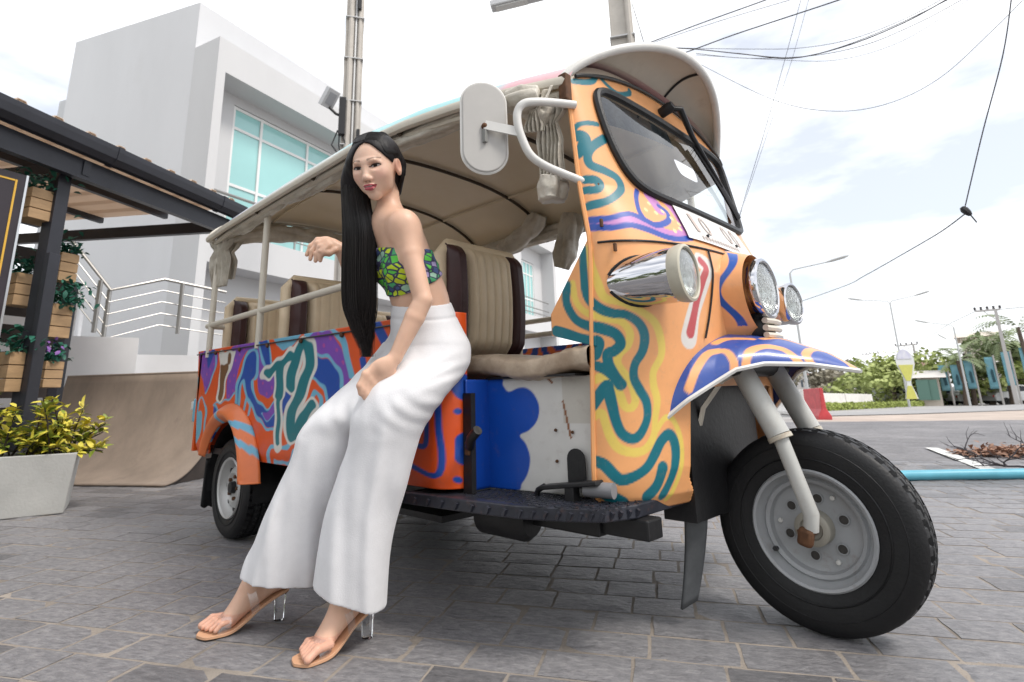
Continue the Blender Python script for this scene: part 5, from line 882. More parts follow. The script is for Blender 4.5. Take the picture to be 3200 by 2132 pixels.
# --- wheels
def wheel(c, R, wd, rr, name, mt_rim, front, lab=None):
    c = Vector(c); ax = Vector((0, -1, 0)); 
    t = obj(name, MB().lathe([(wd*.30, rr*.98), (wd*.42, rr*1.0), (wd*.47, rr*1.07), (wd*.50, rr+(R-rr)*.35), (wd*.52, rr+(R-rr)*.55), (wd*.50, rr+(R-rr)*.78), (wd*.44, R*.965), (wd*.385, R*.985)], c, ax, 72), M_rub, tuk)
    obj('inner_wall', MB().lathe([(-wd*.385, R*.985), (-wd*.5, rr+(R-rr)*.7), (-wd*.5, rr*1.05), (-wd*.42, rr*.9)], c, ax, 48), M_rub, t)
    # tread with lugs and grooves
    nt_ = 240; tr = MB(); prof = np.linspace(-1, 1, 23)
    def tp(u, v):
        k = prof[int(round(v*22))]; a = 2*math.pi*u; j = int(round(u*nt_)); base = R*(1-.020*abs(k)**3); g = 0
        if abs(k) > .62: g = .010 if (j % 6) < 2 else 0
        elif abs(abs(k)-.5) < .06 or abs(k) < .06: g = .010
        elif ((j+int(k*6)) % 5) == 0: g = .005
        if abs(k) > .98: g *= .4
        r = base-g; x = math.cos(a)*r; z = math.sin(a)*r
        return c+Vector((x, -k*wd*.395, z))
    tr.grid(tp, nt_, 22, True); obj('tread', tr, M_rub, t, auto=25)
    for rad in (rr+(R-rr)*.30, rr+(R-rr)*.62): obj('sidewall_rib', MB().tube([c+Vector((math.cos(a)*rad, -wd*.505, math.sin(a)*rad)) for a in np.linspace(0, 2*math.pi, 64)[:-1]], .0025, 4, closed=True), M_rub, t)
    if front:
        pr = [(wd*.46, rr*1.03), (wd*.50, rr*1.0), (wd*.47, rr*.955), (wd*.30, rr*.93), (wd*.24, rr*.87), (wd*.30, rr*.83), (wd*.26, rr*.77), (wd*.12, rr*.74), (wd*.09, rr*.70), (wd*.10, rr*.5), (wd*.12, rr*.28), (wd*.12, .0001)]
    else:
        pr = [(wd*.46, rr*1.03), (wd*.50, rr*1.0), (wd*.46, rr*.94), (wd*.24, rr*.90), (wd*.16, rr*.80), (wd*.30, rr*.66), (wd*.36, rr*.5), (wd*.28, rr*.38), (wd*.30, rr*.2), (wd*.30, .0001)]
    rim = obj('rim', MB().lathe(pr, c, ax, 64), mt_rim, t)
    if front:
        for k in range(6):
            a = k*math.pi/3+.35; p = c+Vector((math.cos(a)*rr*.50, -wd*.10, math.sin(a)*rr*.50))
            obj('rim_hole', MB().lathe([(.0, .013), (.003, .0125), (.0035, .009), (.002, .008), (.002, .0001)], p, ax, 14), mat('hole_dark', (.06, .055, .05), .7), rim); obj('hole_lip', MB().tube([p+ax*.004+Vector((math.cos(b_)*.0135, 0, math.sin(b_)*.0135)) for b_ in np.linspace(0, 6.283, 16)[:-1]], .0018, 5, closed=True), M_rimg, rim)
        for k in range(3):
            a = k*2.09+1.0; p = c+Vector((math.cos(a)*rr*.62, -wd*.10, math.sin(a)*rr*.62)); obj('rim_bolt', MB().lathe([(0, .007), (.006, .006), (.007, .0001)], p, ax, 10), M_wht, rim)
        obj('valve', MB().tube([c+Vector((-.11, -wd*.2, -.07)), c+Vector((-.105, -wd*.46, -.065))], .007, 6), M_blk, rim)
        obj('hub', MB().lathe([(wd*.08, .048), (wd*.42, .046), (wd*.46, .04), (wd*.47, .03), (wd*.40, .026), (wd*.40, .0001)], c, ax, 28), mat('hub_grey', (.34, .32, .27), .5, dirt=.6, dirtcol=(.16, .08, .03)), t)
        obj('axle_nut', MB().lathe([(wd*.4, .018), (wd*.95, .017), (wd*.98, .012), (wd*.98, .0001)], c, ax, 6), M_rust, t)
    else:
        for k in range(8):
            a = k*math.pi/4; p = c+Vector((math.cos(a)*rr*.72, -wd*.24, math.sin(a)*rr*.72)); obj('rim_hole', MB().lathe([(.0, .014), (.006, .013), (.006, .0001)], p, ax, 12), M_blk, rim)
        for k in range(5):
            a = k*math.pi*.4; p = c+Vector((math.cos(a)*rr*.38, -wd*.30, math.sin(a)*rr*.38)); obj('wheel_nut', MB().lathe([(0, .009), (.012, .009), (.013, .0001)], p, ax, 6), M_rust, rim)
        obj('hub_cap', MB().lathe([(wd*.28, .03), (wd*.44, .026), (wd*.46, .0001)], c, ax, 20), M_blk, rim)
    return t
wheel((-.588, 1.865, .268), .268, .135, .155, 'front_wheel', M_rimg, True)
M_rims = mat('rim_silver', (.52, .52, .51), .4, dirt=.4, dirtcol=(.14, .09, .05), metal=.3)
wheel((-3.04, 1.205, .237), .237, .165, .140, 'rear_wheel', M_rims, False); wheel((-3.04, 2*YC-1.205, .237), .237, .165, .140, 'rear_wheel', M_rims, False)
# --- fork
M_fork = mat('fork_enamel', (.50, .50, .475), .4, var=.08, vscale=7, dirt=.35, dirtcol=(.26, .18, .11))
for sg in (-1, 1):
    y = 1.845+sg*.135; f_ = obj('fork_leg', MB().tube([(-.70, y, .735), (-.607, y, .525)], .0315, 20), M_fork, tuk)
    obj('collar', MB().tube([(-.6065, y, .524), (-.602, y, .513)], .0333, 20), mat('collar_steel', (.5, .46, .38), .5, dirt=.7, dirtcol=(.3, .14, .05)), f_); obj('stanchion', MB().tube([(-.603, y, .515), (-.552, y+.0, .325), (-.560, y+.006, .285)], [.0205, .020, .0185], 18), M_fork, f_)
    obj('axle_clamp', MB().box((-.572, y-.004, .268), (.038, .03, .048), Matrix.Rotation(.25, 3, 'Y')), M_rust, f_, bevel=.010)
obj('steering_head', MB().tube([(-.70, 1.62, .725), (-.70, 2.06, .725)], .035, 12), M_blk, tuk)
# mud flap
obj('mud_flap', MB().grid(lambda u, v: Vector((-.865+.045*u*(1-.4*v)-.04*v**2, 1.62+.07*u*(1-.35*v), .37-.325*v+.02*u)), 8, 16), mat('old_rubber', (.09, .095, .10), .6, var=.4, vscale=8), tuk, solid=.008)
# --- passenger tub ------------------------------------------------------------
def tub_xy(a):                                       # a: flat length coordinate; rounds the front corner
    x1 = -1.40; r = .075
    if a <= x1: return a, 1.10
    t = (a-x1)/r
    if t < math.pi/2: return x1+r*math.sin(t), 1.10+r*(1-math.cos(t))
    return x1+r, 1.10+r+(a-x1-r*math.pi/2)
a0, a1 = -3.60, -1.40+.075*math.pi/2+.012
na, nz_ = 470, 130; WX, WZ, WR = -3.04, .237, .315
tv = []; flat = []
for j in range(nz_+1):
    for i in range(na+1):
        a = a0+(a1-a0)*i/na; v = j/nz_; zt = .945-.035*(a-a0)/(a1-a0); zb = .385; z = zb+(zt-zb)*v; aa = a
        if a < -3.3: aa = a-(.0)+(.11*(1-v))*((-3.3-a)/.3)
        x, y = tub_xy(aa); y += .012*math.exp(-((z-zb)/.03)**2)
        tv.append((x, y, z)); flat.append((aa, z))
flat = np.array(flat); tva = np.array(tv); cut = (np.hypot(flat[:, 0]-WX, flat[:, 1]-WZ) < WR)
idx = np.arange((na+1)*(nz_+1)).reshape(nz_+1, na+1); q = np.stack([idx[:-1, :-1], idx[:-1, 1:], idx[1:, 1:], idx[1:, :-1]], -1).reshape(-1, 4); q = q[~(cut[q].sum(1) >= 2)]
used = np.unique(q); mp_ = -np.ones(len(tva), int); mp_[used] = np.arange(len(used))
tub = obj('tub_side', (tva[used], mp_[q]), M_paintm, tuk, auto=0, solid=.01); tub.modifiers['s'].offset = -1
FQ = flat[used]; rgb = np.tile(np.array(PAL['O']), (len(FQ), 1))
FW = FQ+np.stack([.006*np.sin(FQ[:, 1]*47+FQ[:, 0]*9), .006*np.sin(FQ[:, 0]*53)], 1)*np.clip((-1.75-FQ[:, 0])/.2, .1, 1)[:, None]
for kind, col, wd, pts in TUB_ART:
    if kind == 'poly':
        A = crom(np.array(pts), 6, closed=True) if wd else np.array(pts); k = poly_mask(FW, A); rgb = rgb*(1-k)+np.array(PAL[col])*k
    else:
        A = crom(np.array(pts), 6) if len(pts) > 2 else np.array(pts); Au = np.stack([1.1*np.arcsinh(A[:, 0]/1.1), A[:, 1]], 1); Fu = np.stack([1.1*np.arcsinh(FW[:, 0]/1.1), FW[:, 1]], 1); d = seg_dist(Fu, Au); k = np.clip((wd*.5-d)/.003+.5, 0, 1)[:, None]; rgb = rgb*(1-k)+np.array(PAL[col])*k
# small pink flecks over the purple
vio = np.abs(rgb-np.array(PAL['V'])).sum(1) < .02; fle = (np.sin(FQ[:, 0]*61)*np.sin(FQ[:, 1]*83+FQ[:, 0]*20)) > .82; rgb[vio & fle] = (.42, .07, .33)
set_colors(tub, rgb)
obj('top_seam', MB().tube([(-3.60+.0, 1.094, .925), (-2.6, 1.094, .912), (-1.45, 1.094, .89)], .0035, 5), M_blk, tuk)
for x in np.linspace(-3.3, -1.6, 6): obj('rivet', MB().lathe([(0, .012), (.008, .010), (.010, .0001)], (x, 1.098, .917-.018*(x+3.3)), (0, -1, 0), 10), M_rust, tub)
# far side, rear wall, floor
fs = MB().grid(lambda u, v: Vector((-3.60+2.28*u, 2*YC-1.10, .385+.54*v)), 190, 46); fo2 = obj('tub_far_side', fs, M_paintm, tuk, auto=0, solid=.012)
FS = np.array(fs.v); rgb = np.tile(np.array((.78, .16, .035)), (len(FS), 1))
for k in range(9):
    cx = -1.45-.30*k; dd = np.hypot((FS[:, 0]-cx)/1.0, (FS[:, 2]-.95)*1.0); rgb[(dd > .10) & (dd < .145)] = PAL['B']; rgb[(dd < .06)] = PAL['B']
set_colors(fo2, rgb)
obj('tub_rear', MB().box((-3.545, YC, .66), (.03, 1.46, .54)), mat('orange_paint', PAL['O'], .4), tuk, smooth=False)
obj('floor_pan', MB().box((-2.45, YC, .40), (2.12, 1.40, .03)), M_blk, tuk, smooth=False)
tl = obj('tail_lamp', MB().box((-3.60, 1.13, .61), (.05, .05, .13)), mat('lamp_teal', PAL['C'], .4), tuk, bevel=.008); obj('reflector', MB().box((-3.64, 1.125, .635), (.03, .045, .05)), M_wht, tl, bevel=.006)
# fender flare over the near rear wheel
def flare(u, v):
    a = R_(155)-R_(150)*u; r = WR+.002; bul = .065*math.sin(math.pi*min(1, v))**.7*(math.sin(math.pi*min(1, (u*1.02+.02)))**.45); rr = r+(.055+.075*u)*v
    if v < .5: yy = 1.10-.075*math.sin(math.pi*v)*(.35+.65*u)
    else: yy = 1.10-.075*math.sin(math.pi*v)*(.35+.65*u)
    return Vector((WX+math.cos(a)*rr, yy, max(.30, WZ+math.sin(a)*rr)))
fl_ = MB().grid(flare, 70, 20); flo = obj('wheel_flare', fl_, M_paintm, tuk, auto=0, solid=.006); FV = np.array(fl_.v); rgb = np.tile(np.array((.80, .20, .06)), (len(FV), 1)); ang = np.degrees(np.arctan2(FV[:, 2]-WZ, FV[:, 0]-WX)); rd_ = np.hypot(FV[:, 2]-WZ, FV[:, 0]-WX)-WR
rgb[(np.abs(ang-75+rd_*300) < 4)] = PAL['L']; rgb[(np.abs(ang-55+rd_*250) < 3)] = PAL['L']; rgb[(np.abs(ang-100) < 3)] = PAL['L']; set_colors(flo, rgb)
obj('rear_wheel_well', MB().lathe([(0, .30), (-.28, .30), (-.28, .0001)], (WX, 1.125, WZ+.01), (0, -1, 0), 40, -1.75, 1.75), M_blk, tuk)
obj('rear_mud_flap', MB().grid(lambda u, v: Vector((-3.34-.02*v, 1.11+.17*u, .36-.24*v-.012*abs(math.sin(u*14))*(v > .95))), 20, 8), M_rub, tuk, solid=.008)
# chassis, deck
obj('chassis_rail', MB().box((-2.2, 1.34, .325), (2.5, .06, .09)), M_blk, tuk, smooth=False, bevel=.006); obj('chassis_rail', MB().box((-2.2, 2.32, .325), (2.5, .06, .09)), M_blk, tuk, smooth=False, bevel=.006)
obj('shade_plate', MB().box((-2.45, YC, .268), (1.9, 1.2, .02)), M_blk, tuk, smooth=False); obj('rear_axle', MB().tube([(-3.04, 1.2, .237), (-3.04, 2.46, .237)], .035, 12), M_blk, tuk); obj('differential', MB().ball((-3.04, YC, .237), .11), M_blk, tuk); obj('drive_shaft', MB().tube([(-3.0, YC, .25), (-1.5, YC, .3)], .03, 8), M_blk, tuk)  # plate added under the floor to block light and deepen the shade
obj('engine', MB().box((-1.75, YC, .30), (.55, .5, .22)), M_blk, tuk, smooth=False, bevel=.03); obj('exhaust', MB().tube([(-1.5, 1.5, .27), (-2.2, 1.45, .25), (-2.6, 1.45, .25), (-3.6, 1.5, .27)], [.025, .05, .05, .022], 10), M_rust, tuk)
M_deck = mat('chequer_plate', (.022, .024, .034), .38, var=.4, vscale=14, spec=.6, dirt=.3, dirtcol=(.30, .13, .08))
dk = [(-1.50, 1.075), (-1.29, 1.098), (-1.08, 1.13), (-.96, 1.18), (-.875, 1.235), (-.84, 1.33), (-.84, 2.33), (-.96, 2.46), (-1.50, 2.56)]
deck = obj('footboard', MB().prism(dk, (0, 0, .338), (1, 0, 0), (0, 1, 0), UP, .034), M_deck, tuk, smooth=False, bevel=.004)
st_ = MB()
for i in range(34):
    for j in range(11):
        x = -1.30+.0135*i+(.0067 if j % 2 else 0); y = 1.155+.021*j
        if y < 1.10+.30*max(0, (x+1.15))+.01: continue
        ang = .8 if (i+j) % 2 else -.8; st_.box((x, y, .3735), (.014, .004, .003), Matrix.Rotation(ang, 3, 'Z'))
obj('tread_studs', st_, M_deck, deck, smooth=False, kind='stuff')
for k in range(20):
    t = k/19; i = t*4; p0 = np.array(dk)[:6]; P = np.array([np.interp(t*5, range(6), p0[:, 0]), np.interp(t*5, range(6), p0[:, 1])]); obj('edge_lug', MB().box((P[0], P[1]-.002, .352), (.008, .009, .020), Matrix.Rotation(.5, 3, 'Y')), M_deck, deck, smooth=False)
obj('outrigger', MB().box((-1.02, 1.36, .312), (.42, .07, .05)), M_blk, tuk, smooth=False, bevel=.005)
obj('spare_can', MB().lathe([(-.09, .0001), (-.09, .06), (.07, .065), (.09, .05), (.09, .0001)], (-1.27, 1.3, .30), (1, .1, 0), 20), M_blk, tuk)
# engine box with white and blue paint, front wall of the tub
def boxp(u, v): return Vector((-1.325+.41*u, 1.278+.055*u, .376+.325*v))
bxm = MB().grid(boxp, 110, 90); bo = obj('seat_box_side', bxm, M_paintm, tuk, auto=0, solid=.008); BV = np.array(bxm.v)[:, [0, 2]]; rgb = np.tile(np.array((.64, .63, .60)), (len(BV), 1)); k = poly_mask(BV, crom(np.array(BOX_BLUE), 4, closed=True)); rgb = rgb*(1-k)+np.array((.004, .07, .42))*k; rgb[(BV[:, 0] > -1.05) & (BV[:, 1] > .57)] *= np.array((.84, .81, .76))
for x_, z_, x2, z2 in ((-1.05, .63, -1.03, .53), (-1.10, .70, -1.085, .685)): rgb[seg_dist(BV, np.array([(x_, z_), (x2, z2)])) < .0035] = (.25, .10, .04)
set_colors(bo, rgb)
fw = MB().grid(lambda u, v: Vector((-1.318-.008*u, 1.172+.108*u, .376+.325*v)), 20, 40); fwo = obj('tub_front_wall', fw, M_paintm, tuk, solid=.008); set_colors(fwo, np.tile(np.array((.004, .06, .38)), (len(fw.v), 1)))
for x_, z_ in ((-1.075, .55), (-1.02, .545), (-1.075, .465)): obj('screw', MB().lathe([(0, .005), (.004, .004), (.005, .0001)], (x_, 1.311+.13*(x_+1.08)-.008, z_), (0, -1, 0), 8), M_rust, bo)
obj('door_track', MB().box((-1.305, 1.176, .515), (.036, .018, .29)), M_blk, tuk, smooth=False)
hd = obj('grab_handle', MB().tube([(-1.296, 1.168, .505), (-1.27, 1.15, .53), (-1.235, 1.145, .555)], .0145, 12), M_blk, tuk); obj('handle_base', MB().box((-1.302, 1.168, .50), (.02, .015, .04)), M_rust, hd, bevel=.004)
hole = [(math.cos(a)*.028, .0+math.sin(a)*.028) for a in np.linspace(0, math.pi, 10)]+[(-.028, -.075), (.028, -.075)]
obj('pedal_slot', MB().prism(hole, (-1.005, 1.302, .475), (1, .13, 0), UP, (0, -1, 0), .003), M_blk, bo, smooth=False)
pd_ = obj('brake_lever', MB().bar((-1.09, 1.262, .40), (-.91, 1.275, .425), .05, .012), M_blk, tuk, smooth=False, bevel=.003); obj('lever_post', MB().box((-.995, 1.262, .385), (.03, .03, .06)), M_blk, pd_, smooth=False, bevel=.003); obj('lever_hook', MB().tube([(-1.09, 1.262, .402), (-1.115, 1.262, .39), (-1.12, 1.262, .376)], .008, 8), M_blk, pd_); obj('lever_pipe', MB().tube([(-.96, 1.275, .405), (-.88, 1.29, .405)], .02, 12), mat('grey_pipe', (.2, .2, .21), .5), pd_)
# worn driver cushion
def lumpy(u, v, fn, amp, s=9): p = fn(u, v); n_ = math.sin(p.x*s*7+p.y*13)*math.sin(p.y*s*5+p.z*21)*.5+.5*math.sin(p.x*s*17+1.3)*math.sin(p.z*40+p.y*9); return p+Vector((0, -.6*amp*n_, amp*n_))
def cush(u, v):
    a = 2*math.pi*u; hx = .30; ex = .42; cy, sy = math.cos(a), math.sin(a); y = 1.53+.275*abs(cy)**ex*(1 if cy > 0 else -1); z = .738+.038*abs(sy)**ex*(1 if sy > 0 else -1); return Vector((-1.48+.565*v, y, z+.012*math.sin(v*8)))
obj('driver_cushion', MB().grid(lambda u, v: lumpy(u, v, cush, .003), 48, 60, True), mat('worn_brown_vinyl', (.30, .22, .15), .5, col2=(.55, .45, .34), vscale=10, bump=.4, bscale=22, dirt=.5, dirtcol=(.07, .05, .035)), tuk)
obj('cushion_board', MB().box((-1.15, 1.52, .7035), (.36, .50, .006)), M_blk, tuk, smooth=False)
# --- seats
def seat(x, y0, y1, z0, z1, name):
    w_ = y1-y0; t = obj(name, MB().prism([(0, 0), (w_, 0), (w_, z1-z0-.03), (w_-.03, z1-z0), (.03, z1-z0), (0, z1-z0-.03)], (x-.075, y0, z0), (0, 1, 0), UP, (1, 0, 0), .05), M_vinb, tuk, bevel=.012)
    def pad(ya, yb, dx, mt, nm, ribs=0):
        nn_ = 24 if not ribs else ribs*8
        def fn(u, v):
            y = ya+(yb-ya)*u; e = min(1, (min(u, 1-u)*(yb-ya))/.025)**.5; f_ = min(1, min(v, 1-v)*(z1-z0)/.05)**.5; k = e*f_; rib = (abs(math.sin(u*math.pi*ribs))**.35*.007 if ribs else 0)
            ztop = z1-.004; z = z0+.012+(ztop-z0-.012)*v; sag = .018*math.sin(math.pi*v)
            return Vector((x-.03+(dx+sag+rib)*k, y, z))
        return obj(nm, MB().grid(fn, nn_, 26), mt, t, auto=0)
    b = .09 if w_ > .3 else .07
    pad(y0+.006, y0+b, .055, M_vinm, 'maroon_band'); pad(y1-b, y1-.006, .055, M_vinm, 'maroon_band'); pad(y0+b-.004, y1-b+.004, .05, M_vinb, 'ribbed_panel', 6)
    rf = MB().tube([(x-.05, y0+.0, z0+.02), (x-.05, y0-.004, z1-.05), (x-.05, y0+.03, z1-.008), (x-.05, y1-.03, z1-.008), (x-.05, y1+.004, z1-.05), (x-.05, y1, z0+.02)], .03, 12); obj('rim', rf, M_vinb, t)
    return t
seat(-1.665, 1.40, 1.83, .80, 1.265, 'front_seat_back'); seat(-2.68, 1.225, 1.72, .80, 1.26, 'middle_seat_back'); seat(-3.45, 1.225, 1.72, .80, 1.255, 'rear_seat_back')
seat(-2.68, 1.90, 2.4, .80, 1.26, 'middle_seat_back'); seat(-3.45, 1.90, 2.4, .80, 1.255, 'rear_seat_back')
for x in (-2.42, -3.2): obj('seat_base', MB().box((x+.02, YC, .68), (.40, 1.2, .12)), M_vinb, tuk, bevel=.03); obj('seat_plinth', MB().box((x+.02, YC, .52), (.36, 1.15, .20)), M_blk, tuk, smooth=False)
# --- posts and rails
for y in (1.105, 2*YC-1.105):
    for x, xb in ((-3.44, -3.44), (-2.75, -2.75), (-1.60, -1.60)):
        if y < 1.2 and x == -1.60: continue
        obj('roof_post', MB().tube([(xb, y, .90), (x, y, 1.60)], .0165, 12), M_cream, tuk)
    obj('side_rail', MB().tube([(-3.50, y, 1.085), (-1.62, y, 1.085)], .0155, 12), M_cream, tuk)
    if y > 2: 
        obj('side_rail', MB().tube([(-3.50, y, 1.0), (-1.62, y, 1.0)], .0155, 12), M_cream, tuk); obj('roof_post', MB().tube([(-1.15, y-.05, .60), (-1.15, y-.05, 1.6)], .0165, 12), M_cream, tuk)
        obj('side_rail', MB().tube([(-1.62, y, 1.085), (-1.15, y-.05, 1.085)], .0155, 12), M_cream, tuk); obj('side_rail', MB().tube([(-1.62, y, 1.0), (-1.15, y-.05, 1.0)], .0155, 12), M_cream, tuk)
obj('rear_rail', MB().tube([(-3.50, 1.105, 1.085), (-3.50, 2*YC-1.105, 1.085)], .0155, 12), M_cream, tuk)
# --- roof
RX = [-3.47, -3.2, -2.5, -1.8, -1.5, -1.27, -1.1, -.93]; RW = [.772, .785, .79, .79, .755, .70, .635, .555]; RH = [.22, .25, .265, .25, .225, .20, .19, .185]
def roofp(x, a, dz=0, k=1.):
    hw = float(np.interp(x, RX, RW))*k; h = float(np.interp(x, RX, RH)); return Vector((x, YC+hw*a, 1.595+dz+h*(1-abs(a)**2.6)**.6))
def aarc(v): return math.sin((v*2-1)*math.pi/2)
rm = MB().grid(lambda u, v: roofp(-3.47+2.54*u, aarc(v)), 150, 72); ro = obj('roof_skin', rm, M_paint, tuk, auto=0); RV = np.array(rm.v)
stops = [(-3.5, (.05, .10, .36)), (-3.22, (.06, .14, .42)), (-3.05, (.50, .50, .60)), (-2.4, (.66, .70, .70)), (-2.0, (.60, .72, .72)), (-1.93, (.24, .56, .58)), (-1.22, (.28, .60, .61)), (-1.16, (.62, .32, .36)), (-.95, (.66, .40, .42)), (-.9, (.66, .58, .52))]
rgb = np.stack([np.interp(RV[:, 0]+.03*np.sin(RV[:, 1]*9), [s[0] for s in stops], [s[1][k] for s in stops]) for k in range(3)], 1); set_colors(ro, rgb)
lm = MB().grid(lambda u, v: roofp(-3.45+2.50*u, aarc(v)*.985, -.022), 60, 48); obj('roof_lining', lm, M_lin, tuk, auto=0)
for x in (-3.42, -2.75, -2.15, -1.55, -1.0): obj('roof_bow', MB().tube([roofp(x, aarc(v), -.036) for v in np.linspace(.03, .97, 28)], .009, 6), mat('bow_brown', (.05, .035, .02), .6) if x > -3.4 else M_cream, tuk)
for a in (-.55, .55): obj('roof_stringer', MB().tube([roofp(x, a, -.034) for x in np.linspace(-3.4, -.98, 24)], .007, 6), M_lin, tuk)
for sg in (-1, 1): obj('roof_edge_trim', MB().tube([roofp(x, sg*.999)+Vector((0, sg*.004, -.004)) for x in np.linspace(-3.48, -.94, 50)], .0155, 8, flat=1.2), M_cream, tuk); obj('roof_frame', MB().tube([roofp(x, sg*.96)+Vector((0, 0, -.075)) for x in np.linspace(-3.46, -.95, 40)], .014, 8), M_cream, tuk)
obj('rear_edge_trim', MB().tube([roofp(-3.475, aarc(v)) for v in np.linspace(0, 1, 30)], .015, 8), M_cream, tuk)
# visor over the windscreen
def rimv(a):
    z = 1.605+.225*(1-abs(a)**2.0)**.7; x = -.775-.185*abs(a)**2; return Vector((x, YC+.552*a-.004, z))
def vis(u, v):
    a = aarc(v*.88); back = roofp(-.955, a, .006, 1.0); f = rimv(a); m_ = back.lerp(f, u); m_.z += .028*math.sin(math.pi*u)*(1-a*a); return m_
vm = MB().grid(vis, 26, 60); vo = obj('visor', vm, M_cream, tuk, auto=0, solid=.008)
obj('visor_rim', MB().tube([rimv(aarc(v)) for v in np.linspace(0, .88, 60)], .0155, 10), M_wht, vo)
obj('visor_under_seam', MB().tube([vis(u, .62)+Vector((0, 0, -.008)) for u in np.linspace(.05, .97, 12)], .005, 6), M_blk, vo)
hdr = MB().grid(lambda u, v: cowl(aarc(v)*.545, 1.0).lerp(cowl(aarc(v)*.545, 1.0), 0) if False else (lambda s: Vector((cowl(s, cowl_top(s)).x, YC+s, float(cowl_top(s)))).lerp(roofp(-.955, s/.555, -.01), u))(aarc(v)*.545), 4, 50); obj('header_panel', hdr, mat('header_cream', (.55, .48, .40), .5), tuk)
obj('header_edge', MB().tube([cowl(s, float(cowl_top(s)))+Vector((.006, 0, .004)) for s in np.linspace(-.53, .53, 40)], .006, 6), M_blk, tuk)
obj('visor_bracket', MB().box((-.945, 1.268, 1.575), (.03, .03, .09)), M_rust, tuk, smooth=False, bevel=.004); obj('visor_bracket', MB().box((-.975, 2*YC-1.262, 1.60), (.06, .05, .05)), mat('bracket_gold', (.45, .36, .2), .5), tuk, smooth=False, bevel=.006)
obj('roof_bolt', MB().lathe([(0, .014), (.02, .012), (.022, .0001)], rimv(-.18)+Vector((-.03, 0, .012)), UP, 10), M_cream, vo)
lampb = obj('roof_lamp', MB().box((-.99, 2.30, 1.85), (.10, .07, .13), Matrix.Rotation(.3, 3, 'X')), M_black, tuk, bevel=.012)
for k in range(6): obj('fin', MB().box((-.935, 2.30+.004*k, 1.80+.02*k), (.02, .08, .007), Matrix.Rotation(.3, 3, 'X')), M_black, lampb, smooth=False)
# --- wiper
wp = cowl(-.02, 1.675)+Vector((.02, 0, 0)); wpr = obj('wiper', MB().lathe([(-.02, .02), (.02, .022), (.035, .016), (.036, .0001)], wp, (1, 0, .3), 14), M_black, tuk)
w1 = wp+Vector((.045, .03, .0)); w2 = cowl(.12, 1.60)+Vector((.035, 0, 0)); w3 = cowl(.255, 1.42)+Vector((.028, 0, 0))
obj('wiper_arm', MB().tube([wp+Vector((.02, 0, 0)), w1, w2, w3], [.012, .013, .010, .004], 8), M_black, wpr)
bl = [cowl(.14+.20*t, 1.575-.27*t)+Vector((.022, 0, 0)) for t in np.linspace(0, 1, 8)]; obj('wiper_blade', MB().tube(bl, .008, 6, flat=1.8), M_black, wpr)
# --- mirror
mr = Vector((-1.10, 1.065, 1.432)); mn = Vector((.80, -.56, .02)).normalized(); mx_ = Vector((0, 0, 1)).cross(mn).normalized(); mu = mn.cross(mx_)
hw_, hh_ = .067, .148; st2 = []
for k in range(24):
    a = math.pi*k/23; st2.append((math.cos(a)*hw_, (hh_-hw_)+math.sin(a)*hw_))
for k in range(24):
    a = math.pi+math.pi*k/23; st2.append((math.cos(a)*hw_, -(hh_-hw_)+math.sin(a)*hw_))
mt_ = obj('wing_mirror', MB().prism(st2, mr-mn*.008, mx_, mu, mn, .014), mat('mirror_back', (.42, .405, .385), .5, var=.05, vscale=10), tuk, bevel=.005)
obj('mirror_rim', MB().tube([mr-mn*.003+mx_*x+mu*y for x, y in st2], .0055, 6, closed=True), M_wht, mt_); obj('mirror_glass', MB().prism([(x*.94, y*.95) for x, y in st2], mr-mn*.012, mx_, mu, -mn, .002), M_chr, mt_)
def pt3(x, y, yy): 
    r = ray((1300+x/2.24)/1.36, (100+y/2.24)/1.36); return CAMPOS+r*(yy/r.y)
bk = [pt3(1115, 512, 1.285), pt3(960, 495, 1.22), pt3(830, 490, 1.16), pt3(750, 505, 1.13), pt3(712, 560, 1.12), pt3(712, 640, 1.12), pt3(740, 740, 1.13), pt3(800, 860, 1.15), pt3(900, 935, 1.19), pt3(1050, 1000, 1.25), pt3(1280, 1090, 1.33)]
bk = crom([tuple(p) for p in bk], 6); obj('mirror_bracket', MB().tube([tuple(p) for p in bk], .0125, 12), M_wht, tuk)
obj('mirror_stem', MB().bar(mr+mn*.014, pt3(720, 700, 1.122), .006, .028), M_wht, mt_, smooth=False); obj('mirror_bolt', MB().lathe([(0, .010), (.008, .009), (.012, .006), (.014, .0001)], mr+mn*.007+mu*-.002, mn, 12), M_rust, mt_); obj('mirror_clip', MB().box(mr+mn*.012-mu*.035, (.012, .012, .04)), mat('clip_grey', (.2, .2, .19), .5), mt_, smooth=False)
obj('bracket_bolt', MB().box(tuple(pt3(1270, 1105, 1.325)), (.03, .03, .035)), M_rust, tuk, bevel=.006); obj('bracket_bolt', MB().box(tuple(pt3(1100, 520, 1.29)), (.02, .02, .03)), M_cream, tuk, bevel=.005)
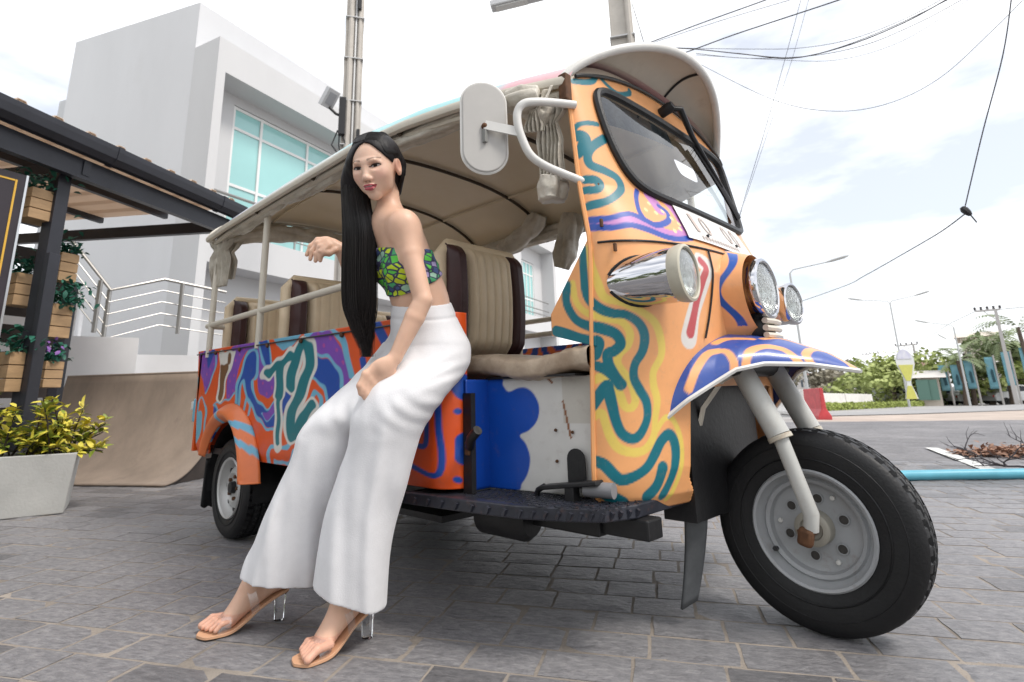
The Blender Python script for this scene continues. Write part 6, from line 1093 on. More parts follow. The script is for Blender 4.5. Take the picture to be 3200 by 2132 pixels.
# --- rolled-up tarpaulins
def roll(pts, rad, name, seed, n=40, mt=None, fl=.8):
    rs = np.random.default_rng(seed); P = crom(pts, 10); R0 = np.interp(np.linspace(0, 1, len(P)), np.linspace(0, 1, len(rad)), rad); mb = MB(); ph = rs.uniform(0, 6, 6)
    for i, p in enumerate(P): pass
    mb.tube([tuple(p) for p in P], 1.0, n, caps=False); V = np.array(mb.v).reshape(len(P), n, 3); C_ = P[:, None, :]; dirs = V-C_
    aa = np.linspace(0, 2*np.pi, n, endpoint=False)[None, :]; tt = np.arange(len(P))[:, None]
    rr = R0[:, None]*(.86+.30*np.abs(np.sin(1.5*aa+tt*.035+ph[0]))+.22*np.abs(np.sin(2.5*aa-tt*.06+ph[1]+.6*np.sin(tt*.11+ph[2])))+.12*np.abs(np.sin(4*aa+tt*.09+ph[3]))-.22+.07*np.sin(tt*.17+ph[4])+.03*np.sin(tt*.6+2*aa+ph[5]))
    V = C_+dirs*rr[:, :, None]; mb.v = [tuple(p) for p in V.reshape(-1, 3)]; k = len(P); mb.f += [tuple(range(n-1, -1, -1)), tuple((k-1)*n+j for j in range(n))]
    return obj(name, mb, mt or M_tarp, tuk, auto=0)
ne = [tuple(roofp(x, -.93)+Vector((0, 0, -.085+.01*math.sin(x*9)))) for x in np.linspace(-3.40, -1.05, 26)]
roll(ne, [.024, .034, .03, .038, .03, .034, .028, .036, .03, .024], 'rolled_tarp', 1)
re_ = [tuple(roofp(-3.42, a, -.10)) for a in np.linspace(-.93, .93, 14)]; roll(re_, [.04, .05, .042, .05, .04], 'rolled_tarp', 2)
_later = 1
def drape(top_l, top_r, bot, name, seed, tie=.3, tw=.35, n_pl=6, amp=.016, bw=.6):
    rs = np.random.default_rng(seed); tl_, tr_, bo_ = [np.array(p) for p in (top_l, top_r, bot)]; mid_ = (tl_+tr_)/2; ac = tr_-tl_; dn_ = bo_-mid_; nn_ = np.cross(ac, dn_); nn_ /= np.linalg.norm(nn_); ph = rs.uniform(0, 6, 4)
    def fn(u, v):
        w_ = np.interp(v, [0, tie*.6, tie, min(.98, tie*1.7), 1], [1, .75, tw, bw, bw*.9]); x = (u-.5)*w_; tri = abs(((u*n_pl+.25*math.sin(v*3+ph[0])) % 1)*2-1)-.5
        return Vector(tuple(mid_+ac*x+dn_*v+nn_*(tri*amp*2*(.5+.8*abs(v-tie))+.010*math.sin(u*4+v*6+ph[1]))+np.array([0, 0, .02*(abs(u-.5)*2)*(1-v)])))
    return obj(name, MB().grid(fn, 72, 40), M_tarp, tuk, auto=30, solid=.002)
drape((-3.50, 1.055, 1.57), (-3.30, 1.15, 1.57), (-3.43, 1.12, 1.31), 'tarp_drape', 3, .22, .45, 5, .016, .62); drape((-3.46, 1.05, 1.57), (-3.36, 1.22, 1.57), (-3.42, 1.14, 1.36), 'tarp_drape', 8, .3, .5, 4, .014, .7)
drape(pt3(760, 520, 1.235), pt3(1075, 470, 1.275), pt3(960, 1050, 1.28), 'tarp_drape', 4)
drape(pt3(690, 470, 1.17), pt3(960, 410, 1.22), pt3(830, 700, 1.22), 'tarp_drape', 5, .5, .3, 5, .012, .5)
roll([tuple(pt3(950, 1030, 1.29)), tuple(pt3(950, 1110, 1.29)), tuple(pt3(950, 1180, 1.29))], [.040, .043, .040], 'tarp_roll_end', 5)
roll([tuple(pt3(760, 560, 1.23)), tuple(pt3(850, 560, 1.24)), tuple(pt3(930, 590, 1.25))], [.02, .035, .03], 'tarp_strap', 6)
roll([tuple(pt3(640, 500, 1.16)), tuple(pt3(760, 470, 1.18)), tuple(pt3(860, 450, 1.2))], [.03, .04, .03], 'tarp_bundle', 7)
def pz2(x, y, yy): 
    r = ray((1350+x/2.85)/1.36, (650+y/2.85)/1.36); return tuple(CAMPOS+r*(yy/r.y))
roll([pz2(620, 380, 2.45), pz2(740, 310, 2.45), pz2(850, 220, 2.45), pz2(930, 130, 2.45), pz2(960, 60, 2.45)], [.04, .055, .045, .06, .045], 'rolled_tarp', 8)
roll([pz2(1230, 60, 2.35), pz2(1230, 170, 2.35), pz2(1210, 290, 2.35), pz2(1190, 420, 2.35), pz2(1160, 540, 2.35)], [.05, .065, .052, .062, .038], 'tarp_bundle', 9)
fe_ = [tuple(roofp(x, .93)+Vector((0, 0, -.07))) for x in np.linspace(-3.40, -1.0, 20)]; roll(fe_, [.03, .04, .035, .045, .04], 'rolled_tarp', 10)
# ================================================================ the seated woman
def cd(px, py, q): return np.array(CAMPOS+ray(px, py)*q)
AX = [np.array(cr_), np.array(cu_), np.array(cf_)]
def nrm(v): v = np.asarray(v, float); return v/np.linalg.norm(v)
class Field:
    def __init__(s, lo, hi, h):
        s.lo = np.array(lo, float); s.h = h; s.n = np.ceil((np.array(hi)-s.lo)/h).astype(int)+1; s.F = np.full(s.n, 1.0, np.float32)
    def block(s, lo, hi):
        a = np.clip(np.floor((np.array(lo)-s.lo)/s.h).astype(int), 0, s.n); b = np.clip(np.ceil((np.array(hi)-s.lo)/s.h).astype(int)+1, 0, s.n)
        if (b <= a).any(): return None, None
        g = np.meshgrid(*[(s.lo[i]+s.h*np.arange(a[i], b[i])).astype(np.float32) for i in range(3)], indexing='ij'); return tuple(slice(a[i], b[i]) for i in range(3)), np.stack(g, -1)
    def join(s, fn, lo, hi, k, mode='u'):
        sl, P = s.block(np.array(lo)-k-.02, np.array(hi)+k+.02)
        if sl is None: return
        d = fn(P); A = s.F[sl]
        if mode == 'u': h = np.clip(k-np.abs(A-d), 0, None)/max(k, 1e-6); s.F[sl] = np.minimum(A, d)-h*h*k*.25
        elif mode == 's': d = -d; h = np.clip(k-np.abs(A-d), 0, None)/max(k, 1e-6); s.F[sl] = np.maximum(A, d)+h*h*k*.25
    def cone(s, a, b, ra, rb, k=.02, mode='u'):
        a = np.asarray(a, float); b = np.asarray(b, float); ba = b-a; L2 = max(ba@ba, 1e-9)
        def fn(P): t = np.clip(((P-a)@ba)/L2, 0, 1); return np.linalg.norm(P-a-t[..., None]*ba, axis=-1)-(ra+(rb-ra)*t)
        r = max(ra, rb); s.join(fn, np.minimum(a, b)-r, np.maximum(a, b)+r, k, mode)
    def chain(s, pts, rad, k=.012):
        for i in range(len(pts)-1): s.cone(pts[i], pts[i+1], rad[i], rad[i+1], k if i == 0 else .006)
    def ell(s, c, ax, r, k=.02, mode='u'):
        c = np.asarray(c, float); A = np.array([nrm(v) for v in ax]); r = np.asarray(r, float)
        def fn(P): q = (P-c)@A.T; k0 = np.linalg.norm(q/r, axis=-1); k1 = np.linalg.norm(q/(r*r), axis=-1); return k0*(k0-1)/np.maximum(k1, 1e-9)
        e = np.sqrt(((A*r[:, None])**2).sum(0)); s.join(fn, c-e, c+e, k, mode)
    def loft(s, st, k=.03, disp=None, mode='u', shrink=0):   # stations (centre, half width, half depth) going down in z, fixed side / depth axes
        U, V = st[0][3], st[0][4]; A_ = crom([np.append(t[0], [t[1]-shrink, t[2]-shrink]) for t in st], 6); A_ = A_[np.argsort(A_[:, 2])]; zz = A_[:, 2]; z0, z1 = zz[0], zz[-1]
        tab = [np.interp(np.linspace(z0, z1, 256), zz, A_[:, j]) for j in (0, 1, 3, 4)]; m_ = A_[:, 3:5].max()
        def fn(P):
            z = P[..., 2]; zc = np.clip(z, z0, z1); zg = P[0, 0, :, 2]; ii = (np.clip(zg, z0, z1)-z0)/(z1-z0)*255; cx, cy, w_, d_ = [np.interp(ii, np.arange(256), t_)[None, None, :] for t_ in tab]
            qx = P[..., 0]-cx; qy = P[..., 1]-cy; e = np.sqrt(((qx*U[0]+qy*U[1])/w_)**2+((qx*V[0]+qy*V[1])/d_)**2+1e-9); dd = (e-1)*np.minimum(w_, d_); ex = np.abs(z-zc); dd = np.where(ex > 0, np.sqrt(np.maximum(dd, 0)**2+ex*ex)+np.minimum(dd, 0)*(ex < .004), dd)
            return dd if disp is None else dd+disp(P)
        s.join(fn, np.array([A_[:, 0].min()-m_, A_[:, 1].min()-m_, z0-.01]), np.array([A_[:, 0].max()+m_, A_[:, 1].max()+m_, z1+.01]), k, mode)
    def mesh(s):
        F = s.F; ins = F < 0; n = F.shape; c = np.zeros(tuple(k-1 for k in n), np.uint8)
        for dx in (0, 1):
            for dy in (0, 1):
                for dz in (0, 1): c += ins[dx:n[0]-1+dx, dy:n[1]-1+dy, dz:n[2]-1+dz]
        act = (c > 0) & (c < 8); I = np.argwhere(act); vid = -np.ones(act.shape, np.int32); vid[act] = np.arange(len(I))
        acc = np.zeros((len(I), 3)); cnt = np.zeros(len(I)); cor = [np.array(v) for v in ((0, 0, 0), (1, 0, 0), (0, 1, 0), (1, 1, 0), (0, 0, 1), (1, 0, 1), (0, 1, 1), (1, 1, 1))]
        val = [F[I[:, 0]+o[0], I[:, 1]+o[1], I[:, 2]+o[2]] for o in cor]
        for a, b in ((0, 1), (2, 3), (4, 5), (6, 7), (0, 2), (1, 3), (4, 6), (5, 7), (0, 4), (1, 5), (2, 6), (3, 7)):
            x = (val[a] < 0) != (val[b] < 0); t = np.where(x, val[a]/np.where(x, val[a]-val[b], 1), 0); acc += np.where(x[:, None], cor[a]+(cor[b]-cor[a])*t[:, None], 0); cnt += x
        V = s.lo+s.h*(I+acc/cnt[:, None]); Q = []
        for ax in range(3):
            o = np.zeros(3, int); o[ax] = 1; A = ins[tuple(slice(0, n[i]-o[i]) for i in range(3))]; B = ins[tuple(slice(o[i], n[i]) for i in range(3))]
            for flip in (0, 1):
                E_ = np.argwhere((A & ~B) if flip else (~A & B)); b1, b2 = (ax+1) % 3, (ax+2) % 3
                ok = (E_[:, b1] > 0) & (E_[:, b2] > 0) & (E_[:, b1] < n[b1]-1) & (E_[:, b2] < n[b2]-1); E_ = E_[ok]; q = []
                for d1, d2 in ((0, 0), (-1, 0), (-1, -1), (0, -1)):
                    e = E_.copy(); e[:, b1] += d1; e[:, b2] += d2; q.append(vid[e[:, 0], e[:, 1], e[:, 2]])
                q = np.stack(q, 1); Q.append(q if not flip else q[:, ::-1])
        return V, np.concatenate(Q)[:, ::-1]
def np_obj(name, V, Q, mt, parent, wo):
    me = bpy.data.meshes.new(name); V = np.asarray(V)-np.array(wo); me.vertices.add(len(V)); me.vertices.foreach_set('co', V.ravel()); m_ = len(Q); me.loops.add(m_*4); me.loops.foreach_set('vertex_index', np.asarray(Q, np.int32).ravel()); me.polygons.add(m_); me.polygons.foreach_set('loop_start', np.arange(0, m_*4, 4, dtype=np.int32)); me.polygons.foreach_set('loop_total', np.full(m_, 4, np.int32)); me.update(calc_edges=True); me.validate()
    me.polygons.foreach_set('use_smooth', np.ones(m_, bool)); me.materials.append(mt); o = bpy.data.objects.new(name, me); COL.objects.link(o); o.location = wo if parent is None else Vector(wo)-WORLD[parent.name]
    o.parent = parent; WORLD[o.name] = Vector(wo); return o
WB = Vector((-1.62, .85, 0))
# ---- head frame
HS = .92; Hc = cd(865, 388, 1.735); vw = nrm(np.array(CAMPOS)-Hc); hr_ = nrm(AX[0]-vw*(AX[0]@vw)); hu_ = nrm(np.cross(vw, hr_)); hu_ = hu_ if hu_@AX[1] > 0 else -hu_
ro_ = R_(11); hl = math.cos(ro_)*hr_+math.sin(ro_)*hu_; hu2 = -math.sin(ro_)*hr_+math.cos(ro_)*hu_; ya = R_(24); hf = math.cos(ya)*vw-math.sin(ya)*hl; pt_ = R_(4); hf, hu2 = math.cos(pt_)*hf+math.sin(pt_)*hu2, math.cos(pt_)*hu2-math.sin(pt_)*hf; hl2 = math.cos(ya)*hl+math.sin(ya)*vw
HA = np.array([hl2, hf, hu2])                        # her left (image right), face forward, up
def hp(l, f, u): return Hc+HS*(HA[0]*l+HA[1]*f+HA[2]*u)
# ---- torso frame
shN, shF = cd(926, 514, 1.68), cd(866, 524, 1.885); lat = nrm(shN-shF); sp = nrm(cd(908, 540, 1.765)-cd(985, 775, 1.77)); fro = nrm(np.cross(sp, lat)); 
if fro@AX[0] > 0: fro = -fro
sp = nrm(np.cross(lat, fro)); sp = sp if sp[2] > 0 else -sp
TA = [lat, fro, sp]
def torso(F, off=0.):
    def e(px, py, q, r, k, df=0, dl=0, du=0): F.ell(cd(px, py, q)+fro*df+lat*dl+sp*du, TA, np.array(r)+off, k)
    e(978, 785, 1.775, (.125, .076, .10), .03); e(967, 695, 1.765, (.104, .086, .12), .05); e(936, 612, 1.765, (.120, .076, .12), .05); e(914, 545, 1.77, (.125, .058, .065), .05)
    for s_ in (-1, 1): e(936, 606, 1.765, (.048, .040, .047), .03, df=.052, dl=s_*.058, du=-.002)
def make_body():
    lo = np.array([9e9]*3); hi = -lo
    for p in (cd(868, 300, 1.7), cd(700, 560, 1.93), cd(450, 1470, 1.6), cd(680, 1530, 1.4), cd(1090, 880, 1.75), cd(1000, 700, 1.6), cd(860, 480, 1.98), cd(930, 420, 1.85)): lo = np.minimum(lo, p); hi = np.maximum(hi, p)
    F = Field(lo-.06, hi+.06, .003); torso(F)
    # neck and shoulders
    F.cone(cd(897, 512, 1.765), hp(.006, -.040, -.088), .042, .034, .03); F.cone(hp(.006, -.040, -.088), hp(.002, -.040, -.03), .034, .036, .004); F.cone(cd(897, 515, 1.77), shN+sp*.0, .04, .036, .05); F.cone(cd(893, 520, 1.78), shF, .04, .036, .05)
    F.ell(shN-sp*.008, TA, (.032, .036, .042), .03); F.ell(shF-sp*.006, TA, (.040, .043, .046), .03)
    F.cone(cd(893, 507, 1.72), shN+fro*.012, .010, .010, .02)     # collar bone
    # near arm
    el, wr = cd(972, 690, 1.615), cd(908, 822, 1.575)
    F.cone(shN-sp*.012, shN+(el-shN)*.4, .0335, .0315, .03); F.cone(shN+(el-shN)*.4, el, .0315, .027, .004); F.cone(el, el+(wr-el)*.3, .0275, .029, .005); F.cone(el+(wr-el)*.3, wr, .029, .0195, .004)
    hc = cd(868, 860, 1.56); F.cone(wr, hc+(wr-hc)*.35, .0195, .022, .006)
    ax_h = nrm(hc-wr); sd_h = nrm(np.cross(ax_h, vw)); F.ell(hc+(wr-hc)*.22, [ax_h, sd_h, vw], (.042, .034, .019), .012)
    for k in range(4):
        o_ = (k-1.5)*.0165; kn = hc+ax_h*.022+sd_h*o_+vw*.004; m1 = kn+ax_h*.020-np.array([0, 0, 1])*.016+vw*.002; m2 = m1-np.array([0, 0, 1])*.026-ax_h*.004-vw*.006; F.chain([hc+sd_h*o_*.8, kn, m1, m2], [.011, .0108, .0092, .0078], .008)
    F.chain([hc+(wr-hc)*.45-sd_h*.028, hc+ax_h*.004-sd_h*.040, hc+ax_h*.026-sd_h*.036-np.array([0, 0, 1])*.012], [.012, .0105, .0085], .01)
    # far arm
    el, wr = cd(822, 655, 1.96), cd(782, 572, 1.93)
    F.cone(shF-sp*.015, el, .035, .0275, .03); F.cone(el, el+(wr-el)*.3, .0275, .0285, .005); F.cone(el+(wr-el)*.3, wr, .0285, .0195, .004)
    F.cone(wr, cd(762, 562, 1.925), .0195, .020, .012); F.cone(cd(766, 563, 1.925), cd(746, 556, 1.92), .019, .017, .012); F.cone(cd(768, 570, 1.92), cd(750, 566, 1.91), .016, .014, .01)
    for pts in ([(752, 551, 1.92), (730, 552, 1.915), (714, 566, 1.91), (705, 586, 1.905)], [(750, 556, 1.91), (730, 560, 1.90), (717, 577, 1.895), (713, 596, 1.89)], [(752, 562, 1.905), (736, 568, 1.89), (727, 584, 1.885), (725, 600, 1.88)], [(756, 566, 1.90), (743, 576, 1.885), (737, 588, 1.88), (736, 599, 1.878)], [(770, 575, 1.905), (756, 583, 1.89), (744, 582, 1.88), (735, 578, 1.875)]):
        F.chain([cd(*p) for p in pts], [.0105, .0095, .0085, .0068], .008)
    # legs inside the trousers, feet
    for hip_, kn, an in ((cd(1000, 800, 1.72), cd(868, 975, 1.57), np.array([-1.512, .945, .165])), (cd(950, 795, 1.85), cd(775, 975, 1.69), np.array([-1.845, .835, .165]))):
        F.cone(hip_, kn, .055, .036, .02); F.cone(kn, kn+(an-kn)*.4, .036, .034, .01); F.cone(kn+(an-kn)*.4, an, .034, .030, .02)
    for an, he, ba_, to, sgn in ((np.array([-1.512, .945, .165]), np.array([-1.518, .968, .115]), np.array([-1.512, .835, .032]), np.array([-1.507, .782, .021]), 1), (np.array([-1.845, .835, .165]), np.array([-1.840, .858, .115]), np.array([-1.868, .725, .032]), np.array([-1.877, .672, .021]), -1)):
        fd = nrm((to-ba_)*np.array([1, 1, 0])); sd = np.array([-fd[1], fd[0], 0]); F.cone(an, he+np.array([0, 0, .01]), .031, .028, .02); F.ell(he, [fd, sd, (0, 0, 1)], (.030, .026, .027), .015)
        F.cone(an-np.array([0, 0, .012])+fd*.02, (an+ba_)/2+np.array([0, 0, .012]), .029, .026, .02); F.cone((an+ba_)/2+np.array([0, 0, .008]), ba_+sd*.014, .026, .018, .02); F.cone((an+ba_)/2+np.array([0, 0, .004]), ba_-sd*.016, .026, .018, .02); F.cone(he, ba_, .024, .016, .02)
        for k in range(5):
            w_ = (k-2)*.0172*sgn*-1; ln = (.066, .064, .057, .049, .040)[k]; r = (.0100, .0074, .0070, .0066, .0064)[k]; b0 = ba_+sd*w_*.9+fd*.0; F.chain([b0, b0+fd*ln*.6+sd*w_*.12+np.array([0, 0, .0015]), b0+fd*ln+sd*w_*.12-np.array([0, 0, .0125])], [r*1.2, r*1.0, r*1.05], .003)
    # head
    H = HA; e = lambda l, f, u, r, k, m='u': F.ell(hp(l, f, u), H, np.array(r)*HS, k*HS, m)
    e(0, -.012, .033, (.074, .090, .083), .02); e(0, .022, -.010, (.0580, .065, .078), .03); F.cone(hp(0, .030, -.045), hp(0, .052, -.084), .038*HS, .0200*HS, .028)
    for s_ in (-1, 1):
        e(s_*.036, .044, -.018, (.023, .027, .024), .025); e(s_*.034, .018, -.050, (.013, .028, .022), .025); e(s_*.0315, .079, .008, (.0185, .013, .0105), .012, 's'); e(s_*.0315, .0565, .0055, (.0145, .0145, .0135), .003)
        F.cone(hp(s_*.016, .0735, .0145), hp(s_*.045, .0655, .0135), .0048*HS, .0040*HS, .008); F.cone(hp(s_*.017, .0715, -.0055), hp(s_*.043, .0635, -.0035), .0042*HS, .0036*HS, .008)
        e(s_*.010, .0855, -.033, (.0085, .0085, .0070), .006); e(s_*.0065, .0905, -.0405, (.0036, .0050, .0030), .003, 's'); e(s_*.028, .079, -.052, (.0030, .005, .0025), .004, 's')
        e(s_*.076, -.006, -.006, (.0090, .0185, .031), .008); e(s_*.083, -.002, -.002, (.005, .010, .018), .005, 's'); e(s_*.016, .0800, .024, (.022, .006, .006), .012)
    F.cone(hp(0, .082, .014), hp(0, .0945, -.024), .0065*HS, .0088*HS, .012); e(0, .0955, -.0285, (.0098, .0098, .0086), .006)
    e(0, .0835, -.0525, (.0215, .0085, .0052), .004); e(-.0065, .0865, -.0515, (.0085, .0065, .0046), .004); e(.0065, .0865, -.0515, (.0085, .0065, .0046), .004); e(0, .0825, -.0635, (.0185, .0095, .0066), .004); e(0, .0935, -.0575, (.0225, .006, .0012), .0022, 's'); e(0, .0795, -.0745, (.014, .006, .004), .008, 's')
    V, Q = F.mesh(); return V, Q
V, Q = make_body()
M_skin = mat('skin', attr='paint', rough=.42, var=.10, vscale=16, sss=.12, bump=.03, bscale=260, spec=.4)
woman = np_obj('person', V, Q, M_skin, None, WB); WORLD[woman.name] = WB
tag(woman, 'woman in green patterned bandeau and white wide trousers leaning on the tuk-tuk seat', 'person')
# finer face for the painted features
bm = bmesh.new(); bm.from_mesh(woman.data); LC = (np.array([v.co for v in bm.verts])+np.array(WB)-Hc)@HA.T/HS; fc = (LC[:, 1] > .035) & (LC[:, 2] > -.10) & (LC[:, 2] < .07) & (np.abs(LC[:, 0]) < .07); bm.verts.ensure_lookup_table()
ed = [e for e in bm.edges if fc[e.verts[0].index] and fc[e.verts[1].index]]; bmesh.ops.subdivide_edges(bm, edges=ed, cuts=2, use_grid_fill=True, smooth=.0); bm.to_mesh(woman.data); bm.free(); woman.data.polygons.foreach_set('use_smooth', np.ones(len(woman.data.polygons), bool))
VW = vcoords(woman)+np.array(WB); LC = (VW-Hc)@HA.T/HS; SK = np.array((.73, .465, .335)); rgb = np.tile(SK, (len(VW), 1)); front = LC[:, 1] > .04
def blend(mask, col): 
    global rgb
    k = np.clip(mask, 0, 1)[:, None]; rgb = rgb*(1-k)+np.array(col)*k
blend(.45*np.clip((LC[:, 1]-.02)/.05, 0, 1)*(LC[:, 2] > -.11)*(LC[:, 2] < .11)*(np.abs(LC[:, 0]) < .09), (.82, .575, .455))  # front of the face painted lighter to offset the roof's shade
def gau(l, u, sl, su): return np.exp(-((LC[:, 0]-l)/sl)**2-((LC[:, 2]-u)/su)**2)*front
for s_ in (-1, 1):
    blend(.30*gau(s_*.043, -.022, .02, .018), (.74, .32, .27)); 
    x = (LC[:, 0]-s_*.0315)*s_; u = LC[:, 2]-.0055-.06*x                               # almond eye, outer corner raised
    up_ = .0058*np.sqrt(np.clip(1-(x/.0150)**2, 0, 1)); dn = -.0036*np.sqrt(np.clip(1-(x/.0150)**2, 0, 1)); ine = (u < up_) & (u > dn) & front
    blend(.55*np.exp(-((x)/.019)**2-((u-.006)/.008)**2)*front, (.36, .19, .14))
    rgb[ine] = (.50, .47, .45); iris = ine & (np.hypot(x+.001, u-.0008) < .0068); rgb[iris] = (.012, .007, .005)
    lash = front & (np.abs(x) < .0175) & (np.abs(u-np.maximum(up_, .0008*0)) < .0020+.0008*(x > .004)) & (u > -.002); blend(np.where(front & (np.abs(x) < .018) & (u > -.0025), np.clip((.0022+.0006*(x > .004)-np.abs(u-up_))/.0012+.3, 0, 1)*.92, 0), (.012, .008, .007)); low = front & (np.abs(x) < .0145) & (np.abs(u-dn) < .0007); rgb[low] = (.25, .13, .10)
    bx_ = (LC[:, 0])*s_; by = .0268+.0042*np.sin(np.clip((bx_-.012)/.039, 0, 1)*2.7)-.001*np.clip((bx_-.03)/.02, 0, 1); d_ = np.abs(LC[:, 2]-by); wbr = .0036*(1-.55*np.clip((bx_-.014)/.036, 0, 1)); blend(np.where(front & (bx_ > .012) & (bx_ < .051), np.clip((wbr-d_)/.0022+.5, 0, 1)*.62, 0), (.09, .055, .042))
    blend(.8*gau(s_*.0065, -.0402, .0034, .0024), (.16, .06, .045)); blend(.25*gau(s_*.02, -.035, .006, .010), (.42, .2, .15))
lx_ = LC[:, 0]; um = LC[:, 2]-.0026*(LC[:, 0]/.022)**2; upper = -.0565+.0085*np.clip(1-(np.abs(lx_)/.0235)**1.6, 0, 1)-.0016*np.exp(-(lx_/.004)**2); lower = -.0575-.0135*np.clip(1-(np.abs(lx_)/.0240)**2.2, 0, 1)
lips = front & (um < upper) & (um > lower) & (np.abs(lx_) < .024); rgb[lips] = (.50, .105, .13); mouth = front & (np.abs(um+.0572) < .0016*np.clip(1-(lx_/.024)**2, 0, 1)+.0003) & (np.abs(lx_) < .0235); rgb[mouth] = (.16, .02, .025)
teeth = front & (np.abs(um+.0568) < .0012) & (np.abs(lx_) < .0125); rgb[teeth] = (.55, .48, .46)
blend(.5*np.exp(-((np.abs(LC[:, 0])-.078)/.012)**2-(LC[:, 2]/.03)**2)*(LC[:, 1] < .03)*(np.abs(LC[:, 0]) > .06), (.55, .22, .16))
# warmer hands, feet, knuckles
blend(.45*(VW[:, 2] < .05), (.62, .28, .20)); 
set_colors(woman, rgb)

# ---- bandeau top
Ft = Field(cd(840, 700, 1.60)-.2, cd(1010, 560, 1.95)+.2, .004); torso(Ft, .006)
c_t, c_b = cd(930, 573, 1.765), cd(935, 659, 1.765)
gx_ = np.meshgrid(*[Ft.lo[i]+Ft.h*np.arange(Ft.n[i]) for i in range(3)], indexing='ij', sparse=True); nt2 = nrm(sp-fro*.34); nb2 = nrm(sp+fro*.16)
hT = (gx_[0]-c_t[0])*nt2[0]+(gx_[1]-c_t[1])*nt2[1]+(gx_[2]-c_t[2])*nt2[2]; hB = -((gx_[0]-c_b[0])*nb2[0]+(gx_[1]-c_b[1])*nb2[1]+(gx_[2]-c_b[2])*nb2[2])
wr_ = .0018*np.sin(gx_[2]*190+gx_[0]*60)*np.sin(gx_[1]*45); Ft.F = np.maximum(np.maximum(Ft.F+wr_.astype(np.float32), hT.astype(np.float32)), hB.astype(np.float32))
M_top = bpy.data.materials.new('patterned_bandeau'); M_top.use_nodes = True; t = M_top.node_tree; b = t.nodes['Principled BSDF']; b.inputs['Roughness'].default_value = .75; l = t.links.new
co = N(t, 'ShaderNodeTexCoord'); mp = N(t, 'ShaderNodeMapping'); mp.inputs['Scale'].default_value = (38, 38, 62); mp.inputs['Rotation'].default_value = (.2, .3, .2); l(co.outputs['Object'], mp.inputs[0]); nn = N(t, 'ShaderNodeTexNoise'); nn.inputs['Scale'].default_value = 18; mixv = N(t, 'ShaderNodeMix', data_type='VECTOR'); mixv.inputs[0].default_value = .12; l(co.outputs['Object'], nn.inputs['Vector']); l(mp.outputs[0], mixv.inputs[4]); l(nn.outputs['Color'], mixv.inputs[5])
v1 = N(t, 'ShaderNodeTexVoronoi'); v1.inputs['Scale'].default_value = 1.0; v1.inputs['Randomness'].default_value = .75; v2 = N(t, 'ShaderNodeTexVoronoi', feature='DISTANCE_TO_EDGE'); v2.inputs['Scale'].default_value = 1.0; v2.inputs['Randomness'].default_value = .75; l(mixv.outputs[1], v1.inputs['Vector']); l(mixv.outputs[1], v2.inputs['Vector'])
sx = N(t, 'ShaderNodeSeparateColor'); l(v1.outputs['Color'], sx.inputs[0]); rp = N(t, 'ShaderNodeValToRGB'); rp.color_ramp.interpolation = 'CONSTANT'; el = rp.color_ramp.elements
cols = [(0, (.10, .50, .06)), (.2, (.46, .62, .02)), (.42, (.06, .34, .14)), (.56, (.30, .50, .38)), (.70, (.34, .28, .48)), (.82, (.05, .09, .22)), (.92, (.55, .66, .03))]
el[0].position = 0; el[0].color = (*cols[0][1], 1); el[1].position = .2; el[1].color = (*cols[1][1], 1)
for p_, c_ in cols[2:]: k = el.new(p_); k.color = (*c_, 1)
l(sx.outputs[0], rp.inputs[0]); r2 = N(t, 'ShaderNodeValToRGB'); r2.color_ramp.elements[0].position = .06; r2.color_ramp.elements[1].position = .13; l(v2.outputs['Distance'], r2.inputs[0]); mm = N(t, 'ShaderNodeMix', data_type='RGBA'); mm.inputs[6].default_value = (.035, .035, .085, 1); l(r2.outputs[0], mm.inputs[0]); l(rp.outputs[0], mm.inputs[7]); l(mm.outputs[2], b.inputs['Base Color'])
V, Q = Ft.mesh(); np_obj('bandeau_top', V, Q, M_top, woman, WB)

# ---- wide white trousers
Ud, Vd = nrm(AX[0]*np.array([1, 1, 0])), nrm(AX[2]*np.array([1, 1, 0]))
Fp = Field(cd(540, 1410, 1.50)*0+np.array([-2.12, .62, .04]), np.array([-1.02, 1.42, 1.06]), .004)
def E(px, py, q, r, k): Fp.ell(cd(px, py, q), TA, r, k)
def folds(P):
    x, y, z = P[..., 0], P[..., 1], P[..., 2]; return (.0030*np.sin(46*z+30*x-20*y)*np.sin(17*x+9*z)+.0022*np.sin(75*(x*.6+y*.4)+14*z)+.0014*np.sin(120*x+40*y+25*z)).astype(np.float32)
def vfold(P):
    x, y, z = P[..., 0], P[..., 1], P[..., 2]; s_ = (P@Ud); k = np.clip((.62-z)/.4, 0, 1); return (k*(.0055*np.sin(s_*62+z*1.6+.6)+.0028*np.sin(s_*118-z*2.5))+(1-k)*.0022*np.sin(34*z+46*s_)*np.sin(11*s_+2)).astype(np.float32)
E(969, 718, 1.768, (.1095, .0925, .10), .03); E(981, 780, 1.775, (.150, .102, .115), .045); E(1000, 818, 1.76, (.128, .099, .092), .05)
def stn(rows): return [(cd(c, y, q), hw*q/FPX, hd) for y, c, hw, q, hd in rows]
legN = stn([(800, 996, 66, 1.73, .085), (838, 976, 84, 1.69, .106), (880, 946, 99, 1.645, .124), (920, 922, 98, 1.612, .118), (960, 899, 91, 1.588, .104), (1000, 886, 82, 1.578, .094), (1040, 875, 80, 1.572, .088), (1100, 857, 82, 1.566, .087), (1180, 832, 84, 1.56, .090), (1290, 812, 86, 1.55, .096), (1420, 797, 88, 1.545, .102)])
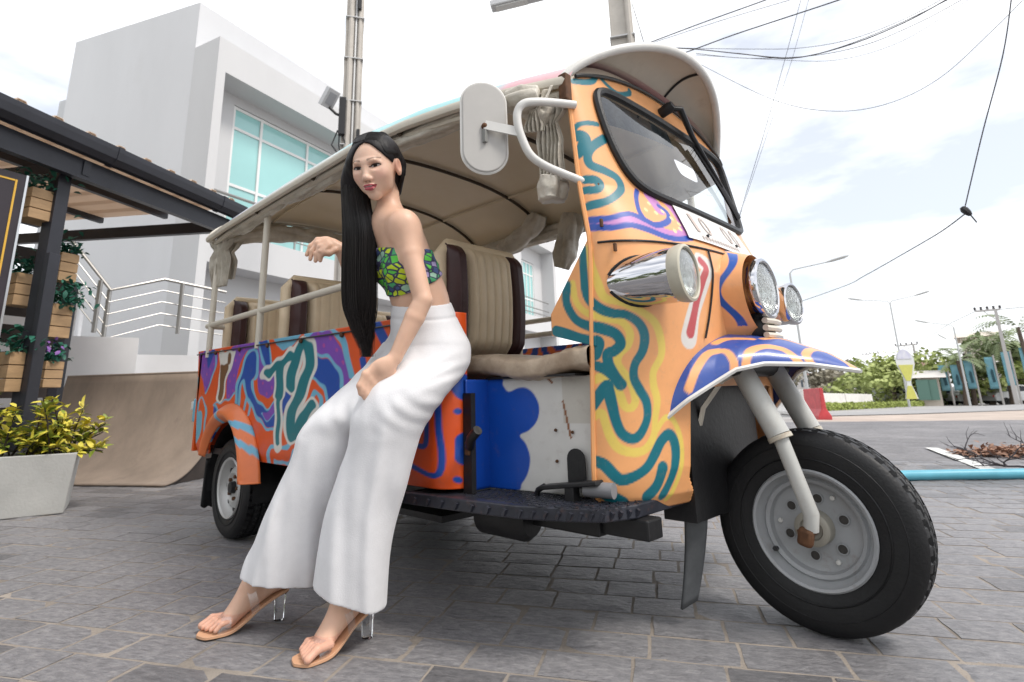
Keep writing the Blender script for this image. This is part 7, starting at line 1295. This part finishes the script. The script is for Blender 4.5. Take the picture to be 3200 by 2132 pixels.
legF = stn([(790, 945, 66, 1.86, .085), (840, 909, 70, 1.815, .112), (880, 874, 74, 1.785, .118), (920, 830, 75, 1.745, .108), (960, 788, 73, 1.710, .098), (1000, 760, 70, 1.698, .09), (1040, 748, 70, 1.69, .088), (1100, 726, 74, 1.685, .088), (1180, 692, 81, 1.68, .092), (1280, 664, 92, 1.67, .098), (1370, 645, 99, 1.665, .104)])
mk = lambda L_: [(c, w_, d_, Ud, Vd) for c, w_, d_ in L_]
def lfold(P, L_=None, cr=None):
    z = P[..., 2]; k_ = np.clip((z-.52)/.12, 0, 1); A_ = np.array([t[0] for t in L_]); o_ = np.argsort(A_[:, 2]); zg = P[0, 0, :, 2]; cu_s = np.interp(zg, A_[o_, 2], (A_@Ud)[o_])[None, None, :]; cv_s = np.interp(zg, A_[o_, 2], (A_@Vd)[o_])[None, None, :]
    s_ = P[..., 0]*Ud[0]+P[..., 1]*Ud[1]-cu_s; t_ = P[..., 0]*Vd[0]+P[..., 1]*Vd[1]-cv_s; off = np.interp(zg, [.10, .60], cr)[None, None, :]; ridge = -.010*np.exp(-((s_-off)/.020)**2)*(t_ < .03)*np.clip((.64-z)/.1, 0, 1)
    wr = .0018*np.sin(2*np.pi*(z+.32*s_+.012*np.sin(s_*23))/.041+2*np.sin(s_*9))*np.exp(-((z-.615)/.045)**2)*np.clip((s_+.04)/.05, 0, 1)+.0020*np.sin(2*np.pi*(z-.55*s_)/.05+1)*np.exp(-((z-.73)/.05)**2)
    return (vfold(P)*.6+k_*folds(P)*.4+ridge+wr).astype(np.float32)
for L_, cr in ((legF, (-.050, -.075)), (legN, (.070, .004))): Fp.loft(mk(L_), .050, lambda P, L_=L_, cr=cr: lfold(P, L_, cr))
for L_ in (legF, legN): Fp.loft(mk([(L_[-2][0]*.6+L_[-1][0]*.4, .05, .05), (L_[-2][0]*.25+L_[-1][0]*.75, L_[-1][1]*.99, L_[-1][2]*.99), L_[-1], (L_[-1][0]-np.array([0, 0, .1]), L_[-1][1], L_[-1][2])]), .002, vfold, 's', .012)
gx_ = np.meshgrid(*[Fp.lo[i]+Fp.h*np.arange(Fp.n[i]) for i in range(3)], indexing='ij', sparse=True)
cw = cd(966, 697, 1.765); nw = nrm(sp-fro*.26); hW = ((gx_[0]-cw[0])*nw[0]+(gx_[1]-cw[1])*nw[1]+(gx_[2]-cw[2])*nw[2]).astype(np.float32); Fp.F = np.maximum(Fp.F, np.where(gx_[2] > .7, hW, -1).astype(np.float32)); Fp.F += np.where(gx_[2] > .7, .0028*np.exp(-((hW+.042)/.0045)**2), 0).astype(np.float32)
# hems: two slanted cuts, one per leg
su = gx_[0]*Ud[0]+gx_[1]*Ud[1]; sv_ = gx_[0]*Vd[0]+gx_[1]*Vd[1]
hN, hF = cd(803, 1366, 1.545), cd(645, 1320, 1.69); mid = .5*(hN+hF); split = (gx_[0]-mid[0])*Ud[0]*1.+(gx_[1]-mid[1])*Ud[1]-.0
nearer = (gx_[0]-mid[0])*nrm(hN-hF)[0]+(gx_[1]-mid[1])*nrm(hN-hF)[1] > .016
slN = hN[2]-.36*(su-hN@Ud)-gx_[2]; slF = hF[2]-.10*(su-hF@Ud)-gx_[2]
Fp.F = np.maximum(Fp.F, np.where(nearer, slN, slF).astype(np.float32))
M_trs = mat('white_crepe', (.74, .735, .75), .85, var=.03, vscale=30, bump=.12, bscale=300, sheen=.2)
V, Q = Fp.mesh(); trs = np_obj('wide_trousers', V, Q, M_trs, woman, WB)
# ---- hair
M_hair = mat('black_hair', (.010, .008, .009), .5, spec=.3, var=.3, vscale=40, stretch=(1, 1, .04), bump=.25, bscale=90)
fall = [(828, 362, 1.80, .036, .045), (815, 420, 1.79, .036, .045), (820, 480, 1.77, .042, .040), (827, 540, 1.75, .0475, .035), (826, 620, 1.74, .0475, .032), (827, 700, 1.735, .045, .030), (831, 740, 1.735, .031, .022), (837, 776, 1.735, .016, .012), (841, 800, 1.735, .006, .005), (843, 820, 1.735, .001, .001)]
pts_ = [cd(*f[:3]) for f in fall]; lo = np.minimum(np.min(pts_, 0), Hc)-.15; hi = np.maximum(np.max(pts_, 0), Hc)+.15
Fh = Field(lo, hi, .0035); Fh.ell(hp(0, -.014, .034), HA, np.array((.0835, .0985, .0880))*HS, .01)
Fh.loft([(c, f[3], f[4], Ud, Vd) for c, f in zip(pts_, fall)], .006)
Fh.cone(hp(-.055, .0, .02), pts_[1], .045, .036, .03); Fh.cone(hp(.045, -.055, .0), cd(911, 440, 1.80), .036, .014, .02); Fh.cone(hp(.0, -.065, -.02), cd(900, 470, 1.84), .05, .02, .03)
def facecut(P):
    q = (P-Hc)@HA.T/HS; l_, f_, u_ = q[..., 0], q[..., 1], q[..., 2]
    w_ = np.interp(u_, [-.2, -.06, 0, .02, .045, .065, .078, .086], [.072, .072, .068, .062, .048, .032, .018, -.004]); w_ = np.where(l_ < 0, w_-.004, w_+.003); d1 = (np.abs(l_)-w_)*.75; lim = np.where((l_ > .03) & (u_ < .035), -.012, .012)
    return np.maximum(d1, lim-f_)*HS
Fh.join(facecut, Hc-.16, Hc+.16, .006, 's')
def earcut(P): q = (P-Hc)@HA.T/HS; return (np.sqrt(((q[..., 0]-.082)/.03)**2+((q[..., 1]+.002)/.024)**2+((q[..., 2]+.006)/.036)**2)-1)*.024
Fh.join(earcut, Hc-.16, Hc+.16, .004, 's')
V, Q = Fh.mesh(); hair = np_obj('hair', V, Q, M_hair, woman, WB)
rs = np.random.default_rng(3); SV, SF = [], []
def cap(l, f, k=1.0):
    A = (np.array((.0835, .0985, .0880))+.0004)*k; c = np.array((0, -.014, .034)); z = 1-((l-c[0])/A[0])**2-((f-c[1])/A[1])**2; return hp(l, f, c[2]+A[2]*math.sqrt(max(z, 0)))
def strand(P, r):
    global SV, SF
    C_ = crom(P, 4); n_ = len(C_); T = np.gradient(C_, axis=0); T /= np.linalg.norm(T, axis=1)[:, None]; u_ = np.cross(T, vw); u_ /= np.linalg.norm(u_, axis=1)[:, None]; w_ = np.cross(T, u_); rr = r*np.minimum(1, np.linspace(3.2, .25, n_))[:, None]; b = len(SV)
    ring = [C_+u_*rr, C_-u_*rr*.5+w_*rr*.87, C_-u_*rr*.5-w_*rr*.87]; A = np.stack(ring, 1).reshape(-1, 3); SV.extend(A.tolist())
    for i in range(n_-1):
        for j in range(3): a0_ = b+i*3+j; a1_ = b+i*3+(j+1) % 3; SF.append((a0_, a1_, a1_+3, a0_+3))
for i in range(2500):
    a = rs.uniform(0, 2*math.pi); rad = 1.0-.25*rs.random()**2+.02*rs.normal(); f0 = rs.uniform(-.085, .060); x_, y_ = math.cos(a)*rad, math.sin(a)*rad; k = 1.0+.006*rs.normal()
    lseq = [.006, -.024, -.050]; fs_ = [f0, f0-.003 if f0 > .03 else f0+.006, f0-.020 if f0 > .03 else f0+.012]; P = [cap(l, f_, k) for l, f_ in zip(lseq, fs_)]; P.append(hp(-.0825*k, .35*f0+.004, .012+.01*rs.normal()))
    last = rs.integers(8, 11) if rs.random() < .7 else rs.integers(6, 9)
    wob = rs.normal(size=2)*.0018
    for j, (c, f) in enumerate(zip(pts_, fall)):
        if j == 0: continue
        if j >= last: break
        sp_ = 1.02 if j < 7 else 1.15
        P.append(c+Ud*(x_*f[3]*sp_+wob[0]*j*.5)+Vd*(y_*f[4]*sp_+wob[1]*j*.5))
    strand(P, .00085)
for i in range(900):
    f0 = rs.uniform(-.05, .062); k = 1.0+.006*rs.normal(); l1 = .045; P = [cap(.006, f0, k), cap(.030, f0-.010, k), cap(.050, min(f0-.010, .046), k)]; ph_ = R_(8+28*f0/.062); P += [hp(.0838*math.cos(ph_)*k, -.014+.0988*math.sin(ph_)*k, .040)] if f0 > 0 else []
    e1 = hp(.0800+.0008*rs.normal(), -.042+.004*rs.normal()+.12*min(f0, .03), .016+.004*rs.normal()-.1*f0); e2 = hp(.072+.0015*rs.normal(), -.044+.006*rs.normal(), -.035); e3 = cd(913+2*rs.normal(), 436+5*rs.normal(), 1.79); P += [e1, e2, e3]; strand(P, .0008)
for i in range(46):                                   # a few loose ends
    k = rs.integers(4, 7); j = rs.uniform(-1, 1); P = []
    for q_ in range(k, len(fall)): P.append(pts_[q_]+Ud*(j*(fall[q_][3]+.006+.004*rs.random()))+Vd*rs.normal()*.01)
    if len(P) > 2: strand(P, .0009)
ho = obj('hair_strands', (SV, SF), mat('hair_strand', (.014, .011, .011), .30, spec=.6), hair, auto=0); ho['kind'] = 'stuff'

# ---- sandals
M_tan = mat('tan_leather', (.60, .34, .20), .5, var=.06, vscale=20); M_heel = mat('clear_heel', (.93, .94, .95), .06, trans=1., ior=1.38)
M_clear = bpy.data.materials.new('clear_strap'); M_clear.use_nodes = True; _t = M_clear.node_tree; _t.nodes.clear(); _g = N(_t, 'ShaderNodeBsdfGlossy'); _g.inputs['Roughness'].default_value = .3; _tr = N(_t, 'ShaderNodeBsdfTransparent'); _tr.inputs[0].default_value = (.99, .985, .98, 1); _fr = N(_t, 'ShaderNodeValue'); _fr.outputs[0].default_value = .20; _mx = N(_t, 'ShaderNodeMixShader'); _o = N(_t, 'ShaderNodeOutputMaterial')
_t.links.new(_fr.outputs[0], _mx.inputs[0]); _t.links.new(_tr.outputs[0], _mx.inputs[1]); _t.links.new(_g.outputs[0], _mx.inputs[2]); _t.links.new(_mx.outputs[0], _o.inputs[0])
for he, ba_, to in ((np.array([-1.518, .968, .115]), np.array([-1.512, .835, .032]), np.array([-1.507, .782, .021])), (np.array([-1.840, .858, .115]), np.array([-1.868, .725, .032]), np.array([-1.877, .672, .021]))):
    fd = nrm((to-ba_)*np.array([1, 1, 0])); sd = np.array([-fd[1], fd[0], 0]); z_ = np.array([0, 0, 1.])
    tip = to+fd*.030; key = [(tip, .0085, .002), (to+fd*.018, .0085, .029), (to, .009, .040), (ba_, .012, .043), (ba_+(he-ba_)*.30, .030, .036), (ba_+(he-ba_)*.62, .058, .028), (he-fd*.0, .083, .029), (he-fd*.022, .088, .024), (he-fd*.032, .089, .004)]
    path = crom([np.append(np.append(k[0][:2], k[1]), k[2]) for k in key], 6); mb = MB(); n_ = len(path)
    for p in path:
        for w_, dz in ((-1, 0), (1, 0), (1, -.0085), (-1, -.0085)): mb.v.append(tuple(np.array([p[0], p[1], max(p[2]+dz, .0012 if dz else .009)])+sd*w_*max(p[3], .001)))
    for i in range(n_-1):
        for j in range(4): mb.f.append((i*4+j, i*4+(j+1) % 4, (i+1)*4+(j+1) % 4, (i+1)*4+j))
    mb.f += [(3, 2, 1, 0), tuple((n_-1)*4+j for j in range(4))]
    sole = obj('sandal', mb, M_tan, woman, bevel=.002)
    hb_ = np.array([he[0], he[1], 0])-fd*.006; prof = [(0.001, .0001), (.001, .0145), (.004, .0155), (.045, .0165), (.074, .0195), (.0745, .0001)]
    obj('heel', MB().lathe(prof, hb_, UP, 8), M_heel, sole, auto=20)
    for c, wr_, hh, ln, tilt in ((ba_+fd*.018, .041, .036, .034, .0), (ba_+(he-ba_)*.48+z_*.0, .037, .082, .022, .55)):
        base = np.array([c[0], c[1], np.interp(0, [0], [0])]); zb = .010 if tilt == 0 else .045
        st = MB().grid(lambda u, v: Vector(base+fd*((v-.5)*ln+tilt*.045*math.sin(math.pi*u)**.8)+sd*(-math.cos(math.pi*u)*wr_)+z_*(zb+hh*math.sin(math.pi*u)**.62-(v-.5)*ln*.45*(1 if tilt == 0 else .9))), 24, 4); obj('clear_strap', st, M_clear, sole)
